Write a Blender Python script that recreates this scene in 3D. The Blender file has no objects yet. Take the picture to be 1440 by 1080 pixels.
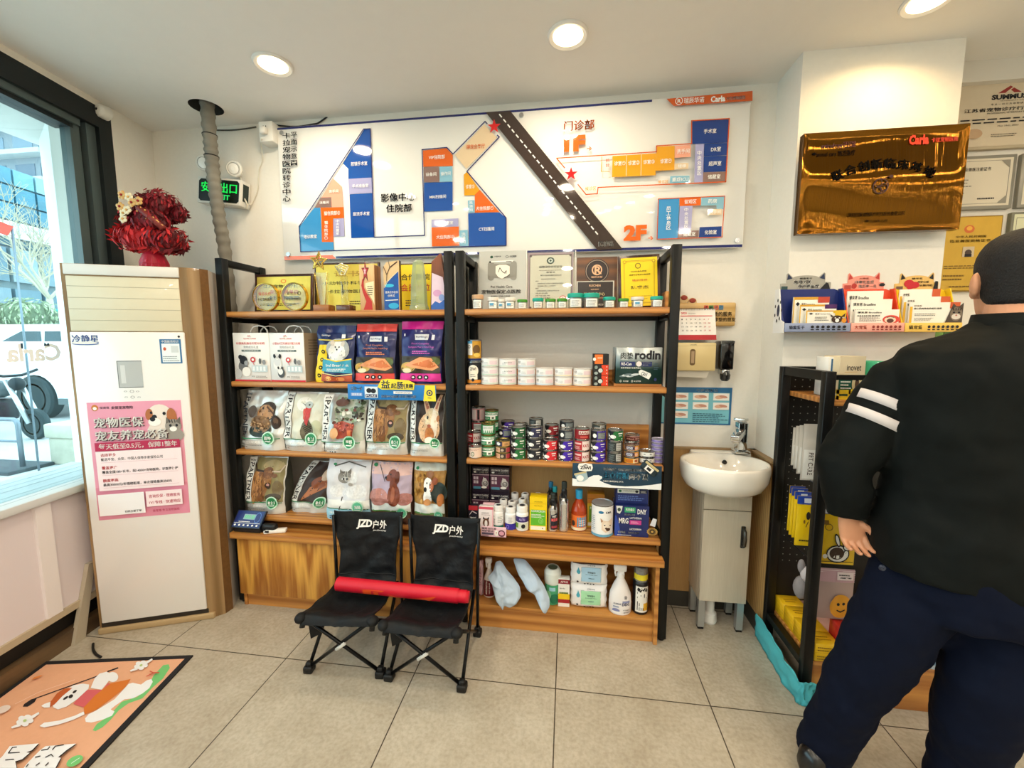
import bpy,bmesh,math,random
from mathutils import Vector,Matrix
random.seed(7)
SC = bpy.context.scene
COL = SC.collection
V = Vector
# ---------------------------------------------------------------- survey of the room: camera and picture rays
F = 575.0;CAMH = 1.40
PSI = math.atan(78 / math.hypot(575,60));PIT = math.atan(60 / 575)
CF = V((-math.sin(PSI) * math.cos(PIT),math.cos(PSI) * math.cos(PIT),-math.sin(PIT)))
CR = V((math.cos(PSI),math.sin(PSI),0));CU = CR.cross(CF)
EYE = V((0,0,CAMH))
def ray(x,y): return CF + CR * ((x - 720) / F) + CU * ((540 - y) / F)
def Yp(x,y,Y):
    d = ray(x,y);return EYE + d * (Y / d.y)
def Zp(x,y,z=0):
    d = ray(x,y);return EYE + d * ((z - CAMH) / d.z)
def Xp(x,y,X):
    d = ray(x,y);return EYE + d * (X / d.x)
def PLp(x,y,o,n):
    d = ray(x,y);return EYE + d * ((V(o) - EYE).dot(V(n)) / d.dot(V(n)))
# ---------------------------------------------------------------- materials
MATS = {}
def lin(h):
    h = h.lstrip('#');c = [int(h[i:i + 2],16) / 255 for i in (0,2,4)]
    return tuple((x / 12.92 if x <= .04045 else ((x + .055) / 1.055) ** 2.4) for x in c) + (1,)
def mat(hexc,rough=.5,metal=0.,coat=0.,emit=0.,noise=0.,nscale=30.,trans=0.,alpha=1.,name=None,bump=0.,ior=1.45,spec=.5):
    key = (hexc,rough,metal,coat,emit,noise,nscale,trans,alpha,bump,spec)
    if key in MATS: return MATS[key]
    m = bpy.data.materials.new(name or 'paint_' + hexc.strip('#'));m.use_nodes = True
    nt = m.node_tree;b = nt.nodes['Principled BSDF'];c = lin(hexc)
    b.inputs['Base Color'].default_value = c
    b.inputs['Roughness'].default_value = rough;b.inputs['Metallic'].default_value = metal
    b.inputs['Coat Weight'].default_value = coat;b.inputs['Coat Roughness'].default_value = .05
    b.inputs['Transmission Weight'].default_value = trans;b.inputs['Alpha'].default_value = alpha
    b.inputs['IOR'].default_value = ior;b.inputs['Specular IOR Level'].default_value = spec
    if emit:
        b.inputs['Emission Color'].default_value = c;b.inputs['Emission Strength'].default_value = emit
    if noise or bump:
        tc = nt.nodes.new('ShaderNodeTexCoord');n = nt.nodes.new('ShaderNodeTexNoise')
        n.inputs['Scale'].default_value = nscale;n.inputs['Detail'].default_value = 4
        nt.links.new(tc.outputs['Object'],n.inputs['Vector'])
        if noise:
            mx = nt.nodes.new('ShaderNodeMix');mx.data_type = 'RGBA'
            mx.inputs[6].default_value = tuple(x * (1 - noise) for x in c[:3]) + (1,)
            mx.inputs[7].default_value = tuple(min(1,x * (1 + noise)) for x in c[:3]) + (1,)
            nt.links.new(n.outputs['Fac'],mx.inputs[0]);nt.links.new(mx.outputs[2],b.inputs['Base Color'])
        if bump:
            bp = nt.nodes.new('ShaderNodeBump');bp.inputs['Strength'].default_value = bump;bp.inputs['Distance'].default_value = .01
            nt.links.new(n.outputs['Fac'],bp.inputs['Height']);nt.links.new(bp.outputs['Normal'],b.inputs['Normal'])
    MATS[key] = m;return m
def wood(c1,c2,axis='X',scale=14.,rough=.4,coat=.1,dist=3.0,stretch=.08):
    key = ('wood',c1,c2,axis,scale,dist,stretch)
    if key in MATS: return MATS[key]
    m = bpy.data.materials.new('wood_grain');m.use_nodes = True;nt = m.node_tree;b = nt.nodes['Principled BSDF']
    tc = nt.nodes.new('ShaderNodeTexCoord');mp = nt.nodes.new('ShaderNodeMapping')
    s = [1,1,1];s['XYZ'.index(axis)] = stretch;mp.inputs['Scale'].default_value = s
    n = nt.nodes.new('ShaderNodeTexNoise');n.inputs['Scale'].default_value = scale * .35;n.inputs['Detail'].default_value = 2
    w = nt.nodes.new('ShaderNodeTexWave');w.wave_type = 'RINGS';w.inputs['Scale'].default_value = scale * .6
    w.inputs['Distortion'].default_value = dist;w.inputs['Detail'].default_value = 3;w.inputs['Detail Scale'].default_value = 1.2
    n2 = nt.nodes.new('ShaderNodeTexNoise');n2.inputs['Scale'].default_value = scale * 9;n2.inputs['Detail'].default_value = 3
    add = nt.nodes.new('ShaderNodeMath');add.operation = 'MULTIPLY_ADD';add.inputs[1].default_value = .45
    r = nt.nodes.new('ShaderNodeValToRGB');r.color_ramp.elements[0].position = .2;r.color_ramp.elements[1].position = .95
    r.color_ramp.elements[0].color = lin(c1);r.color_ramp.elements[1].color = lin(c2)
    L = nt.links.new
    L(tc.outputs['Object'],mp.inputs[0]);L(mp.outputs[0],n.inputs['Vector']);L(mp.outputs[0],w.inputs['Vector']);L(mp.outputs[0],n2.inputs['Vector'])
    L(n2.outputs['Fac'],add.inputs[0]);
    m2 = nt.nodes.new('ShaderNodeMath');m2.operation = 'MULTIPLY';m2.inputs[1].default_value = .62
    L(w.outputs['Fac'],m2.inputs[0]);L(m2.outputs[0],add.inputs[2])
    L(add.outputs[0],r.inputs[0]);L(r.outputs[0],b.inputs['Base Color'])
    b.inputs['Roughness'].default_value = rough;b.inputs['Coat Weight'].default_value = coat
    MATS[key] = m;return m
def glassmat(tint='#ffffff',refl=.08,rough=.02,name='clear_glass',dens=0.,fac=.5):
    key = ('glass',tint,refl,rough,dens,fac)
    if key in MATS: return MATS[key]
    m = bpy.data.materials.new(name);m.use_nodes = True;nt = m.node_tree
    for n in list(nt.nodes): nt.nodes.remove(n)
    o = nt.nodes.new('ShaderNodeOutputMaterial');t = nt.nodes.new('ShaderNodeBsdfTransparent');g = nt.nodes.new('ShaderNodeBsdfGlossy')
    t.inputs[0].default_value = lin(tint);g.inputs['Roughness'].default_value = rough
    mx = nt.nodes.new('ShaderNodeMixShader');lw = nt.nodes.new('ShaderNodeLayerWeight');lw.inputs[0].default_value = .35
    ma = nt.nodes.new('ShaderNodeMath');ma.operation = 'MULTIPLY_ADD';ma.inputs[1].default_value = fac;ma.inputs[2].default_value = refl
    L = nt.links.new;L(lw.outputs['Facing'],ma.inputs[0]);L(ma.outputs[0],mx.inputs[0]);L(t.outputs[0],mx.inputs[1]);L(g.outputs[0],mx.inputs[2])
    last = mx.outputs[0]
    if dens:
        d = nt.nodes.new('ShaderNodeBsdfDiffuse');d.inputs[0].default_value = lin(tint);m2 = nt.nodes.new('ShaderNodeMixShader');m2.inputs[0].default_value = dens
        L(last,m2.inputs[1]);L(d.outputs[0],m2.inputs[2]);last = m2.outputs[0]
    L(last,o.inputs[0]);MATS[key] = m;return m
WHITE = mat('#f2f0ea');BLACK = mat('#0b0c0e',.45);INK = mat('#14141c',.6);PAPER = mat('#f6f4ee',.7)
STEEL = mat('#c9ccd0',.25,1.);CHROME = mat('#d5d8da',.12,1.);BLKMETAL = mat('#0a0d0d',.4,spec=.3)
# ---------------------------------------------------------------- glyph outlines
GLY = {}
def glyphs(s,bold=.0,res=2):
    k = (s,bold)
    if k in GLY: return GLY[k]
    c = bpy.data.curves.new('t','FONT');c.body = s;c.resolution_u = res;c.offset = bold;c.space_line = .95
    o = bpy.data.objects.new('t',c);m = o.to_mesh()
    vs = [(v.co.x,v.co.y) for v in m.vertices];fs = [tuple(p.vertices) for p in m.polygons]
    o.to_mesh_clear();bpy.data.objects.remove(o);bpy.data.curves.remove(c)
    if not vs: vs = [(0,0)]
    x0 = min(v[0] for v in vs);x1 = max(v[0] for v in vs);y0 = min(v[1] for v in vs);y1 = max(v[1] for v in vs)
    w = max(x1 - x0,1e-6);h = max(y1 - y0,1e-6)
    GLY[k] = ([((x - x0) / w,(y - y0) / h) for x,y in vs],fs,w,h);return GLY[k]
# ---------------------------------------------------------------- mesh builder
class MB:
    def __init__(s): s.v = [];s.f = [];s.m = [];s.ms = [];s.sm = [];s.M = None
    def mi(s,m):
        if m not in s.ms: s.ms.append(m)
        return s.ms.index(m)
    def add(s,vs,fs,m,smooth=False):
        b = len(s.v);k = s.mi(m)
        s.v += [(s.M @ V(p)) if s.M else V(p) for p in vs]
        for f in fs: s.f.append(tuple(b + i for i in f));s.m.append(k);s.sm.append(smooth)
        return s
    def quad(s,a,b,c,d,m): return s.add([a,b,c,d],[(0,1,2,3)],m)
    def poly(s,pts,m): return s.add(pts,[tuple(range(len(pts)))],m)
    def box(s,lo,hi,m,R=None):
        x0,y0,z0 = lo;x1,y1,z1 = hi
        p = [V((x,y,z)) for z in (z0,z1) for x,y in ((x0,y0),(x1,y0),(x1,y1),(x0,y1))]
        if R: p = [R @ q for q in p]
        return s.add(p,[(0,3,2,1),(4,5,6,7),(0,1,5,4),(1,2,6,5),(2,3,7,6),(3,0,4,7)],m)
    def bbox(s,lo,hi,m,r=.005,R=None,seg=2):
        bm = bmesh.new();bmesh.ops.create_cube(bm,size=1)
        for v in bm.verts: v.co = V(((lo[0] + hi[0]) / 2 + v.co.x * (hi[0] - lo[0]),(lo[1] + hi[1]) / 2 + v.co.y * (hi[1] - lo[1]),(lo[2] + hi[2]) / 2 + v.co.z * (hi[2] - lo[2])))
        bmesh.ops.bevel(bm,geom=bm.edges[:],offset=r,segments=seg,profile=.5,affect='EDGES')
        return s.frombm(bm,m,R,True)
    def frombm(s,bm,m,R=None,smooth=False):
        bm.verts.index_update()
        vs = [(R @ v.co) if R else v.co.copy() for v in bm.verts];fs = [tuple(v.index for v in f.verts) for f in bm.faces]
        bm.free();return s.add(vs,fs,m,smooth)
    def tube(s,pts,r,m,n=8,caps=True,closed=False):
        pts = [V(p) for p in pts];N = len(pts);rs = r if isinstance(r,(list,tuple)) else [r] * N
        vs = [];up = V((0,0,1));t0 = (pts[1] - pts[0]).normalized()
        if abs(t0.dot(up)) > .95: up = V((0,1,0))
        a = (up - t0 * up.dot(t0)).normalized()
        for i in range(N):
            t = ((pts[(i + 1) % N] if (closed or i < N - 1) else pts[i]) - (pts[i - 1] if (closed or i > 0) else pts[i])).normalized()
            a = (a - t * a.dot(t));a = a.normalized() if a.length > 1e-6 else t.orthogonal().normalized()
            b = t.cross(a);rr = rs[i];ra,rb = rr if isinstance(rr,tuple) else (rr,rr)
            vs += [pts[i] + a * (math.cos(2 * math.pi * k / n) * ra) + b * (math.sin(2 * math.pi * k / n) * rb) for k in range(n)]
        fs = []
        for i in range(N if closed else N - 1):
            j = (i + 1) % N
            fs += [(i * n + k,i * n + (k + 1) % n,j * n + (k + 1) % n,j * n + k) for k in range(n)]
        if caps and not closed: fs += [tuple(range(n))[::-1],tuple((N - 1) * n + k for k in range(n))]
        return s.add(vs,fs,m,n > 5)
    def lathe(s,prof,c,m,n=24,axis='Z',mats=None,a0=0.,caps=True):
        vs = [];c = V(c)
        for r,z in prof:
            for k in range(n):
                a = a0 + 2 * math.pi * k / n;x,y = r * math.cos(a),r * math.sin(a)
                vs.append(c + (V((x,y,z)) if axis == 'Z' else V((x,z,y)) if axis == 'Y' else V((z,x,y))))
        for i in range(len(prof) - 1):
            fs = [(i * n + k,i * n + (k + 1) % n,(i + 1) * n + (k + 1) % n,(i + 1) * n + k) for k in range(n)]
            if axis == 'Y': fs = [f[::-1] for f in fs]
            # separate rings keep material bands crisp
            ring = vs[i * n:(i + 2) * n];s.add(ring,[tuple(q - i * n for q in f) for f in fs],mats[i] if mats else m,True)
        if caps:
            for i,rev in ((0,True),(len(prof) - 1,False)):
                if prof[i][0] > 1e-5:
                    f = tuple(range(n));s.add(vs[i * n:(i + 1) * n],[f[::-1] if rev != (axis == 'Y') else f],(mats[0 if i == 0 else -1] if mats else m))
        return s
    def ball(s,c,r,m,seg=12,rings=8,R=None):
        c = V(c);r = r if isinstance(r,tuple) else (r,r,r);vs = [];fs = []
        for i in range(rings + 1):
            t = math.pi * i / rings
            for k in range(seg):
                p = 2 * math.pi * k / seg;q = V((r[0] * math.sin(t) * math.cos(p),r[1] * math.sin(t) * math.sin(p),r[2] * math.cos(t)))
                vs.append(c + (R @ q if R else q))
        for i in range(rings):
            for k in range(seg): fs.append((i * seg + k,(i + 1) * seg + k,(i + 1) * seg + (k + 1) % seg,i * seg + (k + 1) % seg))
        return s.add(vs,fs,m,True)
    def prism(s,pts,d,m,mside=None,mback=None):      # pts in 3D (front outline), extruded by vector d
        n = len(pts);d = V(d);vs = [V(p) for p in pts];vb = [p + d for p in vs]
        s.add(vs,[tuple(range(n))],m);s.add(vb,[tuple(range(n))[::-1]],mback or m)
        for i in range(n):
            j = (i + 1) % n;s.add([vs[i],vb[i],vb[j],vs[j]],[(0,1,2,3)],mside or m)
        return s
    def build(s,name,parent=None,smooth=None,bevel=0.,origin=None,subsurf=0,solid=0.):
        root = parent
        L = V((0,0,0))
        if parent is not None:
            q = parent
            while q is not None: L = L + q.location;q = q.parent
        O = V(origin) if origin is not None else (L if parent is not None else V((0,0,0)))
        me = bpy.data.meshes.new(name);me.from_pydata([tuple(p - O) for p in s.v],[],s.f)
        for m in s.ms: me.materials.append(m)
        me.polygons.foreach_set('material_index',s.m)
        me.polygons.foreach_set('use_smooth',[bool(x) if smooth is None else smooth for x in s.sm])
        me.update()
        o = bpy.data.objects.new(name,me);COL.objects.link(o)
        if parent is not None:
            o.parent = parent;o.location = O - L
        else: o.location = O
        if bevel:
            b = o.modifiers.new('edge','BEVEL');b.width = bevel;b.segments = 2;b.limit_method = 'ANGLE';b.angle_limit = math.radians(40)
        if solid:
            b = o.modifiers.new('thick','SOLIDIFY');b.thickness = solid
        if subsurf:
            b = o.modifiers.new('round','SUBSURF');b.levels = subsurf;b.render_levels = subsurf
        return o
def tag(o,label=None,cat=None,group=None,kind=None):
    if label: o['label'] = label
    if cat: o['category'] = cat
    if group: o['group'] = group
    if kind: o['kind'] = kind
    return o
def thing(name,label,cat,loc=(0,0,0),group=None):
    o = bpy.data.objects.new(name,None);COL.objects.link(o);o.location = V(loc);o.empty_display_size = .05
    return tag(o,label,cat,group)
def dup(root,loc=None,rotz=None,label=None,group=None,delta=None):
    r = root.copy();COL.objects.link(r)
    if loc is not None: r.location = V(loc)
    if delta is not None: r.location = root.location + V(delta)
    if rotz is not None: r.rotation_euler.z = rotz
    if label: r['label'] = label
    if group: r['group'] = group
    def kids(a,b):
        for ch in list(a.children):
            c = ch.copy();COL.objects.link(c);c.parent = b;c.matrix_parent_inverse = ch.matrix_parent_inverse.copy();kids(ch,c)
    kids(root,r)
    return r
def struct(o): o['kind'] = 'structure';return o
# ---------------------------------------------------------------- printed graphics on a surface
class Print:
    """flat or curved print: P(x,y,l) -> point, l = lift off the surface"""
    def __init__(s,mb,P,lift=.0006,sub=0.): s.mb = mb;s.P = P;s.l = lift;s.step = .00025;s.sub = sub
    def up(s): s.l += s.step;return s.l
    def poly(s,pts,m):
        l = s.up()
        if not s.sub: return s.mb.add([s.P(x,y,l) for x,y in pts],[tuple(range(len(pts)))],m)
        bm = bmesh.new();vs = [bm.verts.new((x,y,0)) for x,y in pts]
        try: bm.faces.new(vs)
        except ValueError: bm.free();return
        bmesh.ops.triangulate(bm,faces=bm.faces[:])
        for _ in range(6):
            e = [e for e in bm.edges if e.calc_length() > s.sub]
            if not e: break
            bmesh.ops.subdivide_edges(bm,edges=e,cuts=1);bmesh.ops.triangulate(bm,faces=[f for f in bm.faces if len(f.verts) > 3])
        bm.verts.index_update()
        s.mb.add([s.P(v.co.x,v.co.y,l) for v in bm.verts],[tuple(v.index for v in f.verts) for f in bm.faces],m,True);bm.free()
    def rect(s,x0,y0,x1,y1,m): s.poly([(x0,y0),(x1,y0),(x1,y1),(x0,y1)],m)
    def ell(s,cx,cy,rx,ry,m,n=20,rot=0.,a0=0.,a1=360.):
        c,q = math.cos(rot),math.sin(rot);pts = []
        full = (a1 - a0) >= 360
        for k in range(n + (0 if full else 1)):
            a = math.radians(a0 + (a1 - a0) * k / n);x,y = rx * math.cos(a),ry * math.sin(a)
            pts.append((cx + x * c - y * q,cy + x * q + y * c))
        s.poly(pts,m)
    def ring(s,cx,cy,rx,ry,w,m,n=24):
        l = s.up();vs = [];fs = []
        for k in range(n):
            a = 2 * math.pi * k / n;vs += [s.P(cx + rx * math.cos(a),cy + ry * math.sin(a),l),s.P(cx + (rx - w) * math.cos(a),cy + (ry - w * ry / rx) * math.sin(a),l)]
        for k in range(n): j = (k + 1) % n;fs.append((2 * k,2 * j,2 * j + 1,2 * k + 1))
        s.mb.add(vs,fs,m)
    def line(s,pts,w,m,closed=False):
        pts = list(pts) + ([pts[0]] if closed else [])
        l = s.up();ar = getattr(s,'ar',1.)
        for (ax,ay),(bx,by) in zip(pts,pts[1:]):
            dx,dy = bx - ax,by - ay;L = math.hypot(dx,dy) or 1;nx,ny = -dy / L * w / 2,dx / L * w / 2;ex,ey = dx / L * w * .3,dy / L * w * .3
            s.mb.add([s.P(ax + nx - ex,ay + ny - ey,l),s.P(bx + nx + ex,by + ny + ey,l),s.P(bx - nx + ex,by - ny + ey,l),s.P(ax - nx - ex,ay - ny - ey,l)],[(0,1,2,3)],m)
    def star(s,cx,cy,r,m,flip=1,n=5,q=.4):
        s.poly([(cx + (r if k % 2 == 0 else r * q) * math.sin(math.pi * k / n),cy + flip * (r if k % 2 == 0 else r * q) * math.cos(math.pi * k / n)) for k in range(2 * n)],m)
    def text(s,t,x0,y0,x1,y1,m,bold=.0,rot=None,shear=0.):
        cjk = any(ord(ch) > 0x2fff for ch in t);sh = bold * .9 if cjk and bold > .012 else 0.
        if sh:
            n = max(1,len(t));dx = (x1 - x0) / n * sh
            s.text(t,x0 + dx,y0,x1 + dx,y1,m,.008,rot,shear);s.l -= s.step;bold = .008
        vs,fs,w,h = glyphs(t,bold);l = s.up();out = []
        for a,b in vs:
            x = x0 + (x1 - x0) * (a + shear * b);y = y0 + (y1 - y0) * b
            if rot:
                cx,cy = (x0 + x1) / 2,(y0 + y1) / 2;dx,dy = x - cx,y - cy;c,q = math.cos(rot),math.sin(rot);x,y = cx + dx * c - dy * q,cy + dx * q + dy * c
            out.append(s.P(x,y,l))
        s.mb.add(out,fs,m)
    def vtext(s,t,x0,y0,x1,y1,m,bold=.0):     # column of characters, top to bottom (y0 top, y1 bottom)
        n = len(t);d = (y1 - y0) / n
        for i,ch in enumerate(t): s.text(ch,x0,y0 + d * (i + .92),x1,y0 + d * (i + .08),m,bold)
    def lines(s,x0,y0,x1,y1,n,m,fill=.5,seed=1,gap=0):   # small print: rows of short dashes
        rnd = random.Random(seed);d = (y1 - y0) / n
        for i in range(n):
            y = y0 + d * i;x = x0;end = x0 + (x1 - x0) * rnd.uniform(.72,1.)
            while x < end - 1e-9:
                w = (x1 - x0) * rnd.uniform(.04,.11);s.rect(x,y,min(x + w,end),y + d * fill,m);s.l -= s.step;x += w + (x1 - x0) * .02
            s.l += 0
        s.up()
def pxP(Y):           # picture grid laid on the vertical plane at depth Y (facing the room)
    def P(x,y,l): 
        p = Yp(x,y,Y);return p + V((0,-l,0))
    return P
def uvP(O,U,W,N=None):
    O,U,W = V(O),V(U),V(W);N = V(N) if N is not None else U.cross(W).normalized()
    return lambda x,y,l: O + U * x + W * y + N * l
def facefront(x0,x1,z0,z1,y): return uvP((x0,y,z0),(x1 - x0,0,0),(0,0,z1 - z0),(0,-1,0))
def cylP(c,r,z0,h,span=math.pi,mid=-math.pi / 2):
    c = V(c)
    def P(x,y,l):
        a = mid + (x - .5) * span;return V((c.x + (r + l) * math.cos(a),c.y + (r + l) * math.sin(a),z0 + y * h))
    return P
# ================================================================= the room
class WallPrint(Print):
    """print on a vertical plane facing the room; x, z in metres, helpers take picture points"""
    def __init__(s,mb,Y,lift=.0008): Print.__init__(s,mb,lambda x,z,l: V((x,Y - l,z)),lift);s.Y = Y
    def q(s,x,y): p = Yp(x,y,s.Y);return (p.x,p.z)
    def pp(s,pts,m): s.poly([s.q(*p) for p in pts],m)
    def pl(s,pts,w,m,closed=False): s.line([s.q(*p) for p in pts],w,m,closed)
    def pt(s,t,x0,y0,x1,y1,m,bold=.0,rot=None):
        cx,cy = (x0 + x1) / 2,(y0 + y1) / 2;a = s.q(x0,cy)[0];b = s.q(x1,cy)[0];c = s.q(cx,y0)[1];d = s.q(cx,y1)[1]
        s.text(t,a,min(c,d),b,max(c,d),m,bold,rot)
    def pr(s,x0,y0,x1,y1,m):
        cx,cy = (x0 + x1) / 2,(y0 + y1) / 2;s.rect(s.q(x0,cy)[0],s.q(cx,y1)[1],s.q(x1,cy)[0],s.q(cx,y0)[1],m)
    def pe(s,cx,cy,rx,ry,m): 
        a,b = s.q(cx,cy);k = s.q(cx + 1,cy)[0] - a;s.ell(a,b,rx * k,ry * k,m)
YB = 2.164;ZC = 2.585;YS = 1.858
def floor_mat():
    m = bpy.data.materials.new('floor_tiles');m.use_nodes = True;nt = m.node_tree;b = nt.nodes['Principled BSDF'];L = nt.links.new
    tc = nt.nodes.new('ShaderNodeTexCoord');mp = nt.nodes.new('ShaderNodeMapping');mp.inputs['Location'].default_value = (.028 + .595 * 20,-1.53 + .595 * 20,0)
    br = nt.nodes.new('ShaderNodeTexBrick');br.offset = 0;br.inputs['Scale'].default_value = 1;br.inputs['Brick Width'].default_value = .595;br.inputs['Row Height'].default_value = .595
    br.inputs['Mortar Size'].default_value = .0022;br.inputs['Mortar Smooth'].default_value = 0;br.inputs['Bias'].default_value = -.2
    br.inputs['Color1'].default_value = lin('#c3bbab');br.inputs['Color2'].default_value = lin('#beb5a4');br.inputs['Mortar'].default_value = lin('#4c4438')
    n = nt.nodes.new('ShaderNodeTexNoise');n.inputs['Scale'].default_value = 5;n.inputs['Detail'].default_value = 8;n.inputs['Roughness'].default_value = .7
    n2 = nt.nodes.new('ShaderNodeTexNoise');n2.inputs['Scale'].default_value = 70;n2.inputs['Detail'].default_value = 5
    r = nt.nodes.new('ShaderNodeValToRGB');r.color_ramp.elements[0].position = .3;r.color_ramp.elements[0].color = (.74,.71,.66,1);r.color_ramp.elements[1].position = .7;r.color_ramp.elements[1].color = (1,1,1,1)
    r2 = nt.nodes.new('ShaderNodeValToRGB');r2.color_ramp.elements[0].position = .3;r2.color_ramp.elements[0].color = (.82,.8,.77,1);r2.color_ramp.elements[1].position = .62;r2.color_ramp.elements[1].color = (1,1,1,1)
    a = nt.nodes.new('ShaderNodeMix');a.data_type = 'RGBA';a.blend_type = 'MULTIPLY';a.inputs[0].default_value = 1
    c = nt.nodes.new('ShaderNodeMix');c.data_type = 'RGBA';c.blend_type = 'MULTIPLY';c.inputs[0].default_value = 1
    L(tc.outputs['Object'],mp.inputs[0]);L(mp.outputs[0],br.inputs['Vector']);L(tc.outputs['Object'],n.inputs['Vector']);L(tc.outputs['Object'],n2.inputs['Vector'])
    L(n.outputs['Fac'],r.inputs[0]);L(n2.outputs['Fac'],r2.inputs[0]);L(br.outputs['Color'],a.inputs[6]);L(r.outputs[0],a.inputs[7]);L(a.outputs[2],c.inputs[6]);L(r2.outputs[0],c.inputs[7])
    L(c.outputs[2],b.inputs['Base Color']);b.inputs['Roughness'].default_value = .38;b.inputs['Specular IOR Level'].default_value = .4
    return m
WALLM = mat('#e9e5db',.85,noise=.03,nscale=60,bump=.05);CEILM = mat('#e6e4de',.9,noise=.02,nscale=20)
TAN = wood('#a47c48','#c9a268','Z',30,.55,0,1.5,.06)
def sbox(name,lo,hi,m,**k): return struct(MB().box(lo,hi,m).build(name,**k))
sbox('floor',(-3.2,-3.6,-.1),(3.4,2.9,0),floor_mat())
# ceiling with a real hole for the hose
hx,hy,hr = -1.84,1.99,.075
mb = MB();N = 24
ring = [(hx + hr * math.cos(2 * math.pi * k / N),hy + hr * math.sin(2 * math.pi * k / N)) for k in range(N)]
def edge(k):
    a = 2 * math.pi * k / N;c,s = math.cos(a),math.sin(a);t = .16 / max(abs(c),abs(s));return (hx + t * c,hy + t * s)
for k in range(N):
    j = k + 1;e0,e1 = edge(k),edge(j);r0,r1 = ring[k],ring[j % N]
    mb.add([(*r0,ZC),(*r1,ZC),(*e1,ZC),(*e0,ZC)],[(0,1,2,3)],CEILM);mb.add([(*r0,ZC),(*r0,ZC + .12),(*r1,ZC + .12),(*r1,ZC)],[(0,1,2,3)],mat('#3a3c3a',.8))
mb.add([(hx + .09 * math.cos(a),hy + .09 * math.sin(a),ZC + .12) for a in [2 * math.pi * k / N for k in range(N)]],[tuple(range(N))],mat('#2a2c2a',.9))
X0,X1,Y0,Y1 = -3.2,3.4,-3.6,2.9;a,b,c,d = hx - .16,hx + .16,hy - .16,hy + .16
for q in ((X0,Y0,X1,c),(X0,d,X1,Y1),(X0,c,a,d),(b,c,X1,d)):
    mb.add([(q[0],q[1],ZC),(q[0],q[3],ZC),(q[2],q[3],ZC),(q[2],q[1],ZC)],[(0,1,2,3)],CEILM)
mb.box((X0,Y0,ZC + .13),(X1,Y1,ZC + .2),CEILM)
struct(mb.build('ceiling'))
sbox('wall_back',(-2.6,YB,0),(3.4,YB + .2,ZC),WALLM)
sbox('wall_column',(.945,1.958,0),(1.535,YB,ZC),WALLM)
sbox('wall_right',(3.2,-3.6,0),(3.4,2.4,ZC),WALLM)
sbox('wall_front',(-3.2,-3.6,0),(3.4,-3.4,ZC),WALLM)
# left wall with the shop window: local x runs along the wall, y points outside
LT = V((-.14,1,0)).normalized();LN = V((LT.y,-LT.x,0))
LW = Matrix(((LT.x,-LN.x,0,-2.056),(LT.y,-LN.y,0,0),(0,0,1,0),(0,0,0,1)))
def lbox(mb,s0,s1,o0,o1,z0,z1,m): mb.M = LW;mb.box((s0,o0,z0),(s1,o1,z1),m);mb.M = None
S0,S1 = -3.6,2.25
PANEL = mat('#dcd2d6',.6);GREYAL = mat('#5d6a6a',.35,.5);BLKAL = mat('#0c1416',.4)
mb = MB();lbox(mb,S0,S1,0,.2,.16,.70,PANEL);lbox(mb,1.94,S1,0,.2,.70,ZC,WALLM);lbox(mb,S0,1.94,0,.2,2.555,ZC,WALLM)
lbox(mb,S0,S1,.03,.2,0,.16,mat('#17130f',.6));struct(mb.build('wall_left'))
mb = MB();lbox(mb,S0,S1,-.006,.03,0,.073,wood('#4a3826','#6b5438','Y',12,.5,.1));struct(mb.build('baseboard_left'))
mb = MB();lbox(mb,S0,S1,-.012,.03,.158,.188,mat('#b8a88e'));struct(mb.build('trim_1'))
for i,s in enumerate((1.40,.8,.2)):
    mb = MB();lbox(mb,s,s + .06,-.014,0,.188,.70,mat('#e6dfdf'));struct(mb.build('trim_%d' % (i + 2)))
mb = MB();mb.M = LW;mb.bbox((S0,-.03,.70),(1.94,.40,.735),mat('#d4d8d8',.35),.004)
for o in (.03,.07,.11,.2,.26,.32): mb.box((S0,o,.735),(1.94,o + .002,.7355),mat('#9aa2a4'))
struct(mb.build('trim_5'))
# window frame and pane
mb = MB();e = 1.94
lbox(mb,S0,e,0,.12,2.455,2.555,BLKAL);lbox(mb,S0,1.80,.02,.12,2.425,2.455,GREYAL);lbox(mb,S0,1.78,.035,.12,2.405,2.425,BLKAL)
lbox(mb,1.765,1.808,.035,.085,.735,2.425,GREYAL);lbox(mb,1.808,1.826,.05,.085,.735,2.425,BLKAL);lbox(mb,1.826,1.872,.02,.085,.735,2.455,GREYAL);lbox(mb,1.872,e,0,.12,.735,2.455,BLKAL)
lbox(mb,.1,.16,.035,.085,.735,2.41,BLKAL);lbox(mb,-1.6,-1.54,.035,.085,.735,2.41,BLKAL)
wf = struct(mb.build('window_1'))
GLASS = glassmat('#dcecee',.015,.01,'window_glass',0.,.16)
mb = MB();lbox(mb,S0,1.768,.06,.066,.7345,2.41,GLASS)
pane = mb.build('pane',parent=wf)
# lettering on the outside of the pane: seen mirrored from indoors
go = LW @ V((0,.0585,0));
def gq(x,y): p = PLp(x,y,go,LN);return (LW.inverted() @ p)
mb = MB();pr = Print(mb,lambda x,y,l: LW @ V((x,.0585 - l,y)),.0002)
WV = mat('#f8fbff')
a,b = gq(10,510),gq(84,484)
pr.text('Carla',b.x,a.z,a.x,b.z + .004,WV,.03)
c = gq(66,490);pr.poly([(c.x - .012,c.z + .012),(c.x - .008,c.z + .028),(c.x,c.z + .018),(c.x + .008,c.z + .028),(c.x + .012,c.z + .012)],mat('#2a3a48'))
d = gq(31,490);pr.rect(d.x - .004,d.z,d.x + .004,d.z + .022,mat('#36506a'))
mb.build('lettering',parent=wf)
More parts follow.
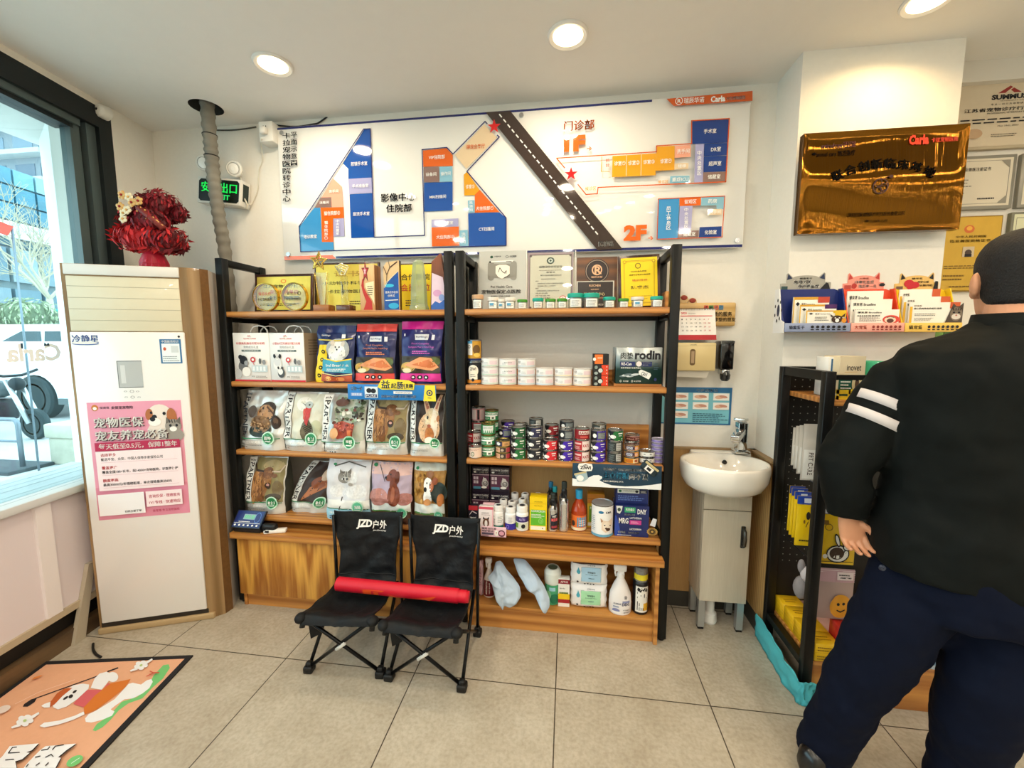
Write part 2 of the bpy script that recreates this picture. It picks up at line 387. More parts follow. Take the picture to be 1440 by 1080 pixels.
# wainscot and baseboards round the basin corner
sbox('trim_6',(.47,YB - .02,.085),(.945,YB,.852),TAN)
sbox('trim_7',(.925,1.93,.085),(.945,YB,.852),TAN)
sbox('trim_8',(.47,YB - .026,.852),(.945,YB,.862),mat('#9a7d56'))
sbox('trim_9',(.915,1.93,.852),(.945,YB,.862),mat('#9a7d56'))
sbox('baseboard_back',(.47,YB - .022,0),(.945,YB,.085),mat('#3c3a34'));sbox('baseboard_column',(.923,1.935,0),(.945,YB,.085),mat('#3c3a34'))
sbox('trim_10',(1.535,YB - .05,2.50),(3.2,YB,ZC),mat('#d8d4ca',.8))
# ================================================================= the street outside
sbox('pavement_outside',(-60,-30,-.1),(-2.42,60,-.02),mat('#b9bdbc',.8,noise=.14,nscale=.8))
mb = MB();m = mat('#f8f8f5',.8,noise=.03,nscale=8)
def loc_at(x,y,o): p = LW.inverted() @ PLp(x,y,LW @ V((0,o,0)),LN);return p.x,p.z
sc_ = loc_at(66,163,.42)[0];zs_ = loc_at(10,137,.42)[1];sc2 = loc_at(50,158,.75)[0]
mb.M = LW;mb.prism([(sc_,.42,-.02),(sc_ + .9,.42,-.02),(sc_ + .9,.75,-.02),(sc2,.75,-.02)],(0,0,3.1),m);mb.box((-3.6,.42,zs_),(sc_,.75,3.08),m);mb.M = None;struct(mb.build('column_outside'))
def outp(x,y,k,kind='Y'): return Yp(x,y,k)
def groundp(x,y): return Zp(x,y,-.02)
# white van, side on
g = groundp(50,588);YV = g.y
vx0,vx1 = Yp(-160,520,YV).x,Yp(150,520,YV).x
zroof = Yp(45,456,YV).z
t = thing('van','white van parked on the street beyond the shop window','van',(vx0,YV,-.02))
mb = MB();L = vx1 - vx0;wc = Yp(52,560,YV);R = .40
out = [(vx0,.25),(vx0,zroof * .55),(vx0 + .5,zroof * .93),(vx0 + 1.2,zroof),(vx1 - .2,zroof),(vx1,zroof * .9),(vx1,.3)]
for k in range(13):
    a = math.pi * k / 12;out.append((wc.x + (R + .06) * math.cos(a),.33 + (R + .06) * math.sin(a)))
VANW = mat('#eceff0',.3,coat=.5)
mb.prism([(x,YV,z) for x,z in out],(0,1.8,0),VANW);mb.build('body',t)
mb = MB();p = Print(mb,lambda x,z,l: V((x,YV - l,z)),.004);DG = mat('#2c4a52',.1)
z0,z1 = Yp(20,480,YV).z,Yp(20,466,YV).z
for i,(xa,xb) in enumerate(((2,58),(62,100),(-80,-6))):
    mb = MB();p = Print(mb,lambda x,z,l: V((x,YV - l,z)),.004);A,B = Yp(xa,473,YV).x,Yp(xb,473,YV).x
    p.poly([(A,z0),(B,z0),(B,z1),(A + (.45 if i == 0 else .03),z1)],DG);mb.build('side_window',t)
mb = MB();mb.box((vx0 + .05,YV - .03,.25),(wc.x - .5,YV + .1,.36),mat('#5e6a6c',.6));mb.box((wc.x + .5,YV - .03,.25),(vx1,YV + .1,.36),mat('#5e6a6c',.6));mb.build('sill_guard',t)
def wheel(parent,name,c,r,w,tyre,rim,axis='Y',spokes=5):
    mb = MB();mb.lathe([(r * .66,-w / 2),(r * .93,-w / 2),(r,-w / 3),(r,w / 3),(r * .93,w / 2),(r * .66,w / 2)],c,tyre,32,axis);o = mb.build(name,parent)
    mb = MB();mb.lathe([(r * .60,-w / 2),(r * .68,-w / 2),(r * .68,w / 2),(r * .60,w / 2)],c,rim,32,axis,caps=False)
    mb.lathe([(.001,-w * .45),(r * .16,-w * .45),(r * .16,w / 3),(.001,w / 3)],c,rim,16,axis)
    c = V(c)
    for k in range(spokes):
        a = 2 * math.pi * k / spokes
        for da in (-.16,.16):
            e = V((math.cos(a + da),0,math.sin(a + da))) if axis == 'Y' else V((0,math.cos(a + da),math.sin(a + da)))
            q = V((math.cos(a),0,math.sin(a))) if axis == 'Y' else V((0,math.cos(a),math.sin(a)))
            ax = V((0,-w * .4,0)) if axis == 'Y' else V((-w * .4,0,0))
            mb.tube([c + ax + q * r * .1,c + ax + e * r * .64],r * .045,rim,6)
    mb.lathe([(.001,0),(r * .6,0)],V(c) + (V((0,w * .2,0)) if axis == 'Y' else V((w * .2,0,0))),mat('#1d2a2e'),24,axis,caps=False)
    mb.build('rim',o);return o
TYRE = mat('#25383c',.75);RIM = mat('#cfd8da',.25,.6)
wheel(t,'wheel',(wc.x,YV + .06,.36),R,.22,TYRE,RIM)
wheel(t,'wheel',(wc.x - 2.9,YV + .06,.36),R,.22,TYRE,RIM)
# motorcycle
g = groundp(50,617);YM = g.y;c = Yp(50,596,YM);r = c.z + .02
t = thing('motorcycle','motorcycle with thin spoked wheels standing before the white van','motorcycle',(c.x,YM,-.02))
MD = mat('#1b2a30',.4,.4)
wheel(t,'wheel',(c.x,YM,r - .02),r,.09,TYRE,RIM,spokes=6);wheel(t,'wheel',(c.x - 1.25,YM,r - .02),r,.10,TYRE,RIM,spokes=6)
mb = MB();mb.tube([(c.x,YM - .07,r),(c.x - .32,YM - .07,r + .62)],.03,RIM,8);mb.tube([(c.x,YM + .07,r),(c.x - .32,YM + .07,r + .62)],.03,RIM,8);mb.build('fork',t)
mb = MB();mb.tube([(c.x - .32,YM - .3,r + .75),(c.x - .3,YM - .1,r + .68),(c.x - .3,YM + .1,r + .68),(c.x - .32,YM + .3,r + .75)],.02,MD,8);mb.ball((c.x - .24,YM,r + .56),(.09,.09,.1),MD);mb.build('handlebar',t)
mb = MB();mb.bbox((c.x - 1.0,YM - .12,r + .02),(c.x - .42,YM + .12,r + .34),MD,.05);mb.ball((c.x - .6,YM,r + .48),(.26,.13,.13),mat('#324a50',.3));mb.bbox((c.x - 1.45,YM - .11,r + .38),(c.x - .78,YM + .11,r + .48),mat('#15191b',.7),.04);mb.build('body',t)
# metal stand
g = groundp(20,660);YT = g.y;a = Yp(24,590,YT)
t = thing('metal_stand','grey bent tube stand on the pavement before the motorcycle','stand',(g.x,YT,-.02));TU = mat('#7d8c96',.4,.6)
mb = MB();zt = a.z;xx = a.x
mb.tube([(xx,YT,-.02),(xx,YT,zt - .05),(xx - .015,YT,zt - .015),(xx - .05,YT,zt),(xx - .85,YT,zt),(xx - .885,YT,zt - .015),(xx - .9,YT,zt - .05),(xx - .9,YT,-.02)],.022,TU,10);mb.tube([(xx,YT,zt * .55),(xx - .9,YT,zt * .55)],.014,TU,8);mb.build('frame',t)
mb = MB();mb.bbox((xx - 1.0,YT - .2,-.02),(xx + .12,YT + .2,.02),mat('#3d4a50',.6),.006);mb.build('base',t)
# stone block
g = groundp(85,654);a,b = Yp(66,610,g.y),Yp(106,601,g.y)
mb = MB();mb.bbox((a.x,g.y,-.02),(b.x + .1,g.y + .3,a.z * .86),mat('#b9b7a4',.9,noise=.25,nscale=9),.02);mb.bbox((a.x - .02,g.y - .02,a.z * .86),(b.x + .12,g.y + .32,b.z + .03),mat('#c3c1ae',.9,noise=.25,nscale=9),.02)
tag(mb.build('stone_block',origin=(a.x,g.y,-.02)),'pale rough stone block on the pavement outside the window','stone block')
# glass fronted building along the street
BO = V((-22,0,0));BN = V((1,.14,0)).normalized();BT = V((-.14,1,0)).normalized()
def bq(x,y): p = PLp(x,y,BO,BN);return ((p - BO).dot(BT),p.z)
BM = Matrix(((BT.x,-BN.x,0,BO.x),(BT.y,-BN.y,0,BO.y),(0,0,1,0),(0,0,0,1)))
sA,zA = bq(-30,240);sB,zB = bq(75,258);zm = bq(60,345)[1];sB2 = bq(88,350)[0]
t = thing('glass_building','blue glass office building across the street','building',BM @ V((sA,0,0)))
GB = mat('#8fb4bd',.2,noise=.3,nscale=.4);FR = mat('#41606b',.4)
mb = MB();mb.M = BM;mb.box((sA - 6,.2,-.1),(sB2,8,zB),mat('#76888c',.6));mb.box((sA - 6,.1,zm - .3),(sB2,.2,zm),FR);mb.build('wall',t)
cols = [bq(x,300)[0] for x in (-30,-4,22,25,52,55,75)]
for sa,sb in ((cols[0],cols[1]),(cols[1],cols[2]),(cols[3],cols[4]),(cols[5],cols[6])):
    for k in range(4):
        za = zm + (zB - zm) * k / 4;mb = MB();mb.M = BM
        mb.box((sa,.0,za + .08),(sb,.22,za + (zB - zm) / 4),mat('#e9efef',.4) if k == 0 else mat(random.choice(('#4f8396','#6c9aaa','#3f7288','#86a8b2')),.12,noise=.35,nscale=1.3));mb.build('window',t)
for k in range(3):
    za = .2 + (zm - .6) * k / 3
    for q in range(6):
        sa = sA - 4 + (sB2 - sA + 4) * q / 6;mb = MB();mb.M = BM;mb.box((sa + .15,.0,za + .3),(sa + (sB2 - sA + 4) / 6,.22,za + (zm - .6) / 3),mat(random.choice(('#77909a','#86999e','#64808c')),.2,noise=.3,nscale=1.));mb.build('window',t)
for (xa,ya,xb,yb,hx_,nm,lb) in ((-10,434,25,448,'#e0713a','shop_sign','orange shop fascia at the foot of the glass building'),(58,436,84,449,'#2fa7a0','shop_sign','teal shop fascia at the foot of the glass building')):
    A,B = bq(xa,yb),bq(xb,ya);mb = MB();mb.M = BM;mb.box((A[0],-.4,A[1]),(B[0],-.03,B[1]),mat(hx_,.5));tag(mb.build(nm,origin=BM @ V((A[0],-.3,A[1]))),lb,'shop sign')
# residential tower
YR = 42.
t = thing('apartment_tower','tall residential tower far beyond the glass building','building',Yp(30,480,YR))
A,B = Yp(-60,20,YR),Yp(50,20,YR);zt = Yp(30,40,YR).z
mb = MB();mb.box((A.x,YR,0),(B.x,YR + 12,zt),mat('#858f96',.8));mb.build('wall',t);mb = MB();B2 = B + V((3.2,0,0));mb.box((B.x,YR + 2,0),(B2.x,YR + 12,zt),mat('#76828a',.8));mb.build('wall',t)
z = Yp(30,262,YR).z;k = 0
while z < zt - 2:
    mb = MB();mb.box((A.x,YR - 1.2,z),(B.x,YR,z + .5),mat('#b4baba',.7));mb.box((B.x + .6,YR + .6,z - 1),(B2.x - .3,YR + 2,z - .5),mat('#d0d5d6',.7));mb.build('balcony',t)
    for xa,xb,yy in ((A.x + 1,A.x + 4.2,YR - .05),(A.x + 5.5,A.x + 8.2,YR - .05),(A.x + 9,B.x - .5,YR - .05),(B.x + 1,B2.x - .6,YR + 1.95)):
        if xb - xa > .6: mb = MB();mb.box((xa,yy,z + .7),(xb,yy + .1,z + 2.4),mat(random.choice(('#52687a','#6c8393','#3c505f')),.2));mb.build('window',t)
    z += 3.1
# bare tree
g = V((PLp(72,440,(-13,0,0),BN).x,PLp(72,440,(-13,0,0),BN).y,-.02))
t = thing('bare_tree','leafless street tree before the glass building','tree',g);BK = mat('#b9b29c',.9)
top = g + V((0,0,2.6));mb = MB();mb.tube([g,g + V((.03,0,1.4)),top],[.11,.09,.07],BK,8);mb.build('trunk',t)
rnd = random.Random(3);mb = MB()
def branch(p,d,L,r,n):
    q = p + d * L;mb.tube([p,(p + q) / 2 + V((rnd.uniform(-.06,.06),rnd.uniform(-.06,.06),0)) * L,q],[r,r * .8,r * .6],BK,5)
    if n:
        for _ in range(3 if n > 1 else 4): branch(q if rnd.random() > .3 else (p + q) / 2,(d + V((rnd.uniform(-.8,.8),rnd.uniform(-.8,.8),rnd.uniform(-.3,.6)))).normalized(),L * rnd.uniform(.6,.85),r * .6,n - 1)
for _ in range(6): branch(top,V((rnd.uniform(-.9,.5),rnd.uniform(-.9,.6),rnd.uniform(.4,1))).normalized(),1.1,.045,4)
mb.build('branches',t)
# bush in front
def leafball(mb,c,r,n,ms,seed,s=.05):
    rr = random.Random(seed);c = V(c)
    for _ in range(n):
        d = V((rr.gauss(0,1),rr.gauss(0,1),rr.gauss(0,1))).normalized();p = c + V((d.x * r[0],d.y * r[1],d.z * r[2])) * rr.uniform(.75,1.03)
        u = d.orthogonal().normalized() * s * rr.uniform(.6,1.2);w = (d.cross(u).normalized() + d * rr.uniform(-.6,.9)).normalized() * s * rr.uniform(.6,1.4)
        mb.add([p - u * .6,p + w * .2 + u * .1,p + w + u * .3,p + w * .3 - u * .6],[(0,1,2,3)],rr.choice(ms))
bp = PLp(40,446,(-12,0,0),BN)
mb = MB();rr_ = .62;mb.ball(bp,(rr_ * .85,rr_ * .85,rr_ * .6),mat('#6d7d63',.9));leafball(mb,bp,(rr_,rr_,rr_ * .75),900,[mat('#98a884',.8),mat('#76896a',.8),mat('#b9c4a6',.8)],5,.09)
mb.box((bp.x - .3,bp.y - .3,-.02),(bp.x + .3,bp.y + .3,bp.z - .3),mat('#8a8f88',.8))
tag(mb.build('round_bush',origin=(bp.x,bp.y,-.02)),'clipped round bush in a tall planter behind the van','bush')
a = PLp(5,315,(-5,0,0),BN)
mb = MB();mb.M = Matrix.Translation(a);mb.prism([(-.06,-.13,.06),(.0,.06,-.01),(-.03,.03,-.1),(-.1,-.15,-.05)],(.02,.0,.0),mat('#e05a4a',.6));mb.tube([(0,.06,.0),(-.02,.05,-a.z)],.01,TU,6)
tag(mb.build('banner',origin=(a.x,a.y,-.02)),'small red banner on a pole out in the street','banner')
# ================================================================= shelving and what stands on its left half
from mathutils import noise as NZ
def textcw(s,t,x0,y0,x1,y1,m,bold=.0):    # reads downwards
    vs,fs,w,h = glyphs(t,bold);l = s.up()
    s.mb.add([s.P(x0 + (x1 - x0) * b,y1 - (y1 - y0) * a,l) for a,b in vs],fs,m)
Print.textcw = textcw
BW = wood('#9a5f28','#cf924c','X',18,.38,.1,4,.05);BW2 = wood('#a0642a','#cd9149','X',11,.38,.1,6,.07);DW = wood('#9c5f1e','#e2aa4e','Z',16,.38,.1,9,.07)
ZB = [1.547,1.197,.842,.492];TH = .026
LX = (-1.735,-.527);RX = (-.512,.476);PW = .04
def shelving(nm,x0,x1,lb):
    t = thing(nm,lb,'shelving unit',((x0 + x1) / 2,YS + .15,0),'black steel shelving with wooden boards')
    for x in (x0,x1 - PW):
        for y in (YS,YS + .26):
            mb = MB();mb.bbox((x,y,0.012),(x + PW,y + .04,1.81),BLKMETAL,.003);mb.lathe([(.012,0),(.016,.002),(.016,.012)],(x + PW / 2,y + .02,0),BLACK,10);mb.build('post',t)
        mb = MB();mb.bbox((x + .004,YS + .04,1.775),(x + PW - .004,YS + .26,1.808),BLKMETAL,.003);mb.build('top_rail',t)
        for z in ZB: mb = MB();mb.bbox((x + .006,YS + .04,z - TH - .024),(x + PW - .006,YS + .26,z - TH),BLKMETAL,.003);mb.build('side_rail',t)
    for z in ZB:
        mb = MB();mb.bbox((x0 + PW,YS + .004,z - TH),(x1 - PW,YS + .296,z),BW,.0025);mb.build('shelf',t,origin=((x0 + x1) / 2,YS,z))
        mb = MB();mb.box((x0 + PW,YS + .24,z - TH - .02),(x1 - PW,YS + .26,z - TH),BLKMETAL);mb.build('cross_bar',t)
    return t
tl = shelving('shelving_unit',*LX,'tall black steel and wood shelving holding trophies, gift boxes and food bags')
tr = shelving('shelving_unit',*RX,'tall black steel and wood shelving holding certificates, tins and medicine boxes')
mb = MB();mb.box((LX[1] - .4,YS + .27,.50),(LX[1] - .05,YS + .28,.80),mat('#6a4a26',.6));mb.build('back_panel',tl)
mb = MB();mb.box((RX[0] + .05,YS + .275,.49),(RX[1] - .05,YS + .29,.82),TAN);mb.build('back_panel',tr)
mb = MB();mb.bbox((.20,YS + .225,.843),(.41,YS + .238,.985),BW2,.002);mb.build('divider',tr)
# base cabinets
def cab_base(t,x0,x1,zt,op):
    y0,y1,yt = 1.845,2.12,1.80
    mb = MB();mb.bbox((x0 - .02,yt,zt - .03),(x1 + .012,1.855,zt),BW2,.002);mb.box((x0,1.855,zt - .03),(x1,y1,zt),BW2);mb.build('worktop',t,origin=((x0 + x1) / 2,yt,zt))
    mb = MB();mb.box((x0,y0 + .0,0),(x0 + .018,y1,zt - .03),BW2);mb.box((x1 - .018,y0 if not op else y0 - .012,0),(x1,y1,zt - .03),BW2);mb.box((x0,y1 - .012,0),(x1,y1,zt - .03),BW2)
    mb.box((x0 + .018,y0,.10),(x1 - .018,y1 - .012,.118),BW2);mb.build('body',t,origin=((x0 + x1) / 2,y0,0))
    mb = MB();mb.box((x0 + .018,y0 + .006,0),(x1 - .018,y0 + .022,.10),BW2);mb.build('plinth',t,origin=((x0 + x1) / 2,y0,-.3))
t = thing('base_cabinet','low wooden cabinet with plain doors under the trophy shelving','cabinet',(-1.1,1.98,0))
cab_base(t,-1.692,-.570,.42,False)
for i,(a,b) in enumerate(((-1.695,-1.155),(-1.150,-.570))):
    mb = MB();mb.bbox((a,1.826,.075),(b,1.844,.385),DW,.0015);d = mb.build('door',t,origin=((a + b) / 2 + .2 * i,1.83,.1))
    if i == 1:
        mb = MB();mb.tube([(-.60,1.828,.22),(-.60,1.80,.23),(-.60,1.80,.29),(-.60,1.828,.30)],.006,CHROME,8);mb.build('handle',d)
t = thing('open_cabinet','low wooden cabinet with an open front under the tin shelving','cabinet',(0,1.98,0))
cab_base(t,-.469,.430,.425,True)
# ---------------------------------------------------------------- builders for goods
def carton(name,lb,cat,grp,x0,x1,z0,z1,y,d,c,art=None,side=None,rotz=0.,r=.002,mats=None):
    t = thing(name,lb,cat,((x0 + x1) / 2,y,z0),grp);w = x1 - x0;h = z1 - z0
    mb = MB();m = c if not isinstance(c,str) else mat(c,.35,coat=.2)
    mb.bbox((x0,y,z0),(x1,y + d,z1),m,r,seg=1)
    if art: art(Print(mb,facefront(x0,x1,z0,z1,y)),w,h)
    if side: side(Print(mb,uvP((x1,y,z0),(0,d,0),(0,0,h),(1,0,0))),d,h)
    o = mb.build('carton',t);t.rotation_euler.z = rotz
    return t
def pouch(name,lb,grp,x0,x1,zb,zt,y,d,base,art,lean=.05,shear=0.,rotz=0.,side='#8d8f8c',seed=0,cat='food bag',cap=None,waist=.05,fill=1.):
    w = x1 - x0;h = zt - zb;t = thing(name,lb,cat,((x0 + x1) / 2,y,zb),grp);rnd = random.Random(seed);off = V((seed * 3.1,seed * 1.7,0))
    mf = base if not isinstance(base,str) else mat(base,.32,.15,coat=.25);ms = mat(side,.4,.2)
    def fr(u,v,l=0.):
        ww = w * (1 - waist * math.sin(math.pi * min(v,1) ** .8) + .035 * NZ.noise(V((v * 4,seed,0))))
        tt = d / 2 * max(.06,(1 - max(v,0) ** 2.6)) ** .7 * fill
        e = max(0,1 - abs(2 * u - 1) ** 3.2) ** .5
        yy = -tt * (.62 + .38 * e) - .014 * NZ.noise(V((u * 3.2,v * 4.5,0)) + off) - .006 * NZ.noise(V((u * 8,v * 10,3)) + off)
        z = v * h;rr = min(1,v / .06);yy *= (.92 + .08 * rr)
        return V(((x0 + x1) / 2 + (u - .5) * ww + shear * v * v,y + d / 2 + yy - l + lean * v * h,zb + z))
    def bk(u,v):
        p = fr(u,v);tt = d / 2 * max(.06,(1 - max(v,0) ** 2.6)) ** .7;return V((p.x,y + d / 2 + tt * .62 + lean * v * h,p.z))
    nu,nv = 18,26;mb = MB();vs = [fr(i / nu,j / nv) for j in range(nv + 1) for i in range(nu + 1)]
    fs = [(j * (nu + 1) + i,j * (nu + 1) + i + 1,(j + 1) * (nu + 1) + i + 1,(j + 1) * (nu + 1) + i) for j in range(nv) for i in range(nu)]
    mb.add(vs,fs,mf,True)
    vb = [bk(i / nu,j / nv) for j in range(nv + 1) for i in range(nu + 1)];mb.add(vb,[f[::-1] for f in fs],ms,True)
    for u,rev in ((0.,0),(1.,1)):
        q = []
        for j in range(nv + 1):
            a,b = fr(u,j / nv),bk(u,j / nv);mid = (a + b) / 2 + V((.35 * d * (1 - j / nv) ** 1.2 * (.16 if rev else -.16) * -1,0,0));q += [a,mid,b]
        f = []
        for j in range(nv):
            for k in (0,1): f.append((j * 3 + k,(j + 1) * 3 + k,(j + 1) * 3 + k + 1,j * 3 + k + 1))
        mb.add(q,[x[::-1] for x in f] if rev else f,ms,True)
    bt = [fr(i / nu,0) for i in range(nu + 1)] + [bk(i / nu,0) for i in range(nu,-1,-1)];mb.poly(bt[::-1],ms)
    mb.poly([fr(i / nu,1) for i in range(nu + 1)] + [bk(i / nu,1) for i in range(nu,-1,-1)],ms)
    p = Print(mb,fr,.0022,sub=.065);p.step = .00035
    art(p,w,h);mb.build('bag',t)
    if cap:
        mb = MB();vs = [fr(i / nu,v,.003) for v in (.87,.93,1.0) for i in range(nu + 1)] 
        vs2 = [bk(i / nu,v) + V((0,.002,0)) for v in (.87,.93,1.0) for i in range(nu + 1)];k = nu + 1
        g = [(j * k + i,j * k + i + 1,(j + 1) * k + i + 1,(j + 1) * k + i) for j in range(2) for i in range(nu)]
        mb.add(vs,g,mat(cap,.35),True);mb.add(vs2,[x[::-1] for x in g],mat(cap,.35),True);mb.build('seal_strip',t)
    t.rotation_euler.z = rotz
    return t
PK = lambda h,**k: mat(h,.45,**k)
# ------------------------------------------------ trophies (top board, left)
ZG = [z + .001 for z in ZB];Z1 = ZG[0]
YREF = 410
def X_(px,Y,y=None): return Yp(px,y or YREF,Y).x
def plaque(name,lb,x0,x1,z1,y,frame,face,art,tilt=.06,fr=.012,cat='plaque',d=.016,grp=None,z0=None):
    z0 = Z1 if z0 is None else z0
    t = thing(name,lb,cat,((x0 + x1) / 2,y,z0),grp);h = z1 - z0;q = Matrix.Translation((0,y,z0 + d * math.sin(tilt) + .0005)) @ Matrix.Rotation(-tilt,4,'X') @ Matrix.Translation((0,-y,-z0))
    mb = MB();mb.M = q;mb.bbox((x0,y,z0),(x1,y + d,z1),frame,.003);mb.build('frame',t)
    mb = MB();mb.M = q;mb.box((x0 + fr,y - .0015,z0 + fr),(x1 - fr,y,z1 - fr),face)
    pr = Print(mb,facefront(x0 + fr,x1 - fr,z0 + fr,z1 - fr,y - .0015));art(pr);mb.build('face',t)
    return t
GOLDP = mat('#e2c455',.3,.55,noise=.12,nscale=25);MAHO = wood('#2a1210','#4a2018','Z',20,.3,.4);YEL = mat('#f0cf1e',.35,.2)
RED = PK('#c9202c');ORG = PK('#e8742a');NAVY = PK('#16265e')
def art_gold(p):
    p.ring(.5,.86,.05,.06,.015,ORG);p.text('江苏宠物诊疗技术',.12,.66,.88,.76,INK,.01);p.text('荣誉会员单位',.25,.48,.78,.60,RED,.01)
    p.text('卡拉动物医院',.22,.30,.80,.42,INK,.02);p.lines(.2,.12,.8,.22,2,INK,.4,3)
plaque('award_plaque','gold award plaque in dark wood frame behind two round glass awards',X_(358,2.0),X_(440,2.0),Yp(400,385,2.0).z,1.99,MAHO,GOLDP,art_gold,.10,.014)
def art_gold2(p):
    p.text('证书',.30,.74,.72,.86,PK('#a8842a'),.01);p.text('小动物外科手术',.1,.56,.9,.64,INK);p.text('卡拉宠物医院',.2,.38,.8,.46,INK);p.lines(.55,.14,.9,.24,2,INK,.4,5)
plaque('award_plaque','wide yellow award plaque behind the gold star trophy',X_(443,2.05),X_(534,2.05),Yp(490,369,2.05).z,2.04,MAHO,GOLDP,art_gold2,.06,.01)
def art_gold3(p):
    p.text('合作医院',.06,.66,.94,.80,INK,.01);p.text('会员单位',.06,.42,.94,.58,PK('#c0392b'),.01);p.lines(.2,.1,.9,.26,3,INK,.35,6)
plaque('award_plaque','bright yellow award plaque behind the glass obelisk',X_(560,2.04),X_(610,2.04),Yp(585,370,2.04).z,2.03,MAHO,YEL,art_gold3,.05,.008)
CRY = glassmat('#f6f4e2',.05,.02,'crystal',.015,.12);GILT = mat('#d9b458',.2,.9)
for i,(cx,lb) in enumerate(((374,'round glass award with gilt rim, nearer the shelf post'),(414,'round glass award with gilt rim, beside the star trophy'))):
    Y = 1.93;c = Yp(cx,412,Y);r = .069;t = thing('glass_award',lb,'award',(c.x,Y,Z1),'round glass awards');c.z = Z1 + r + .006
    mb = MB();mb.lathe([(.001,-.009),(r - .004,-.009),(r,-.005),(r,.005),(r - .004,.009),(.001,.009)],(c.x,Y,c.z),CRY,40,'Y');mb.build('disc',t)
    mb = MB();mb.lathe([(r - .003,-.0105),(r + .0015,-.0095),(r + .0015,.0095),(r - .003,.0105)],(c.x,Y,c.z),GILT,40,'Y',caps=False);mb.build('rim',t)
    mb = MB();mb.bbox((c.x - .028,Y - .018,Z1),(c.x + .028,Y + .018,Z1 + .008),CRY,.002);mb.build('base',t)
    mb = MB();p = Print(mb,facefront(c.x - r,c.x + r,c.z - r,c.z + r,Y - .0095));p.text('最佳合作',.25,.56,.75,.68,RED if i == 0 else INK);p.text('卡拉宠物医院',.2,.36,.8,.47,INK,.01);p.lines(.3,.2,.7,.28,2,INK,.4,i)
    if i: p.ring(.74,.62,.07,.07,.02,INK)
    mb.build('inscription',t)
# star trophy
Y = 1.93;c = Yp(455,431,Y);t = thing('star_trophy','crystal trophy with a gold wire star on a wooden base','trophy',(c.x,Y,Z1))
mb = MB();mb.bbox((X_(444,Y),Y - .03,Z1),(X_(466,Y),Y + .03,Z1 + .032),wood('#7a4a22','#a06a34','X',20),.003);mb.build('base',t)
mb = MB();cx = X_(455,Y);mb.prism([(cx - .018,Y - .01,Z1 + .032),(cx + .014,Y - .01,Z1 + .032),(cx + .03,Y - .01,Z1 + .19),(cx - .036,Y - .01,Z1 + .19)],(0,.02,0),CRY);mb.tube([(cx - .018,Y - .011,Z1 + .034),(cx - .036,Y - .011,Z1 + .19)],.002,GILT,6);mb.tube([(cx + .014,Y - .011,Z1 + .034),(cx + .03,Y - .011,Z1 + .19)],.002,GILT,6);mb.build('column',t)
mb = MB();q = Yp(450,368,Y);pts = [V((q.x + (.045 if k % 2 == 0 else .019) * math.sin(math.pi * k / 5 + .1),Y - .012,q.z + (.045 if k % 2 == 0 else .019) * math.cos(math.pi * k / 5 + .1))) for k in range(10)]
mb.tube(pts,.005,GILT,6,closed=True)
for k in range(0,10,2): mb.tube([V((q.x,Y - .022,q.z)),pts[k]],.0035,GILT,5)
mb.build('star',t)
# pillar trophy with folded top
cx = X_(485,Y);t = thing('crystal_trophy','slim crystal trophy with a woven gilt crown and dark base','trophy',(cx,Y,Z1))
mb = MB();mb.bbox((cx - .035,Y - .03,Z1),(cx + .04,Y + .03,Z1 + .03),mat('#5a3a24',.25,coat=.5),.004);mb.build('base',t)
mb = MB();mb.bbox((cx - .017,Y - .012,Z1 + .03),(cx + .014,Y + .012,Z1 + .175),CRY,.004);mb.box((cx - .006,Y - .0128,Z1 + .08),(cx - .002,Y - .012,Z1 + .13),INK);mb.build('column',t)
mb = MB();zt = Z1 + .195
for k in range(4): mb.tube([(cx - .036 + .01 * k,Y - .016,zt + .022 - .006 * k),(cx,Y - .02,zt + .034 - .012 * k),(cx + .032 - .008 * k,Y - .016,zt + .018 - .008 * k),(cx + .012,Y - .014,zt - .02),(cx - .014,Y - .014,zt - .018)],.0035,mat('#e8dcae',.25,.7),6,closed=True)
mb.build('crown',t)
# wooden block with red star
Y = 1.90;xa,xb = X_(506,Y),X_(527,Y);zt = Yp(516,372,Y).z;t = thing('wood_award','pale wooden block award with red star and red ribbon swirl','award',((xa + xb) / 2,Y,Z1))
mb = MB();mb.bbox((xa,Y,Z1),(xb,Y + .07,zt),wood('#c99a62','#e6bf8a','Z',14),.002);mb.box((xb - .0005,Y + .002,Z1 + .002),(xb + .0012,Y + .068,zt - .002),wood('#7a4a26','#9a6236','Z',14));mb.build('block',t)
mb = MB();p = Print(mb,facefront(xa,xb,Z1,zt,Y));p.poly([(.22,.02),(.82,.02),(.8,.2),(.5,.36),(.3,.5),(.28,.62),(.38,.74),(.2,.68),(.12,.55),(.2,.4),(.42,.2)],mat('#b8291c',.4));p.poly([(.4,.6),(.96,.64),(.96,.12),(.85,.22),(.55,.4),(.38,.52)],mat('#f3dfb4',.6));p.lines(.52,.34,.92,.56,5,INK,.4,4)
p.star(.42,.85,.26,INK);p.star(.42,.85,.22,mat('#b02a2a',.35));p.star(.40,.86,.1,mat('#e7b9c4',.35));mb.build('motif',t)
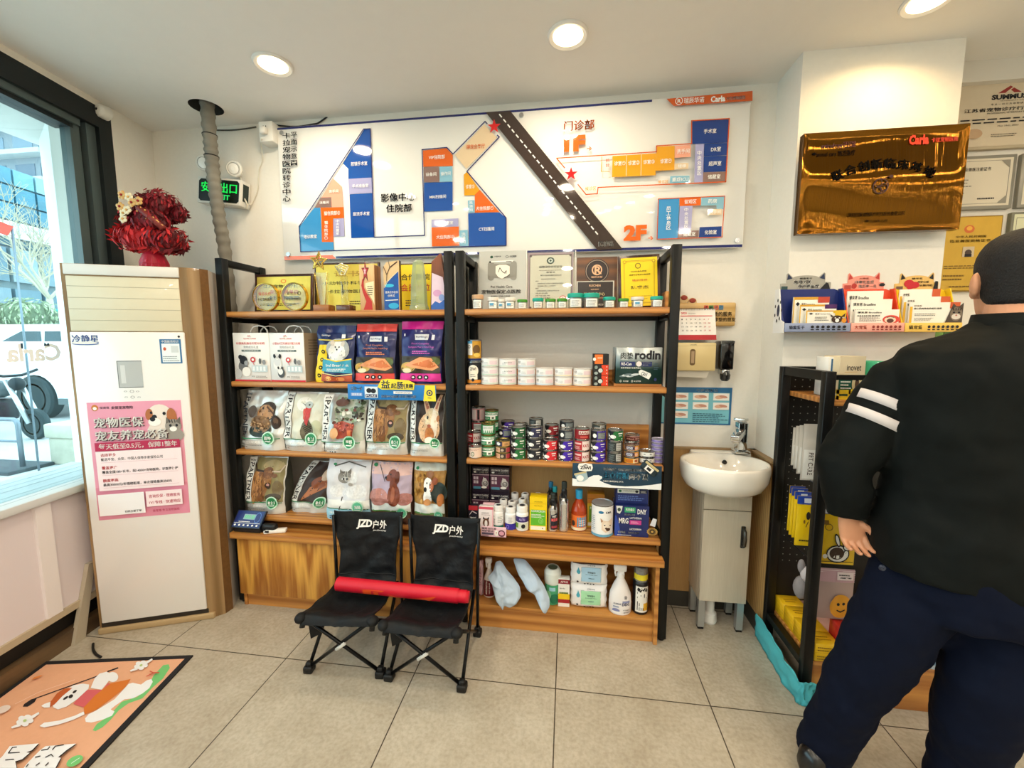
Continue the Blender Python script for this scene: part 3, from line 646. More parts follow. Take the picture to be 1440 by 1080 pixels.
# blue night-sky award
Y = 1.89;xa,xb = X_(540,Y),X_(562,Y);zl = Yp(540,369,Y).z;zr = Yp(562,366,Y).z;w = xb - xa
t = thing('tree_award','award block with inlaid branches above a blue starry half','award',((xa + xb) / 2,Y,Z1))
mb = MB();mb.prism([(xa,Y,Z1),(xb,Y,Z1),(xb,Y,zr),(xa + w * .2,Y,zl),(xa,Y,zl - .02)],(0,.025,0),wood('#cfa873','#e8c896','Z',14),MAHO);mb.build('block',t)
mb = MB();p = Print(mb,facefront(xa,xb,Z1,zr,Y));BL = mat('#1c4f9e',.25,noise=.5,nscale=40);p.poly([(0,.01),(.95,.01),(.95,.78),(.55,.68),(.2,.58),(0,.45)],BL);p.ell(.35,.5,.3,.035,mat('#38b6d8',.3));p.ell(.6,.09,.33,.06,mat('#2fa3d2',.3));p.line([(.05,.46),(.25,.58),(.6,.69),(.95,.79)],.02,mat('#e8d9b0',.4))
BRN = mat('#4a2c1a');p.line([(.2,.6),(.22,.72),(.42,.86),(.35,.99)],.03,BRN);p.line([(.42,.86),(.9,.97)],.03,BRN);p.line([(.22,.72),(.02,.88)],.03,BRN);p.text('最美合作伙伴',.1,.34,.9,.39,WHITE);p.text('优秀奖',.25,.27,.7,.32,WHITE);p.line([(.1,.2),(.9,.21)],.015,WHITE);mb.build('motif',t)
# glass obelisk
Y = 1.89;cx = X_(586,Y);zt = Yp(586,364,Y).z;t = thing('glass_obelisk','pale green faceted glass obelisk award','award',(cx,Y,Z1));GG = glassmat('#dfeecb',.12,.05,'green_crystal',.28)
mb = MB();mb.lathe([(.046,0),(.047,.012),(.040,.03),(.036,.14),(.026,zt - Z1 - .012),(.014,zt - Z1)],(cx,Y + .03,Z1),GG,6,a0=.5)
for i in range(len(mb.sm)): mb.sm[i] = False
mb.build('crystal',t)
mb = MB();p = Print(mb,facefront(cx - .03,cx + .03,Z1,zt,Y - .013));DK = mat('#7d8a4a');p.lines(.2,.06,.8,.28,6,DK,.3,7);p.line([(.5,.7),(.3,.4)],.02,DK);p.line([(.55,.75),(.75,.45)],.02,DK);mb.build('engraving',t)
# pink and blue award
Y = 1.905;xa,xb = X_(606,Y),X_(626,Y);zt = Yp(622,356,Y).z;zl = Yp(608,368,Y).z;w = xb - xa
t = thing('slanted_award','slanted walnut award with a pink and blue painted panel','award',((xa + xb) / 2,Y,Z1))
mb = MB();mb.prism([(xa - .004,Y,Z1),(xb + .004,Y,Z1),(xb,Y,Z1 + .14),(xa + w * .7,Y,zt),(xa + w * .08,Y,zl)],(0,.03,0),wood('#5a2c16','#8a4a26','Z',14));mb.build('block',t)
mb = MB();p = Print(mb,facefront(xa,xb,Z1,zt,Y));p.poly([(0,.01),(1,.01),(1,.3),(.85,.58),(.1,.66)],mat('#ecd3e2',.3,noise=.1,nscale=30));p.poly([(0,.01),(1,.01),(1,.2),(.6,.12),(.3,.16),(0,.08)],mat('#3c6cc0',.3,noise=.3,nscale=40));p.ell(.45,.3,.3,.06,mat('#d9a3cb',.3));p.ell(.75,.22,.2,.06,mat('#8fa6dd',.3));mb.build('motif',t)
# ------------------------------------------------ gift boxes and bags (second board, left)
Z2 = ZG[1];YREF = 505
def dogface(p,x,y,s,c1,c2=None,ar=1.):   # a small generic dog head and chest
    c2 = c2 or INK;p.ell(x,y - s * .9 * ar,s * .8,s * .9 * ar,c1);p.ell(x,y,s * .7,s * .6 * ar,c1);p.ell(x - s * .6,y + s * .25 * ar,s * .28,s * .45 * ar,c2,rot=.4);p.ell(x + s * .6,y + s * .25 * ar,s * .28,s * .45 * ar,c2,rot=-.4)
    p.ell(x,y - s * .22 * ar,s * .3,s * .26 * ar,WHITE);p.ell(x,y - s * .1 * ar,s * .12,s * .1 * ar,INK);p.ell(x - s * .25,y + s * .12 * ar,s * .07,s * .07 * ar,INK);p.ell(x + s * .25,y + s * .12 * ar,s * .07,s * .07 * ar,INK)
def art_gift(seed):
    def f(p,w,h):
        ar = w / h
        p.rect(.0,.0,1,.035,RED);p.ell(.47,.925,.07,.025,WHITE);p.line([(.43,.925),(.45,.945),(.47,.925),(.49,.945),(.51,.925)],.012,RED);p.text('ROYAL CANIN',.32,.865,.66,.895,RED,.01)
        p.text('幼猫高乳脂全价配方奶糕' if seed == 0 else '小型幼犬离乳期全价配方奶糕',.1,.76,.9,.81,RED,.01);p.text('宠物成长礼盒' ,.3,.68,.72,.735,PK('#8a8a8a'));p.rect(.24,.615,.78,.655,PK('#5d6a66'));p.text('专为幼宠设计',.3,.622,.72,.648,WHITE)
        if seed == 0:
            p.ell(.26,.3,.13,.13,PK('#6a6a6a'));p.ell(.28,.44,.11,.09,INK);p.ell(.2,.5,.06,.05,INK);p.ell(.12,.16,.1,.1,PK('#bdbdbd'));p.ell(.35,.2,.12,.1,WHITE);p.ell(.36,.38,.06,.05,PK('#999999'))
        else:
            p.ell(.22,.36,.12,.12,WHITE);dogface(p,.22,.5,.13,PK('#dcdcdc'),INK,ar);p.ell(.32,.18,.1,.1,PK('#4a4a4a'));dogface(p,.3,.27,.09,WHITE,INK,ar)
        p.ell(.55,.45,.07,.07 * ar,RED);p.ell(.55,.45,.035,.035 * ar,WHITE);p.line([(.55,.4),(.58,.34)],.015,RED)
        p.ell(.75,.42,.035,.06,PK('#555555'));p.ell(.86,.4,.05,.05,PK('#888888'));p.rect(.52,.2,.95,.33,PK('#c4d2d6'));
        for k in range(4): p.rect(.54 + .1 * k,.22,.6 + .1 * k,.31,PK('#eef2f2'))
        p.text('净重',.5,.09,.58,.12,INK);p.lines(.62,.08,.95,.13,2,PK('#777777'),.4,seed)
    return f
Y = 1.875
def giftbox(xa,xb,seed,lb):
    x0,x1 = X_(xa,Y),X_(xb,Y);z1 = Yp((xa + xb) / 2,468,Y).z
    t = carton('gift_box',lb,'gift box','white gift boxes with handles',x0,x1,Z2,z1,Y,.17,mat('#f0efec',.45),art_gift(seed),(lambda p,d,h: (p.rect(0,0,1,1,mat('#b5a184',.7)),p.lines(.2,.55,.8,.9,6,PK('#7a6a50'),.4,3))) if seed else None)
    for yy in (.05,.12):
        mb = MB();cx = (x0 + x1) / 2 + .01;mb.tube([(cx - .048,Y + yy,z1 - .004),(cx - .046,Y + yy,z1 + .014),(cx - .03,Y + yy,z1 + .032),(cx,Y + yy,z1 + .038),(cx + .03,Y + yy,z1 + .032),(cx + .046,Y + yy,z1 + .014),(cx + .048,Y + yy,z1 - .004)],(.0015,.005) and .0035,mat('#d9d9d6',.4),8);mb.build('handle',t)
giftbox(329,379,0,'white gift box printed with grey kittens, next to the shelf post');giftbox(380,428.5,1,'white gift box printed with black and white puppies')
SAL = PK('#e39a68');SAL2 = PK('#c9703f')
def fish(p,y0,y1):
    p.rect(.02,y0,.98,y1,PK('#3b3428'));d = y1 - y0;p.ell(.2,y0 + d * .35,.2,d * .3,PK('#c9a552'));p.ell(.85,y0 + d * .7,.14,d * .25,PK('#5b6a3a'));p.poly([(.08,y0 + d * .45),(.5,y0 + d * .95),(.78,y0 + d * .9),(.95,y0 + d * .35),(.8,y0 + d * .15),(.4,y0 + d * .3)],SAL);p.poly([(.3,y0 + d * .5),(.72,y0 + d * .82),(.9,y0 + d * .4),(.75,y0 + d * .3)],SAL2);p.ell(.18,y0 + d * .15,.12,d * .14,PK('#e0d3b0'))
def art_blue(top):
    def f(p,w,h):
        p.rect(.36,.70,.68,.79,PK('#d8dbe0'));p.text('fish4dogs',.38,.725,.66,.765,NAVY,.01);p.rect(.75,.70,.82,.78,PK('#e8eaf2'));p.text('Food Complete',.28,.62,.72,.655,PK('#e4885c') if top == 'r' else PK('#d468c8'));p.text('Complete Meal for Adult Dogs',.2,.565,.84,.60,PK('#e4885c') if top == 'r' else PK('#d468c8'));p.lines(.3,.48,.76,.54,2,PK('#e4885c') if top == 'r' else PK('#d468c8'),.5,2)
        fish(p,.17,.44);c = PK('#d8483e') if top == 'r' else PK('#cf2a8e');p.rect(.01,.04,.99,.165,c)
        for x in (.35,.5,.66): p.ell(x,.105,.06,.035,INK);p.ell(x,.105,.025,.015,WHITE)
        p.rect(.1,.76,.13,.8,WHITE)
    return f
def art_white_dog(p,w,h):
    p.poly([(.0,.0),(.24,.0),(.34,.66),(.1,.66)],PK('#f0cf1c'));
    for k,y in enumerate((.12,.26,.4,.54)): p.ell(.13 + .035 * k,y,.05,.035,INK);p.ell(.13 + .035 * k,y,.02,.014,PK('#f0cf1c'))
    p.ell(.62,.57,.3,.2,PK('#a9b0b2'));p.ell(.6,.52,.24,.16,PK('#e6e6e2'));p.ell(.62,.62,.15,.11,PK('#f1efe9'));p.ell(.5,.69,.05,.05,PK('#cfc8be'));p.ell(.75,.68,.05,.05,PK('#cfc8be'));p.ell(.56,.62,.018,.014,INK);p.ell(.66,.62,.018,.014,INK);p.ell(.6,.575,.025,.016,INK)
    p.poly([(.22,.2),(.98,.16),(.98,.40),(.6,.36),(.24,.42)],PK('#3d9cb8'));p.text('Small Breed Adult',.32,.28,.92,.325,WHITE,.01);p.lines(.36,.2,.9,.26,2,WHITE,.4,4);p.line([(.26,.42),(.6,.37),(.98,.41)],.02,PK('#f0cf1c'))
    p.poly([(.2,.02),(.98,.02),(.98,.13),(.6,.1),(.22,.16)],PK('#b8542e'));p.ell(.4,.07,.08,.04,PK('#e7b060'));p.ell(.7,.06,.1,.035,PK('#d78848'));p.line([(.22,.17),(.6,.12),(.98,.15)],.015,PK('#e8d9a0'));p.text('fish4dogs',.16,.80,.4,.84,WHITE);p.rect(.7,.77,.8,.84,WHITE);p.line([(.1,.75),(.6,.73),(.98,.77)],.02,PK('#d8c24a'))
YB2 = 1.87
pouch('food_bag','navy and teal food bag showing a white dog, beside the gift boxes','navy bags on the second board',X_(440,YB2),X_(495,YB2),Z2,Yp(470,457,YB2).z,YB2,.09,'#1d2c5e',art_white_dog,.06,side='#15214a',seed=1,cap='#1c2b62')
pouch('food_bag','navy food bag with red top strip and a salmon picture','navy bags on the second board',X_(496,YB2),X_(554,YB2),Z2,Yp(525,455,YB2).z,YB2,.09,'#1b2358',art_blue('r'),.06,side='#12183e',seed=2,cap='#cf4038')
pouch('food_bag','navy food bag with magenta top strip and a salmon picture','navy bags on the second board',X_(560,YB2),X_(620,YB2),Z2,Yp(590,451,YB2).z,YB2,.09,'#1d1f62',art_blue('m'),.06,side='#12143e',seed=3,cap='#c41f86')
# shelf talker clipped to the second board
YREF = 551;Y = 1.842;t = thing('shelf_sign','blue shelf edge sign with yellow pop-up lettering below the navy bags','sign',Yp(551,551,Y))
x0,x1,zt,zb = X_(489,Y),X_(613,Y),Yp(551,541,Y).z,Yp(551,562.5,Y).z;xs = X_(595,Y)
mb = MB();mb.bbox((x0,Y,zb),(x1,Y + .003,zt),mat('#1f7ac4',.4),.0008);mb.box((x0 + .01,Y + .003,zt - .012),(x1 - .01,Y + .019,zt - .006),mat('#1f7ac4',.4));p = Print(mb,facefront(x0,x1,zb,zt,Y));YL = mat('#f0dc38')
p.poly([(.86,-.03),(1.0,-.03),(.99,1.0),(.88,1.0)],YL);p.ring(.93,.5,.035,.2,.013,NAVY);p.ell(.93,.5,.012,.07,NAVY);p.text('fido',.91,.14,.95,.24,NAVY)
p.text('让宠一步',.04,.6,.17,.86,WHITE,.02);p.rect(.04,.22,.17,.44,PK('#8ca9de'));p.text('健康有道',.05,.26,.16,.41,WHITE);p.rect(.2,.12,.35,.86,PK('#d9e6ee'));p.ell(.25,.6,.03,.16,INK);p.ell(.3,.58,.03,.16,INK);p.rect(.21,.16,.34,.36,NAVY);p.text('PURE',.22,.19,.33,.32,WHITE)
p.rect(.53,.42,.74,.58,WHITE);p.text('WWW.DOGS',.55,.45,.72,.55,NAVY);p.text('英国WDJ指南多年推荐品牌',.39,.12,.78,.34,WHITE,.02);mb.build('strip',t)
mb = MB();xa,xb,za,zc = X_(531,Y - .006),X_(583,Y - .006),Yp(557,548,Y - .006).z,Yp(557,533,Y - .006).z
mb.prism([(xa,Y - .006,za + .012),(xa + .02,Y - .006,zc - .004),(xa + .05,Y - .006,zc),(xb - .03,Y - .006,zc - .006),(xb,Y - .006,zc - .02),(xb - .005,Y - .006,za),(xa + .02,Y - .006,za)],(0,.006,0),YL);p = Print(mb,facefront(xa,xb,za,zc,Y - .006));p.text('益',.1,.1,.34,.88,mat('#1a5ca8'),.03);p.text('起',.37,.1,.52,.6,mat('#1a5ca8'),.02);p.text('肠',.53,.08,.7,.75,mat('#1a5ca8'),.03);p.text('健康',.71,.1,.97,.58,mat('#1a5ca8'),.02);mb.build('pop_up',t)
# ------------------------------------------------ silver food bags (third and fourth boards, left)
FU = dict(noise=.45,nscale=85);BRN1,BRN2,BRN3 = PK('#9a6a3c',**FU),PK('#7a4e2a',**FU),PK('#c08a54',**FU);GRN = PK('#177a45');GRNL = PK('#8fd0a8');DKB = PK('#3a2a20')
def badge(p,x,y,ar,txt,r=.15,pale=False):
    p.ell(x,y,r,r * ar,GRNL);p.ring(x,y,r * .97,r * .97 * ar,r * .1,PK('#d8efe0'));p.ell(x,y,r * .78,r * .78 * ar,GRN if not pale else PK('#5fbf95'))
    p.text(txt,x - r * .55,y - r * .25 * ar,x + r * .55,y + r * .3 * ar,WHITE,.03);p.rect(x - r * .5,y - r * .5 * ar,x + r * .5,y - r * .38 * ar,WHITE)
def partner(p,w,h,strip=True,x=.02):
    if strip: p.rect(x,.22,x + .19,.99,PK('#e9e9e4'))
    p.text('鲜粮',x + .03,.92,x + .17,.965,INK,.02);p.textcw('PARTNER',x + .04,.24,x + .165,.90,INK,.02)
def base_low(p,w,h,txt,bx=.76,line='全价无谷鲜肉配方'):
    ar = w / h;p.rect(.01,.205,.99,.22,GRN);p.text(line,.06,.125,.62,.175,WHITE,.03);p.text('犬粮',.12,.05,.2,.075,INK);p.lines(.06,.09,.6,.11,1,PK('#8b8d8a'),.5,2);badge(p,bx,.22,ar,txt)
def cow(p,x,y,s,ar):
    p.ell(x - .14 * s,y - .32 * s * ar,.26 * s,.42 * s * ar,BRN1);p.ell(x - .2 * s,y - .2 * s * ar,.14 * s,.25 * s * ar,BRN3);p.ell(x - .05 * s,y - .55 * s * ar,.1 * s,.2 * s * ar,BRN2);p.ell(x - .25 * s,y - .6 * s * ar,.06 * s,.2 * s * ar,BRN3)
    p.ell(x + .12 * s,y - .12 * s * ar,.14 * s,.26 * s * ar,BRN1);p.ell(x + .13 * s,y + .02 * s * ar,.16 * s,.14 * s * ar,BRN2);p.ell(x + .16 * s,y - .3 * s * ar,.08 * s,.09 * s * ar,DKB);p.ell(x + .16 * s,y - .28 * s * ar,.04 * s,.03 * s * ar,PK('#d0a098'))
    p.line([(x + .0 * s,y + .06 * s * ar),(x - .2 * s,y + .08 * s * ar),(x - .32 * s,y + .26 * s * ar)],.035 * s,DKB);p.line([(x + .26 * s,y + .06 * s * ar),(x + .46 * s,y + .06 * s * ar),(x + .54 * s,y + .2 * s * ar)],.03 * s,PK('#cbb9a0'));p.ell(x - .06 * s,y - .02 * s * ar,.07 * s,.05 * s * ar,BRN2);p.ell(x + .33 * s,y - .04 * s * ar,.07 * s,.05 * s * ar,BRN2)
    rr = random.Random(3)
    for k in range(46):
        a,b = x + rr.uniform(-.38,.1) * s,y - rr.uniform(.0,.68) * s * ar;p.line([(a,b),(a + rr.uniform(-.03,.02),b - .09 * s * ar)],.012 * s,rr.choice((BRN3,BRN2,DKB,BRN1,PK('#d8a66a'))));p.l -= p.step
    for k in range(8): p.line([(x - .3 * s + .05 * k * s,y - .2 * s * ar - (.07 * (k % 3)) * s * ar),(x - .32 * s + .055 * k * s,y - .5 * s * ar - (.05 * (k % 2)) * s * ar)],.014 * s,BRN3 if k % 2 else BRN2)
def a_bowl(p,w,h):
    ar = w / h;p.ell(.62,.66,.2,.16,DKB);p.ell(.58,.64,.2,.13,PK('#b58a62',**FU));p.line([(.42,.72),(.6,.8),(.78,.7)],.03,DKB);p.line([(.42,.65),(.6,.73),(.78,.62)],.03,PK('#5a3a26'));p.ell(.84,.48,.12,.12,DKB);p.ell(.84,.5,.06,.06,PK('#6a5240'));p.ell(.46,.34,.27,.12,PK('#22302a'));p.ell(.46,.44,.25,.15,PK('#8a6a4a',**FU))
    rr = random.Random(1)
    for _ in range(40): a,b = rr.uniform(0,6.28),rr.uniform(0,1) ** .5;p.ell(.46 + .22 * b * math.cos(a),.45 + .12 * b * math.sin(a),.022,.014,rr.choice((PK('#b08a62'),PK('#6a4a30'),PK('#c8a47a'))),6)
    p.ell(.3,.66,.1,.1,PK('#4a3a2e'));partner(p,w,h,False);base_low(p,w,h,'原野',.74)
def a_bird(p,w,h):
    ar = w / h;p.rect(.22,.22,.99,.97,PK('#dcdccb'));p.ell(.5,.8,.2,.12,PK('#f0efe6'));p.ell(.85,.4,.14,.14,PK('#c4c8a8'));p.ell(.62,.36,.15,.2,PK('#6a6450',**FU))
    for k in range(7): p.line([(.5 + .02 * k,.46 - .03 * k),(.62,.5 - .035 * k),(.74 - .01 * k,.45 - .03 * k)],.016,PK('#2e2a22'))
    p.poly([(.5,.62),(.56,.78),(.66,.8),(.7,.6),(.62,.44),(.56,.5)],PK('#c43a34',**FU));p.ell(.53,.64,.05,.09,PK('#d8584c'));p.ell(.62,.79,.085,.06,PK('#b8c4c4'));p.ell(.63,.79,.02,.015,INK);p.poly([(.55,.8),(.44,.83),(.55,.77)],PK('#8a8f86'));partner(p,w,h,True);base_low(p,w,h,'8:1:1',.74)
def a_meat(p,w,h):
    rr = random.Random(4);p.rect(.24,.22,.99,.97,PK('#c7cfc0'))
    for _ in range(70): p.ell(rr.uniform(.28,.95),rr.uniform(.5,.93),rr.uniform(.02,.06),rr.uniform(.015,.04),rr.choice((PK('#5b6b4e'),PK('#8aa07a'),PK('#e9ece4'),PK('#6a3a2a'),PK('#a8b8a0'),PK('#3f3a34'))),7)
    p.ell(.45,.86,.16,.06,PK('#5d3a2c'));p.poly([(.3,.5),(.5,.56),(.82,.5),(.78,.3),(.4,.26)],PK('#a94a38',**FU))
    for _ in range(30): p.ell(rr.uniform(.34,.8),rr.uniform(.38,.55),.02,.014,rr.choice((PK('#6a2c22'),PK('#c86a50'))),6)
    p.ell(.35,.36,.1,.09,PK('#d9a878'));p.rect(.7,.28,.78,.42,PK('#d47a4a'));partner(p,w,h,True);base_low(p,w,h,'原野',.74);p.ell(.3,.06,.014,.012,INK);p.ell(.36,.06,.014,.012,INK);p.ell(.42,.06,.014,.012,INK)
def a_cow(bg):
    def f(p,w,h):
        p.rect(.22,.22,.985,.985,PK(bg));p.ell(.7,.86,.26,.09,PK('#b3a070'));p.ell(.85,.45,.13,.16,PK('#7a6a4c'));p.ell(.75,.3,.2,.07,PK('#4e4232'));cow(p,.48,.72,.92,w / h);partner(p,w,h,True);base_low(p,w,h,'8:1:1',.76)
    return f
def a_rabbit(p,w,h):
    p.rect(.2,.22,.99,.985,PK('#2b2220'));p.ell(.6,.45,.32,.24,PK('#dbb48c',**FU));p.ell(.66,.6,.2,.16,PK('#e6cba8',**FU));p.ell(.76,.55,.1,.24,PK('#f0e4d2'));p.poly([(.5,.68),(.36,.97),(.48,.96),(.6,.74)],PK('#e2c4a4'));p.poly([(.52,.72),(.42,.92),(.48,.93),(.57,.76)],PK('#b4725a'));p.poly([(.72,.74),(.86,.97),(.95,.97),(.84,.7)],PK('#e2c4a4'));p.poly([(.76,.76),(.88,.93),(.91,.93),(.82,.74)],PK('#b4725a'))
    p.ell(.56,.62,.03,.025,INK);p.ell(.62,.36,.14,.12,PK('#c07a44',**FU));p.ell(.62,.49,.06,.03,PK('#a85a3c'));p.ell(.85,.6,.04,.05,PK('#b87a4c'));p.ell(.6,.26,.12,.05,PK('#f2ece2'));partner(p,w,h,True,.0);base_low(p,w,h,'8:1:1',.78)
SIL = mat('#dcdcd8',.32,.35,coat=.25,noise=.08,nscale=12)
Z3 = ZG[2];YREF = 600;Y = 1.865;G = 'silver food bags with animal pictures'
for k,(xa,xb,yt,a,lb) in enumerate(((336,397,549,a_bowl,'silver food bag showing a bowl of kibble, leftmost on the third board'),(394,454,551,a_bird,'silver food bag showing a red-necked bird'),(452,513,553,a_meat,'silver food bag showing meat chunks and greens'),(510,573,553,a_cow('#9b8a5e'),'silver food bag with a horned brown cow, beside the rabbit bag'),(573,625,552,a_rabbit,'silver food bag with a rabbit picture'))):
    pouch('food_bag',lb,G,X_(xa,Y),X_(xb,Y) - .012,Z3,Yp((xa + xb) / 2,yt,Y + .06).z,Y + .004,.11,SIL,a,.05,shear=.01 if k < 4 else 0.,side='#a9aaa2',seed=11 + k)
def a_cat(p,w,h):
    p.rect(.0,.01,1,.2,PK('#9fd3e8'));p.rect(.0,.2,1,.36,PK('#f2f3ef'));p.rect(.0,.2,.98,.215,GRN);p.rect(.0,.36,1,.98,PK('#d9dadf'));p.ell(.3,.5,.2,.1,PK('#f4f4f6',**FU));p.ell(.72,.5,.25,.12,PK('#f4f4f6',**FU));p.ell(.55,.72,.2,.12,PK('#eceef0',**FU));p.ell(.42,.72,.14,.1,PK('#8a8680'));p.ell(.5,.74,.1,.08,PK('#c9c4bc'))
    for k in range(5): p.line([(.4 + .04 * k,.82),(.42 + .04 * k,.74)],.02,PK('#3a342e'))
    p.ell(.42,.7,.02,.02,INK);p.ell(.52,.71,.02,.02,INK);p.poly([(.34,.78),(.33,.86),(.41,.81)],PK('#6a625a'));p.poly([(.52,.82),(.58,.88),(.6,.79)],PK('#6a625a'));p.line([(.2,.9),(.5,.97),(.9,.9)],.02,PK('#55504a'));p.line([(.4,.4),(.35,.2)],.025,PK('#4a4642'));p.ell(.2,.93,.04,.02,GRN);p.ell(.6,.62,.05,.03,PK('#a9a49e'))
    p.text('全价猫用主粮',.12,.125,.6,.165,WHITE,.03);p.lines(.12,.08,.4,.11,1,NAVY,.5,2)
    for k in range(3): p.ell(.14 + .06 * k,.055,.022,.014,NAVY)
    badge(p,.78,.26,w / h,'猫',.13,True)
def a_dog(p,w,h):
    p.rect(0,.01,1,.2,PK('#4a2c1c'));p.rect(0,.2,1,.36,PK('#e9ebe4'));p.rect(0,.2,1,.225,PK('#5a8a4a'));p.rect(0,.36,1,.99,PK('#b6a6bb'));p.rect(0,.8,1,.99,PK('#d8b4ae'));p.ell(.2,.44,.25,.14,PK('#b9827a',**FU));p.ell(.85,.42,.2,.1,PK('#a8706a',**FU));p.rect(0,.36,1,.42,PK('#9a6258'))
    D = PK('#7a3c26',**FU);p.ell(.6,.48,.16,.18,D);p.rect(.5,.37,.72,.46,D);p.ell(.58,.65,.1,.12,D);p.ell(.56,.79,.13,.1,D);p.ell(.68,.77,.06,.1,PK('#5e2c1c'));p.ell(.45,.75,.08,.05,D);p.ell(.38,.755,.03,.02,INK);p.ell(.5,.81,.018,.014,INK);p.ell(.58,.5,.05,.12,PK('#9a5638'));p.line([(.22,.95),(.36,.7)],.02,PK('#5a4a4a'));p.ell(.1,.95,.05,.03,GRN)
    p.text('全价成年期犬粮',.08,.125,.64,.17,WHITE,.03);p.lines(.08,.08,.5,.1,1,WHITE,.4,3);badge(p,.8,.2,w / h,'犬',.13,True)
def a_beagle(p,w,h):
    p.rect(0,.01,1,.19,PK('#6b5a34'));p.rect(0,.19,1,.36,PK('#e9ebe4'));p.rect(0,.19,1,.215,PK('#5a8a4a'));p.rect(0,.36,1,.9,PK('#a87a34',**FU));p.rect(0,.88,1,.985,PK('#cfd3c8'));rr = random.Random(9)
    for _ in range(26): p.ell(rr.uniform(.05,.4),rr.uniform(.4,.85),.04,.03,rr.choice((PK('#7a5220'),PK('#c79a4c'),PK('#b88638'))),7)
    p.ell(.85,.55,.25,.17,PK('#22302e',**FU));p.ell(.5,.48,.14,.14,WHITE);p.ell(.9,.44,.1,.1,PK('#b5703a'));p.ell(.5,.68,.14,.11,WHITE);p.ell(.62,.66,.07,.08,PK('#a8623c'));p.ell(.72,.74,.09,.06,PK('#8a4a2c'));p.ell(.42,.6,.05,.04,INK);p.ell(.46,.7,.02,.016,INK);p.ell(.58,.69,.02,.016,INK);p.ell(.55,.84,.12,.06,PK('#8a5a34'));p.ell(.15,.93,.05,.025,GRN);p.ell(.5,.4,.12,.05,PK('#c58a52'))
    p.text('全价幼孕期犬粮',.1,.115,.64,.16,WHITE,.03);p.lines(.1,.06,.5,.09,1,WHITE,.4,3);badge(p,.84,.2,w / h,'犬',.13,True)
def a_cow2(p,w,h):
    p.rect(.2,.22,.99,.99,PK('#3a2a22'));p.poly([(.3,.25),(.9,.55),(.95,.75),(.4,.5)],PK('#b06a3a'));p.ell(.6,.6,.2,.12,PK('#8a4a28'));p.ell(.7,.78,.14,.14,PK('#cbb29a'));partner(p,w,h,True,.0);base_low(p,w,h,'8:1:1',.8)
Z4 = ZG[3];YREF = 690;Y = 1.868;G2 = 'food bags on the lowest board'
pouch('food_bag','silver food bag with a horned brown cow, behind the weighing scale',G2,X_(342,Y + .02),X_(395,Y + .02),Z4,Yp(368,640,Y + .1).z,Y + .02,.12,SIL,a_cow('#8f8458'),.05,shear=.005,side='#4a4a40',seed=21,waist=.02)
pouch('food_bag','slumped silver food bag leaning over beside the cat food bag',G2,X_(403,1.92),X_(455,1.92),Z4,Yp(440,650,2.0).z,1.925,.12,SIL,a_cow2,.22,shear=.085,side='#a9aaa2',seed=22,waist=-.05)
pouch('food_bag','white and pale blue cat food bag with a tabby cat',G2,X_(456,Y),X_(518,Y),Z4,Yp(488,645,Y + .06).z,Y - .008,.10,'#e6e8e8',a_cat,.05,side='#c9d6da',seed=23,waist=.03)
pouch('food_bag','mauve and brown food bag with a red setter dog',G2,X_(519.5,Y),X_(576.5,Y),Z4,Yp(548,648,Y + .06).z,Y - .008,.10,'#c4aaa8',a_dog,.05,side='#7a5a4c',seed=24,waist=.03)
pouch('food_bag','ochre food bag with a beagle in straw, next to the middle posts',G2,X_(579,Y),X_(624,Y),Z4,Yp(608,650,Y + .06).z,Y - .004,.10,'#c8bfa8',a_beagle,.05,side='#7a6a44',seed=25,waist=.03)
# ------------------------------------------------ scale and white strip on the cabinet top
ZT = .421;YREF = 735
t = thing('weighing_scale','blue faced electronic scale on the wooden cabinet corner','scale',(X_(346,1.80),1.84,ZT))
x0,x1 = X_(326,1.81),X_(364,1.81);xa,xb = X_(330,1.83),X_(369,1.83)
mb = MB();mb.bbox((x0 + .005,1.812,ZT),(x1,1.856,ZT + .035),mat('#141618',.35),.004);mb.build('body',t)
mb = MB();A = V((x0 - .004,1.806,ZT + .028));B = V((x1 - x0 + .006,0,0));C = V((.012,.045,.075));n = B.cross(C).normalized();mb.prism([A,A + B,A + B + C,A + C],-n * .012,mat('#101830',.3));p = Print(mb,uvP(A,B,C));p.rect(.03,.05,.97,.95,mat('#12246a',.3));p.rect(.3,.48,.72,.78,mat('#8ea9b8',.2));p.text('888.80',.33,.52,.7,.74,mat('#3fae62',.4,emit=.6));p.ring(.8,.6,.1,.3,.01,mat('#5a86d8',.4))
p.rect(.04,.26,.96,.28,WHITE)
for k in range(6): p.ell(.11 + .155 * k,.15,.035,.05,WHITE)
p.lines(.2,.33,.6,.42,1,WHITE,.4,2);mb.build('display',t)
mb = MB();mb.bbox((x1 - .005,1.82,ZT),(x1 + .075,1.857,ZT + .044),mat('#17191b',.4),.012);mb.tube([(x1 + .02,1.822,ZT + .02),(x1 + .03,1.812,ZT + .012),(x1 + .05,1.812,ZT + .012)],.006,BLACK,8);mb.build('hinge_block',t)
a = Yp(372,751,1.81);b = Yp(402,741,1.81)
mb = MB();R = Matrix.Rotation(.3,4,'Z');mb.M = Matrix.Translation((X_(385,1.83),1.835,ZT)) @ R;mb.bbox((-.05,-.016,0),(.055,.016,.018),mat('#efece4',.4),.004);mb.box((-.0505,-.01,.004),(-.05,.01,.014),mat('#c8c4ba'))
tag(mb.build('white_strip',origin=(X_(385,1.83),1.835,ZT)),'small white plastic strip lying beside the weighing scale','plastic strip')
YREF = 395
# ================================================================= goods on the right half of the shelving
Z1,Z2,Z3,Z4 = ZG
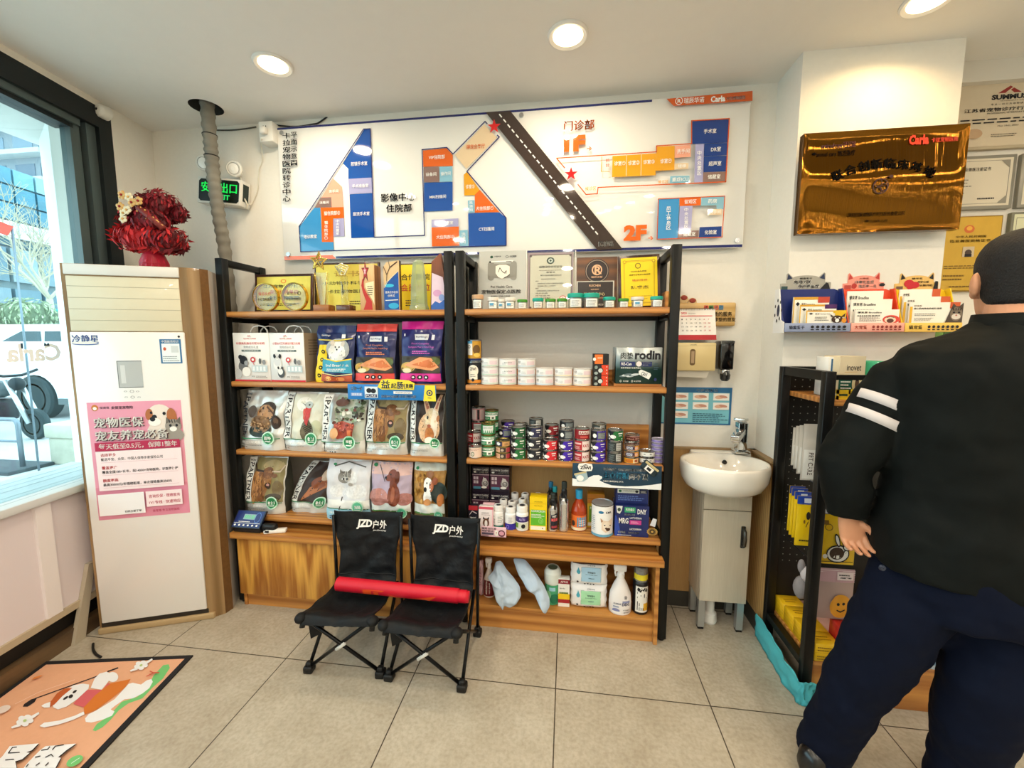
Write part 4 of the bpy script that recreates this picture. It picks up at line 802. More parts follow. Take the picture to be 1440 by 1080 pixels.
# ------------------------------------------------ certificates (top board)
ACR = glassmat('#fbfdfb',.05,.02,'acrylic',.03)
def panel(name,lb,cat,x0,x1,z1,y,c,art,d=.006,tilt=.08,grp=None,rot=0.,frame=None,fr=.0,z0=None):
    z0 = Z1 if z0 is None else z0
    t = thing(name,lb,cat,((x0 + x1) / 2,y,z0),grp);q = Matrix.Translation(((x0 + x1) / 2,y,z0 + d * math.sin(tilt) + abs(math.sin(rot)) * (x1 - x0) / 2 + .0005)) @ Matrix.Rotation(-tilt,4,'X') @ Matrix.Rotation(rot,4,'Y') @ Matrix.Translation((-(x0 + x1) / 2,-y,-z0))
    mb = MB();mb.M = q;mb.bbox((x0,y,z0),(x1,y + d,z1),frame or c,.001,seg=1);mb.build('board',t)
    mb = MB();mb.M = q;p = Print(mb,facefront(x0 + fr,x1 - fr,z0 + fr,z1 - fr,y));p.rect(0,0,1,1,c);art(p);mb.build('face',t);return t
def art_health(p):
    p.ell(.27,.905,.032,.022,mat('#174a34'));p.text('中国平安',.33,.90,.47,.925,INK,.01);p.ring(.60,.905,.03,.021,.008,INK);p.text('卡拉医院',.65,.89,.8,.925,INK,.01)
    G = mat('#8f8f88');p.rect(.2,.55,.8,.79,G)
    for x,y in ((.26,.56),(.74,.56),(.26,.78),(.74,.78)): p.ell(x,y,.07,.05,G)
    p.poly([(.19,.58),(.81,.58),(.81,.76),(.19,.76)],G);p.poly([(.27,.81),(.72,.815),(.74,.84),(.25,.835)],WHITE);p.ell(.24,.82,.02,.015,INK);p.rect(.58,.818,.7,.826,INK)
    p.poly([(.36,.75),(.44,.77),(.58,.77),(.66,.74),(.66,.62),(.6,.565),(.5,.54),(.42,.565),(.36,.63)],mat('#f4efe2'));p.line([(.42,.65),(.45,.72),(.5,.66),(.55,.63),(.59,.67),(.58,.62)],.012,INK);p.line([(.54,.55),(.66,.6)],.01,INK)
    p.text('Pet Health Care',.26,.385,.72,.425,INK,.005);p.text('宠物医保定点医院',.06,.29,.9,.355,INK,.03);p.text('商业保险·便捷理赔·全国通保',.26,.235,.68,.26,INK,.01)
Y = 2.03
panel('insurance_plaque','light grey plaque with a shield emblem and bold black lettering','plaque',X_(673,Y),X_(739,Y),Yp(706,352,Y).z,Y,mat('#b9bbb5',.35,.3),art_health,.012,.07)
def art_cert(p):
    p.rect(.0,.0,1,1,mat('#b79aa6'));p.rect(.035,.03,.965,.97,mat('#5c3340'));p.rect(.05,.045,.95,.955,mat('#efe6d8',.6))
    for x in (.06,.94):
        for y in (.055,.945): p.ell(x,y,.03,.02,mat('#5c3340'))
    p.ell(.5,.86,.085,.06,mat('#1d4436'));p.ell(.5,.86,.05,.036,mat('#dfe8e0'));p.ell(.5,.86,.025,.018,mat('#1d4436'));p.text('动物诊疗许可证书',.25,.735,.75,.775,INK,.02);p.lines(.25,.69,.75,.705,1,PK('#8a7a6a'),.5,2)
    p.text('荣誉员',.41,.645,.6,.67,INK,.02);p.text('南京卡拉动物医院有限公司',.28,.595,.74,.62,INK,.01);p.lines(.3,.54,.7,.56,1,INK,.5,3)
    for k,(a,b) in enumerate(((.17,.24),(.22,.78),(.22,.62),(.17,.24),(.2,.7),(.17,.45),(.17,.5),(.17,.5))): p.text(('特此','经审核符合条件准予从事动物诊疗活动','有效期二零二三年至今','范围','动物疾病预防诊断治疗和手术','法人代表','许可证号','发证日期')[k],a,.50 - .042 * k,b,.52 - .042 * k,INK,.01)
    p.ell(.78,.2,.08,.055,RED);p.ell(.78,.2,.065,.045,mat('#efe0d8'));p.star(.78,.2,.035,RED)
t = panel('certificate','cream certificate with pink border in a clear stand','certificate',X_(742,Y),X_(806,Y),Yp(774,354,Y).z,Y,WHITE,art_cert,.004,.07)
mb = MB();q = Matrix.Translation((0,Y,Z1)) @ Matrix.Rotation(-.07,4,'X') @ Matrix.Translation((0,-Y,-Z1));mb.M = q;mb.box((X_(741,Y),Y - .006,Z1),(X_(809,Y),Y - .003,Yp(774,352,Y).z),ACR);mb.box((X_(739.5,Y),Y - .006,Z1),(X_(740.5,Y),Y + .006,Yp(740,351,Y).z),WHITE);mb.box((X_(808.5,Y),Y - .006,Z1),(X_(809.5,Y),Y + .006,Yp(809,351,Y).z),WHITE);mb.build('clear_cover',t)
def art_brown(p):
    p.ell(.5,.74,.3,.225,mat('#171012',.4));p.ring(.5,.74,.28,.21,.02,mat('#8a7a6c',.3,.6));p.ell(.5,.74,.235,.175,mat('#2c2120',.4));C = mat('#e8b48c',.4);p.ring(.5,.76,.13,.1,.03,C);p.text('R',.44,.68,.62,.83,C,.03);p.text('瑞辰诊断',.36,.61,.64,.645,C,.01)
panel('wood_plaque','brown wooden plaque with a round dark emblem','plaque',X_(811,2.06),X_(868,2.06),Yp(840,361,2.06).z,2.06,wood('#4a2c16','#7a4a20','X',10,.35,.3),art_brown,.016,.05)
def art_tumour(p):
    p.rect(.0,.0,1,1,mat('#c9c4b8',.3));p.rect(.03,.03,.97,.97,mat('#2a201c',.3));C = mat('#e6b890',.4);p.text('RUICHEN',.34,.8,.64,.88,C,.01);p.text('瑞辰医学',.38,.68,.6,.73,C);p.text('肿瘤诊疗中心',.2,.48,.76,.60,mat('#f0dca0',.4),.02);p.text('TUMOR CENTER',.4,.38,.74,.43,C);p.text('2023',.55,.14,.72,.2,WHITE)
panel('centre_plaque','small dark plaque with pale rim in front of the brown plaque','plaque',X_(811,1.985),X_(864,1.985),Yp(838,395,1.985).z,1.985,BLACK,art_tumour,.006,.06)
def art_yel(p):
    LQ = mat('#b89416',.4);p.line([(.08,.06),(.92,.06),(.92,.94),(.08,.94)],.012,LQ,True);p.line([(.1,.08),(.9,.08),(.9,.92),(.1,.92)],.006,LQ,True)
    for x in (.1,.9):
        for y in (.08,.92): p.ell(x,y,.05,.035,LQ);p.ell(x,y,.03,.02,YEL)
    p.ring(.47,.83,.08,.058,.02,mat('#7a6a1c',.4));p.text('2023年角色疾病',.26,.70,.7,.73,INK,.02);p.text('卓越专业精英公益讲师',.22,.63,.8,.66,INK,.02);p.text('培训导师',.3,.51,.72,.555,mat('#c05a2c',.4),.01);p.text('陈睿杰',.27,.35,.75,.42,mat('#3a2c14'),.01);p.text('中国兽医协会小动物临床专委会',.2,.19,.84,.212,mat('#8a6a14'));p.lines(.6,.14,.75,.16,1,mat('#8a6a14'),.5)
Y = 2.0;panel('certificate','bright yellow certificate in a maroon frame, slightly tilted','certificate',X_(872,Y),X_(931,Y),Yp(901,358,Y).z,Y + .01,YEL,art_yel,.018,.08,None,-.035,MAHO,.012)
mb = MB();a,b = X_(934,2.06),X_(942,2.06);mb.bbox((a,2.02,Z1),(b - .001,2.1,Z1 + .085),BW2,.002);mb.box((a - .0005,2.03,Z1 + .04),(b,2.09,Z1 + .042),BLACK);tag(mb.build('wooden_box',origin=(a,2.02,Z1)),'small wooden box behind the jars beside the right post','box')
# ------------------------------------------------ specimen jars
JG = glassmat('#f3f7f6',.10,.03,'jar_plastic',.12)
def jar(px,py0,hw,lid,lb,fill=None,lab=True,seed=0,Y=1.895):
    c = Yp(px,430,Y);r = hw / 575 * 2.0;z1 = Yp(px,py0,Y).z;h = z1 - Z1;t = thing('specimen_jar',lb,'jar',(c.x,Y,Z1),'specimen jars on the top board')
    lh = min(.02,h * .3);mb = MB();mb.lathe([(r * .86,0),(r * .93,.003),(r * .97,h - lh)],(c.x,Y,Z1),JG,20);mb.build('jar_body',t)
    if fill: mb = MB();mb.lathe([(r * .78,.003),(r * .84,h * .5),(.001,h * .52)],(c.x,Y,Z1),mat(fill,.6,noise=.4,nscale=120),16);mb.build('contents',t)
    mb = MB();mb.lathe([(r * 1.02,h - lh),(r * 1.06,h - lh + .002),(r * 1.06,h - .003),(r * 1.0,h),(.001,h)],(c.x,Y,Z1),lid,24);mb.build('lid',t)
    if lab:
        mb = MB();p = Print(mb,cylP((c.x,Y,0),r * .965,Z1,h,2.4),.0006,sub=.15);p.rect(.2,.08,.85,.62,mat('#eef0ea',.6));p.lines(.27,.16,.78,.55,4,mat('#55606a',.6),.4,seed);
        if lid is CLRL: p.rect(.3,.3,.6,.5,mat('#5aa0c4',.6))
        mb.build('label',t)
TEAL = mat('#16a08c',.4);LGRN = mat('#3f8a26',.4);CLRL = mat('#dcd6cc',.4);TANL = mat('#c9a27c')
for k,(x,y0,hw,lid,lb,fl) in enumerate(((672,415,7.5,TANL,'specimen jar with tan lid next to the middle post','#8a5a44'),(693.5,418.5,7.2,CLRL,'clear lidded specimen jar, leftmost of the three clear ones',None),(705.5,421,5.5,CLRL,'smallest clear lidded specimen jar, between two clear jars',None),(717.5,419,7.2,CLRL,'clear lidded specimen jar below the grey plaque, beside a green lid',None),(734.5,421.5,6.5,LGRN,'green lidded specimen jar at the foot of the grey plaque',None),(756.5,419.5,7,TEAL,'small teal lidded specimen jar at the foot of the cream certificate','#b08040'),(774,420.5,6.7,LGRN,'green lidded specimen jar below the middle of the cream certificate',None),(790.5,420,6.5,LGRN,'green lidded specimen jar beside the large teal lidded jar',None),(809,413,9.8,TEAL,'large teal lidded specimen jar holding yellow pieces','#c8a850'),(831,413,10.2,TEAL,'large teal lidded specimen jar holding dark red matter','#5a1420'),(856.5,418,7.4,TEAL,'small teal lidded specimen jar before the dark plaque rim',None),(876.5,420,6.5,LGRN,'green lidded specimen jar before the yellow certificate',None),(896,418,7.6,CLRL,'clear specimen jar before the yellow certificate','#d9c7b0'),(923,417,7.5,TEAL,'teal lidded specimen jar nearest the right shelf post','#7a5a44'))):
    jar(x,y0,hw,lid,lb,fl,True,k)
# ------------------------------------------------ tins
RIMM = mat('#b9bcbc',.2,.95);RIMG = mat('#a89a60',.25,.9)
def tin(name,lb,cat,grp,x,y,z,r,h,c,art=None,rim=RIMM,span=2.6,lid=None,rough=.35):
    t = thing(name,lb,cat,(x,y,z),grp);m = c if not isinstance(c,str) else mat(c,rough,coat=.15)
    mb = MB();e = .0016;mb.lathe([(r - .002,0),(r + .0006,.0012),(r + .0006,.003),(r - .0008,.0045),(r - .0008,h - .0045),(r + .0006,h - .003),(r + .0006,h - .0012),(r - .0012,h),(r - .0028,h - .003),(.001,h - .003)],(x,y,z),m,28,mats=[rim,rim,rim,m,rim,rim,rim,lid or rim,lid or rim])
    mb.build('can',t)
    if art: mb = MB();art(Print(mb,cylP((x,y,0),r - .0008,z,h,span),.0005,sub=.14));mb.build('label',t)
    return t
# art for the small tins; the print spans the side that faces the room
def t_fish(c,face=0):
    cm = mat(c,.4);bk = mat('#101418',.4)
    def f(p):
        p.rect(.02,.08,.98,.92,cm)
        if face == 0: p.rect(.02,.08,.42,.92,bk);p.ell(.42,.5,.09,.36,cm);p.ell(.34,.42,.15,.17,WHITE);p.poly([(.2,.5),(.08,.75),(.1,.35)],WHITE);p.ell(.16,.22,.06,.08,mat('#c9c9c4',.4));p.rect(.6,.68,.84,.78,WHITE);p.rect(.62,.5,.8,.56,mat('#dddddd'));p.ell(.8,.24,.03,.07,WHITE)
        elif face == 1: p.rect(.05,.12,.95,.88,mat('#2c3232',.4));p.lines(.1,.18,.45,.82,6,mat('#7d8684'),.4,3);p.rect(.52,.2,.78,.85,mat('#d8d8d2'));[p.rect(.54,.24 + .1 * k,.76,.28 + .1 * k,INK) for k in range(6)]
        else: p.rect(.02,.08,.42,.92,bk);p.rect(.45,.2,.9,.82,mat('#5d6668'));p.lines(.48,.25,.86,.78,6,mat('#a8b0b0'),.4,4);p.ell(.3,.5,.1,.2,WHITE)
    return f
def t_kak(c,c2='#ffffff'):
    cm = mat(c,.4)
    def f(p):
        p.rect(.02,.08,.98,.92,cm);p.rect(.08,.64,.92,.82,mat('#e8efe8'));p.text('HEALTHY CAT',.14,.67,.86,.79,cm,.02);p.poly([(.06,.55),(.9,.6),(.9,.5),(.06,.42)],mat(c2,.5));p.rect(.48,.18,.76,.5,mat('#eef2ea'));p.rect(.56,.24,.68,.42,mat('#3c4a40'));p.lines(.1,.2,.42,.36,2,WHITE,.4,3)
    return f
def t_kakw(c):
    cm = mat(c,.4)
    def f(p):
        p.rect(.02,.08,.98,.92,cm);p.rect(.25,.2,.85,.85,mat('#eef2ee'));[p.poly([(.28 + .1 * k,.22),(.36 + .1 * k,.22),(.32 + .1 * k,.5)],cm) for k in range(6)];p.lines(.3,.6,.8,.8,3,mat('#7a8a80'),.4,5)
    return f
def t_tan(p): p.rect(.02,.08,.98,.92,mat('#d8a884',.4));p.rect(.38,.12,.7,.88,mat('#3a2c2c',.4));p.ell(.5,.5,.08,.25,mat('#b9a890'));p.rect(.72,.12,.98,.88,mat('#a83a44',.4));p.text('VET',.08,.4,.3,.66,mat('#8a4a34'),.02)
def t_tanb(p): p.rect(.02,.08,.98,.92,mat('#bf8f5c',.4));p.rect(.05,.1,.5,.9,mat('#20284a',.4));p.ell(.28,.5,.12,.25,WHITE);p.rect(.56,.2,.9,.8,mat('#d8a468',.4));p.lines(.6,.3,.86,.7,3,INK,.4,2)
def t_pink(p): p.rect(.02,.08,.98,.92,mat('#e6cdbc'));p.ell(.42,.38,.1,.2,mat('#6a7a5c'));p.ell(.42,.38,.06,.12,mat('#e6d8c8'));p.ell(.2,.4,.04,.08,INK);p.lines(.2,.7,.8,.84,2,mat('#b0705a'),.4,3)
def t_red(p): p.rect(.02,.08,.98,.92,mat('#b3242c',.4));p.rect(.5,.1,.95,.9,mat('#eaddd8'));p.text('KATU',.54,.36,.92,.62,mat('#b3242c',.4),.03);p.rect(.05,.6,.45,.75,mat('#e6c0bc'));p.lines(.08,.2,.42,.5,3,mat('#f0d8d4'),.4,2)
def t_redd(p): p.rect(.02,.08,.98,.92,mat('#8e1c22',.4));p.rect(.32,.5,.92,.82,mat('#e4dcd4'));p.text('RAWZ',.36,.54,.86,.76,mat('#8e1c22',.4),.03);p.rect(.4,.2,.8,.36,mat('#c9564e'))
def t_pale(p): p.rect(.02,.08,.98,.92,mat('#cf8f92',.4));p.rect(.1,.15,.45,.85,mat('#ead8d4'));p.rect(.5,.15,.62,.85,INK);p.rect(.66,.15,.9,.85,mat('#e0c8c4'))
def t_brown(p): p.rect(.02,.08,.98,.92,mat('#6a2c24',.4));p.text('STELLA',.12,.3,.55,.5,mat('#e4b8a4'),.02);p.text('BAGS',.62,.34,.9,.56,mat('#e4b8a4'),.02);p.rect(.02,.7,.98,.92,mat('#a87a70',.4))
def t_org(k):
    def f(p):
        p.rect(.02,.08,.98,.92,mat('#e09a22',.4))
        if k < 2: p.rect(.08,.15,.62,.85,mat('#26264e',.4));p.rect(.2,.3,.5,.7,mat('#c8ccd8'));p.text('GO',.24,.36,.46,.64,INK,.03);p.ell(.72,.5,.1,.25,mat('#e8b8a0'))
        else: p.ell(.35,.5,.2,.3,mat('#c9701c',.4));p.rect(.55,.2,.88,.8,mat('#f0dcb0'));p.rect(.62,.3,.8,.7,mat('#b0582c'))
    return f
def t_white(k):
    cc = ('#bcd8c6','#bcd8c6','#b4cfe0','#b9d3e6','#ead9a8','#ead9b0')[k]
    def f(p): p.rect(.05,.12,.95,.2,mat(cc,.5));p.rect(.55,.28,.9,.7,mat('#e6d4dc'));p.text('肉垫',.12,.45,.26,.72,mat('#3a4a48')) if k != 1 else p.text('RODIN',.4,.5,.72,.62,mat('#4a5a50'));p.lines(.3,.3,.52,.6,3,mat('#a8b4b4'),.35,k)
    return f
def t_ziwi(p): p.rect(.02,.08,.98,.92,mat('#d9d6cc',.4));p.poly([(.1,.4),(.3,.3),(.5,.2),(.75,.35),(.9,.6),(.9,.85),(.1,.85)],mat('#eeeeea'));p.ell(.32,.6,.06,.06,INK);p.ell(.62,.6,.06,.06,INK);p.rect(.2,.12,.8,.24,mat('#2c3a44'))
ORDW = {1: ['lone'],2: ['lower','upper'],3: ['bottom','middle','top'],4: ['bottom','second from bottom','third from bottom','top']}
def stack(zx,y0z,n,Y,arts,desc,r=.0355,zb=None,org=(640,560),grp='small food tins on the third board',names=None,rims=None,body='#8a8f8f',top_h=None):
    px = org[0] + zx / 4;zb = Z3 if zb is None else zb;x = Yp(px,640,Y).x if org[1] == 560 else Yp(px,540,Y).x
    zt = Yp(px,org[1] + y0z / 4,Y + r * .3).z;h = (zt - zb) / n
    for k in range(n):
        lb = desc[k] if isinstance(desc,(list,tuple)) else (desc if n == 1 else '%s, %s of its stack' % (desc,ORDW[n][k]))
        tin('food_tin',lb,'tin',grp,x,Y,zb + h * k,r,h - .0006,body,arts[k] if isinstance(arts,(list,tuple)) else arts,(rims or RIMM))
YA = 1.905;YB_ = 1.982;YC_ = 2.058
K1 = t_kak('#2f8a56');
stack(115,262,1,1.896,t_pink,'pale pink food tin alone at the middle post end',r=.033)
stack(112,182,2,YB_,[t_redd,t_red],['dark red food tin behind the pale pink tin','red and white food tin standing behind the pale pink tin'])
stack(135,45,3,YC_,[t_red,t_kakw('#b33a44'),t_pale],['red food tin at the back corner, hidden lowest of three','crimson food tin with white peaks at the back corner','faded rose food tin on top at the back corner'])
stack(188,136,3,1.93,[K1,K1,t_kakw('#2f8a56')],['bottom green food tin in the green front stack','middle green food tin in the green front stack','green food tin with white panel topping the green front stack'],rims=RIMG)
stack(208,62,4,2.003,[K1,t_kak('#3a8a5c'),K1,K1],['green food tin lowest in the tall rear green stack','green food tin second in the tall rear green stack','green food tin third in the tall rear green stack','green food tin topping the tall rear green stack'],rims=RIMG)
stack(271,228,3,YA,[t_tan,t_tan,t_tanb],['lowest tan and red food tin beside the green stack','middle tan and red food tin beside the green stack','tan and navy food tin on the tan stack'],rims=RIMG)
P0,P1 = t_fish('#4a2a9c'),t_fish('#3c2488',2)
stack(283,162,3,YB_,[P0,P0,P1],['purple food tin lowest behind the tan stack','purple food tin midway behind the tan stack','purple food tin just above the tan stack'])
stack(297,122,3,YC_,[P0,P0,P0],'purple food tin rearmost behind the tan stack')
G0 = t_fish('#1f6a34');B0 = t_fish('#23262c');R0 = t_fish('#d42a36');V0 = t_fish('#4423a8')
stack(357,152,3,YA,[G0,G0,t_fish('#1f5a34',0)],'dark green food tin in the front row')
stack(372,138,3,YC_,B0,'dark food tin behind the dark green stack')
stack(447,152,3,YA,[B0,t_fish('#2a2c34'),t_fish('#2a2c4c')],'black food tin with white fish in the front row')
stack(455,108,4,YB_,[B0,B0,B0,t_fish('#20241f',1)],'black food tin behind the black front stack')
stack(533,224,2,YA,R0,'bright red food tin in the short front stack')
stack(542,142,3,YB_,[R0,R0,t_fish('#8e1c24')],'red food tin behind the bright red pair')
stack(622,166,3,YA,[V0,V0,t_fish('#3c3f48',2)],['violet food tin, bottom of the stack with a grey labelled top','violet food tin, middle of the stack with a grey labelled top','grey labelled food tin on a violet pair, beside the bright red tins'])
stack(626,120,4,YB_,[V0,V0,V0,t_fish('#30343a',2)],'tin in the rear stack behind the grey labelled tin')
stack(712,162,3,YA,[t_red,t_red,t_redd],'rose red food tin behind the white badge')
stack(802,170,3,YA,[V0,V0,t_fish('#4423a8',2)],'violet food tin beside the charcoal barcode tins')
stack(806,136,4,YB_,[V0,V0,V0,t_fish('#8a7a4a',1)],'tin in the rear stack behind the three violet tins')
stack(898,170,3,YA,[t_fish('#2c3430',1),t_fish('#2c3430',1),G0],['charcoal food tin with barcode, bottom of the stack beside the orange tins','charcoal food tin with barcode, middle of the stack beside the orange tins','green and black food tin above two barcode tins'])
stack(990,250,3,YA,[t_org(2),t_org(1),t_org(0)],'orange food tin beside the cream tin',r=.034)
stack(992,198,4,YB_,[t_brown] * 4,'maroon food tin behind the orange tins',r=.035)
stack(1078,288,2,YA + .01,t_ziwi,'cream food tin behind the tilted printed can',r=.0355)
for k in range(6):
    zt = Yp(927,560 + 225 / 4,1.93).z;h = (zt - Z3) / 6;tin('food_tin','flat lilac tin, number %s up in the slim stack by the right post' % ('one','two','three','four','five','six')[k],'tin','flat lilac tins',Yp(926.5,640,1.93).x - .005,1.93,Z3 + h * k,.03,h - .001,mat('#8d7fc0',.4),None,mat('#c9c4dc',.3,.6))
# white tins on the second board
W_ = '#eeecea'
for k,(zx,yt,n) in enumerate(((197,648,3),(297,652,3),(402,652,3),(504,702,2),(608,702,2),(714,706,2))):
    stack(zx,yt + 3,n,1.912,t_white(k),('white tin with green band nearest the gold can','white tin with green band, second column from the gold can','white tin with blue band in the tall third column','white tin with blue band in the first short column','white tin with yellow band in the middle short column','white tin with yellow band nearest the orange boxes')[k],r=.0425,zb=Z2,org=(640,340),grp='white tins on the second board',rims=mat('#d8d6d2',.35),body=W_)
def t_black(p): p.rect(.02,.06,.98,.94,mat('#16181c',.4));p.ell(.5,.6,.3,.26,mat('#efe9da'));p.rect(.26,.22,.74,.55,mat('#efe9da'));p.text('ZIWI',.34,.62,.66,.75,INK,.02);p.lines(.36,.35,.64,.5,2,INK,.3,2);p.rect(.02,.06,.98,.2,mat('#d88a2c',.4));p.ell(.5,.2,.08,.07,INK)
def t_gold(p): p.rect(.02,.06,.98,.94,mat('#c9962c',.4));p.rect(.04,.3,.45,.94,WHITE);p.text('GO',.1,.6,.34,.76,INK,.02);p.rect(.04,.82,.45,.94,mat('#5aa0cc'));p.ell(.68,.55,.2,.22,mat('#6a4a1c'));p.ell(.7,.3,.18,.1,mat('#e8c45a'));p.rect(.02,.06,.98,.14,NAVY)
x = -.4375;zt = Yp(664,508,1.915).z;tin('food_can','tall black can with cream medallion label beside the middle post','can',None,x,1.905,Z2,.034,zt - Z2,'#16181c',t_black)
zz = Yp(668,478,1.93).z;tin('food_can','tall gold and white can standing on the black can','can',None,x + .002,1.908,zt + .0006,.034,zz - zt,'#26305a',t_gold)
# orange boxes and silver box
YREF = 515
Y = 1.885
for k in range(3):
    x0,x1 = X_(834,Y),X_(856,Y);zt = Yp(845,497.5,Y).z;h = (zt - Z2) / 3
    def art(p,w,hh,k=k):
        p.rect(0,0,1,1,mat('#17191a',.4))
        if k == 2: p.rect(.1,.06,.62,.94,ORG);p.ell(.08,.5,.1,.16,WHITE);p.rect(.28,.55,.58,.7,mat('#f0b088'))
        else: p.rect(.55,.02,.98,.98,mat('#d8401e',.4));p.ell(.4,.48,.26,.3,mat('#17191a',.4));p.ell(.48,.45,.14,.2,mat('#c9d0cc'));p.ell(.2,.75,.1,.16,mat('#8a9a94'));p.ell(.2,.2,.12,.14,mat('#9aa8a4'));[p.ell(.88,.2 + .3 * q,.03,.05,WHITE) for q in range(3)]
    carton('food_carton','small %s carton, %s of three piled beside the silver box' % (('black and red','black and red','black and orange')[k],ORDW[3][k]),'carton','small cartons on the second board',x0,x1,Z2 + h * k,Z2 + h * (k + 1) - .0006,Y,.075,'#17191a',art)
def art_rodin(p,w,h):
    p.rect(.1,.66,.26,.86,mat('#c4ccce',.25,.6));
    p.text('肉垫',.1,.68,.37,.86,INK,.03);p.text('rodin',.41,.67,.96,.92,INK,.035)
    p.rect(.09,.48,.42,.61,NAVY);p.text('RE-Can',.12,.51,.34,.59,WHITE,.01);p.rect(.56,.48,.78,.61,NAVY);p.text('猫用湿粮罐头',.58,.56,.76,.6,WHITE,.02);p.text('循环利用',.58,.5,.7,.54,WHITE,.02);p.ell(.5,.55,.06,.07,mat('#e8dcd8'));p.text('营养更新鲜 环保更安心',.11,.42,.55,.46,WHITE,.01)
    for k in range(6): p.ell(.17 + .05 * k,.22 + .02 * (k % 3),.09,.03,mat('#c9d2d4') if k % 2 else mat('#5d6f74'),rot=.15)
    q = .95;p.poly([(.5,.27),(.72,.13),(.77,.24),(.75,.3),(.55,.40),(.5,.36)],mat('#e8e9e4'));p.text('CAN',.55,.22,.68,.33,mat('#2c3234'),.02,rot=-.35)
    p.ring(.11,.08,.02,.03,.006,WHITE);p.text('关注健康',.16,.06,.28,.1,WHITE);p.ring(.36,.08,.02,.03,.006,WHITE);p.text('关注环保',.4,.06,.55,.1,WHITE);p.ell(.86,.13,.03,.045,NAVY);p.lines(.82,.4,.92,.6,4,mat('#3a5260'),.4,3)
def grad_silver():
    m = bpy.data.materials.new('silver_to_green_print');m.use_nodes = True;nt = m.node_tree;b = nt.nodes['Principled BSDF'];tc = nt.nodes.new('ShaderNodeTexCoord');sx = nt.nodes.new('ShaderNodeSeparateXYZ');r = nt.nodes.new('ShaderNodeValToRGB');mr = nt.nodes.new('ShaderNodeMapRange');mr.inputs['From Max'].default_value = .19
    nt.links.new(tc.outputs['Object'],sx.inputs[0]);nt.links.new(sx.outputs['Z'],mr.inputs['Value']);nt.links.new(mr.outputs[0],r.inputs[0]);nt.links.new(r.outputs[0],b.inputs['Base Color']);e = r.color_ramp.elements;e[0].position = .35;e[0].color = lin('#24423e');e[1].position = .95;e[1].color = lin('#c9cfcf');b.inputs['Roughness'].default_value = .25;b.inputs['Metallic'].default_value = .45;return m
Y = 1.88;x0,x1 = X_(866,Y),X_(931,Y);z1 = Yp(902,488.5,Y).z
t = carton('silver_carton','wide silver and dark green carton with bold black lettering','carton',None,x0,x1,Z2 + .012,z1,Y,.14,grad_silver(),art_rodin,None)
mb = MB();mb.box((x0 - .006,Y + .004,Z2),(x1 + .002,Y + .15,Z2 + .012),BW);tag(mb.build('wood_strip',origin=(x0,Y,Z2)),'thin wooden slat under the silver carton','wood strip')
mb = MB();mb.bbox((-.30,2.09,Z2),(.26,2.12,Z2 + .06),BW,.002);tag(mb.build('wooden_batten',origin=(0,2.09,Z2)),'long low wooden batten behind the white tins','batten')
# shelf sign on the third board
YREF = 668
Y = 1.838;x0,x1 = X_(805,Y),X_(930.5,Y);xm = (805 + 930) / 2;zt,zb = Yp(xm,653.5,Y).z,Yp(xm,686,Y).z
t = thing('shelf_sign','navy shelf edge sign with white wave and blue lettering under the tins','sign',((x0 + x1) / 2,Y,zb))
SN = mat('#16384e',.45);CY = mat('#4ab4e0',.45);mb = MB();mb.bbox((x0,Y,zb),(x1,Y + .003,zt),SN,.0008);mb.box((x0 + .01,Y + .003,zt - .014),(x1 - .01,Y + .023,zt - .006),SN);p = Print(mb,facefront(x0,x1,zb,zt,Y))
p.poly([(0,0),(1,0),(1,.28),(.9,.2),(.75,.12),(.6,.08),(.45,.1),(.36,.2),(.31,.3),(.34,.38),(.34,.46),(.3,.52),(.24,.5),(.18,.38),(.1,.25),(0,.34)],mat('#eef1f0'));p.text('来自新西兰 92%高肉含量营养罐头',.35,.74,.82,.86,WHITE,.03);p.text('主食拌粮',.35,.4,.635,.68,CY,.03);p.text('两不误',.64,.38,.85,.66,WHITE,.03);p.text('开盖即食高鲜营养主食罐头',.35,.24,.58,.31,WHITE,.01)
p.poly([(.02,.55),(.16,.68),(.18,.35),(.13,.22),(.06,.2)],mat('#9fb6bc',.4));p.poly([(.02,.55),(.16,.68),(.155,.6),(.02,.47)],mat('#c9b98a',.4));p.ell(.09,.36,.04,.13,WHITE);mb.build('strip',t)
mb = MB();xa,xb,za,zc = X_(812.5,Y - .004),X_(833.5,Y - .004),Yp(823,662.5,Y).z,Yp(823,651,Y).z;w,h = xb - xa,zc - za
mb.prism([(xa + w * u,Y - .005,za + h * v) for u,v in ((.08,.1),(.5,0),(.92,.1),(1,.5),(.94,.88),(.5,1),(.06,.88),(0,.5))],(0,.005,0),WHITE);p = Print(mb,facefront(xa,xb,za,zc,Y - .005));p.text('ZIWI',.14,.26,.86,.66,INK,.04);p.poly([(.3,.72),(.5,.88),(.7,.76)],INK);mb.build('badge',t)
mb = MB();c = Yp(914,658.5,Y - .004);R = Matrix.Translation(c) @ Matrix.Rotation(math.radians(38),4,'Y');mb.M = R;mb.bbox((-.04,-.004,-.022),(.04,.003,.022),mat('#1d3038',.4),.006);mb.box((-.034,-.0045,.008),(.036,-.004,.018),mat('#c9b884',.4));mb.box((-.02,-.0045,-.018),(.018,-.004,.006),WHITE);mb.box((-.012,-.0048,-.012),(.008,-.0045,.0),INK);mb.build('printed_can',t)
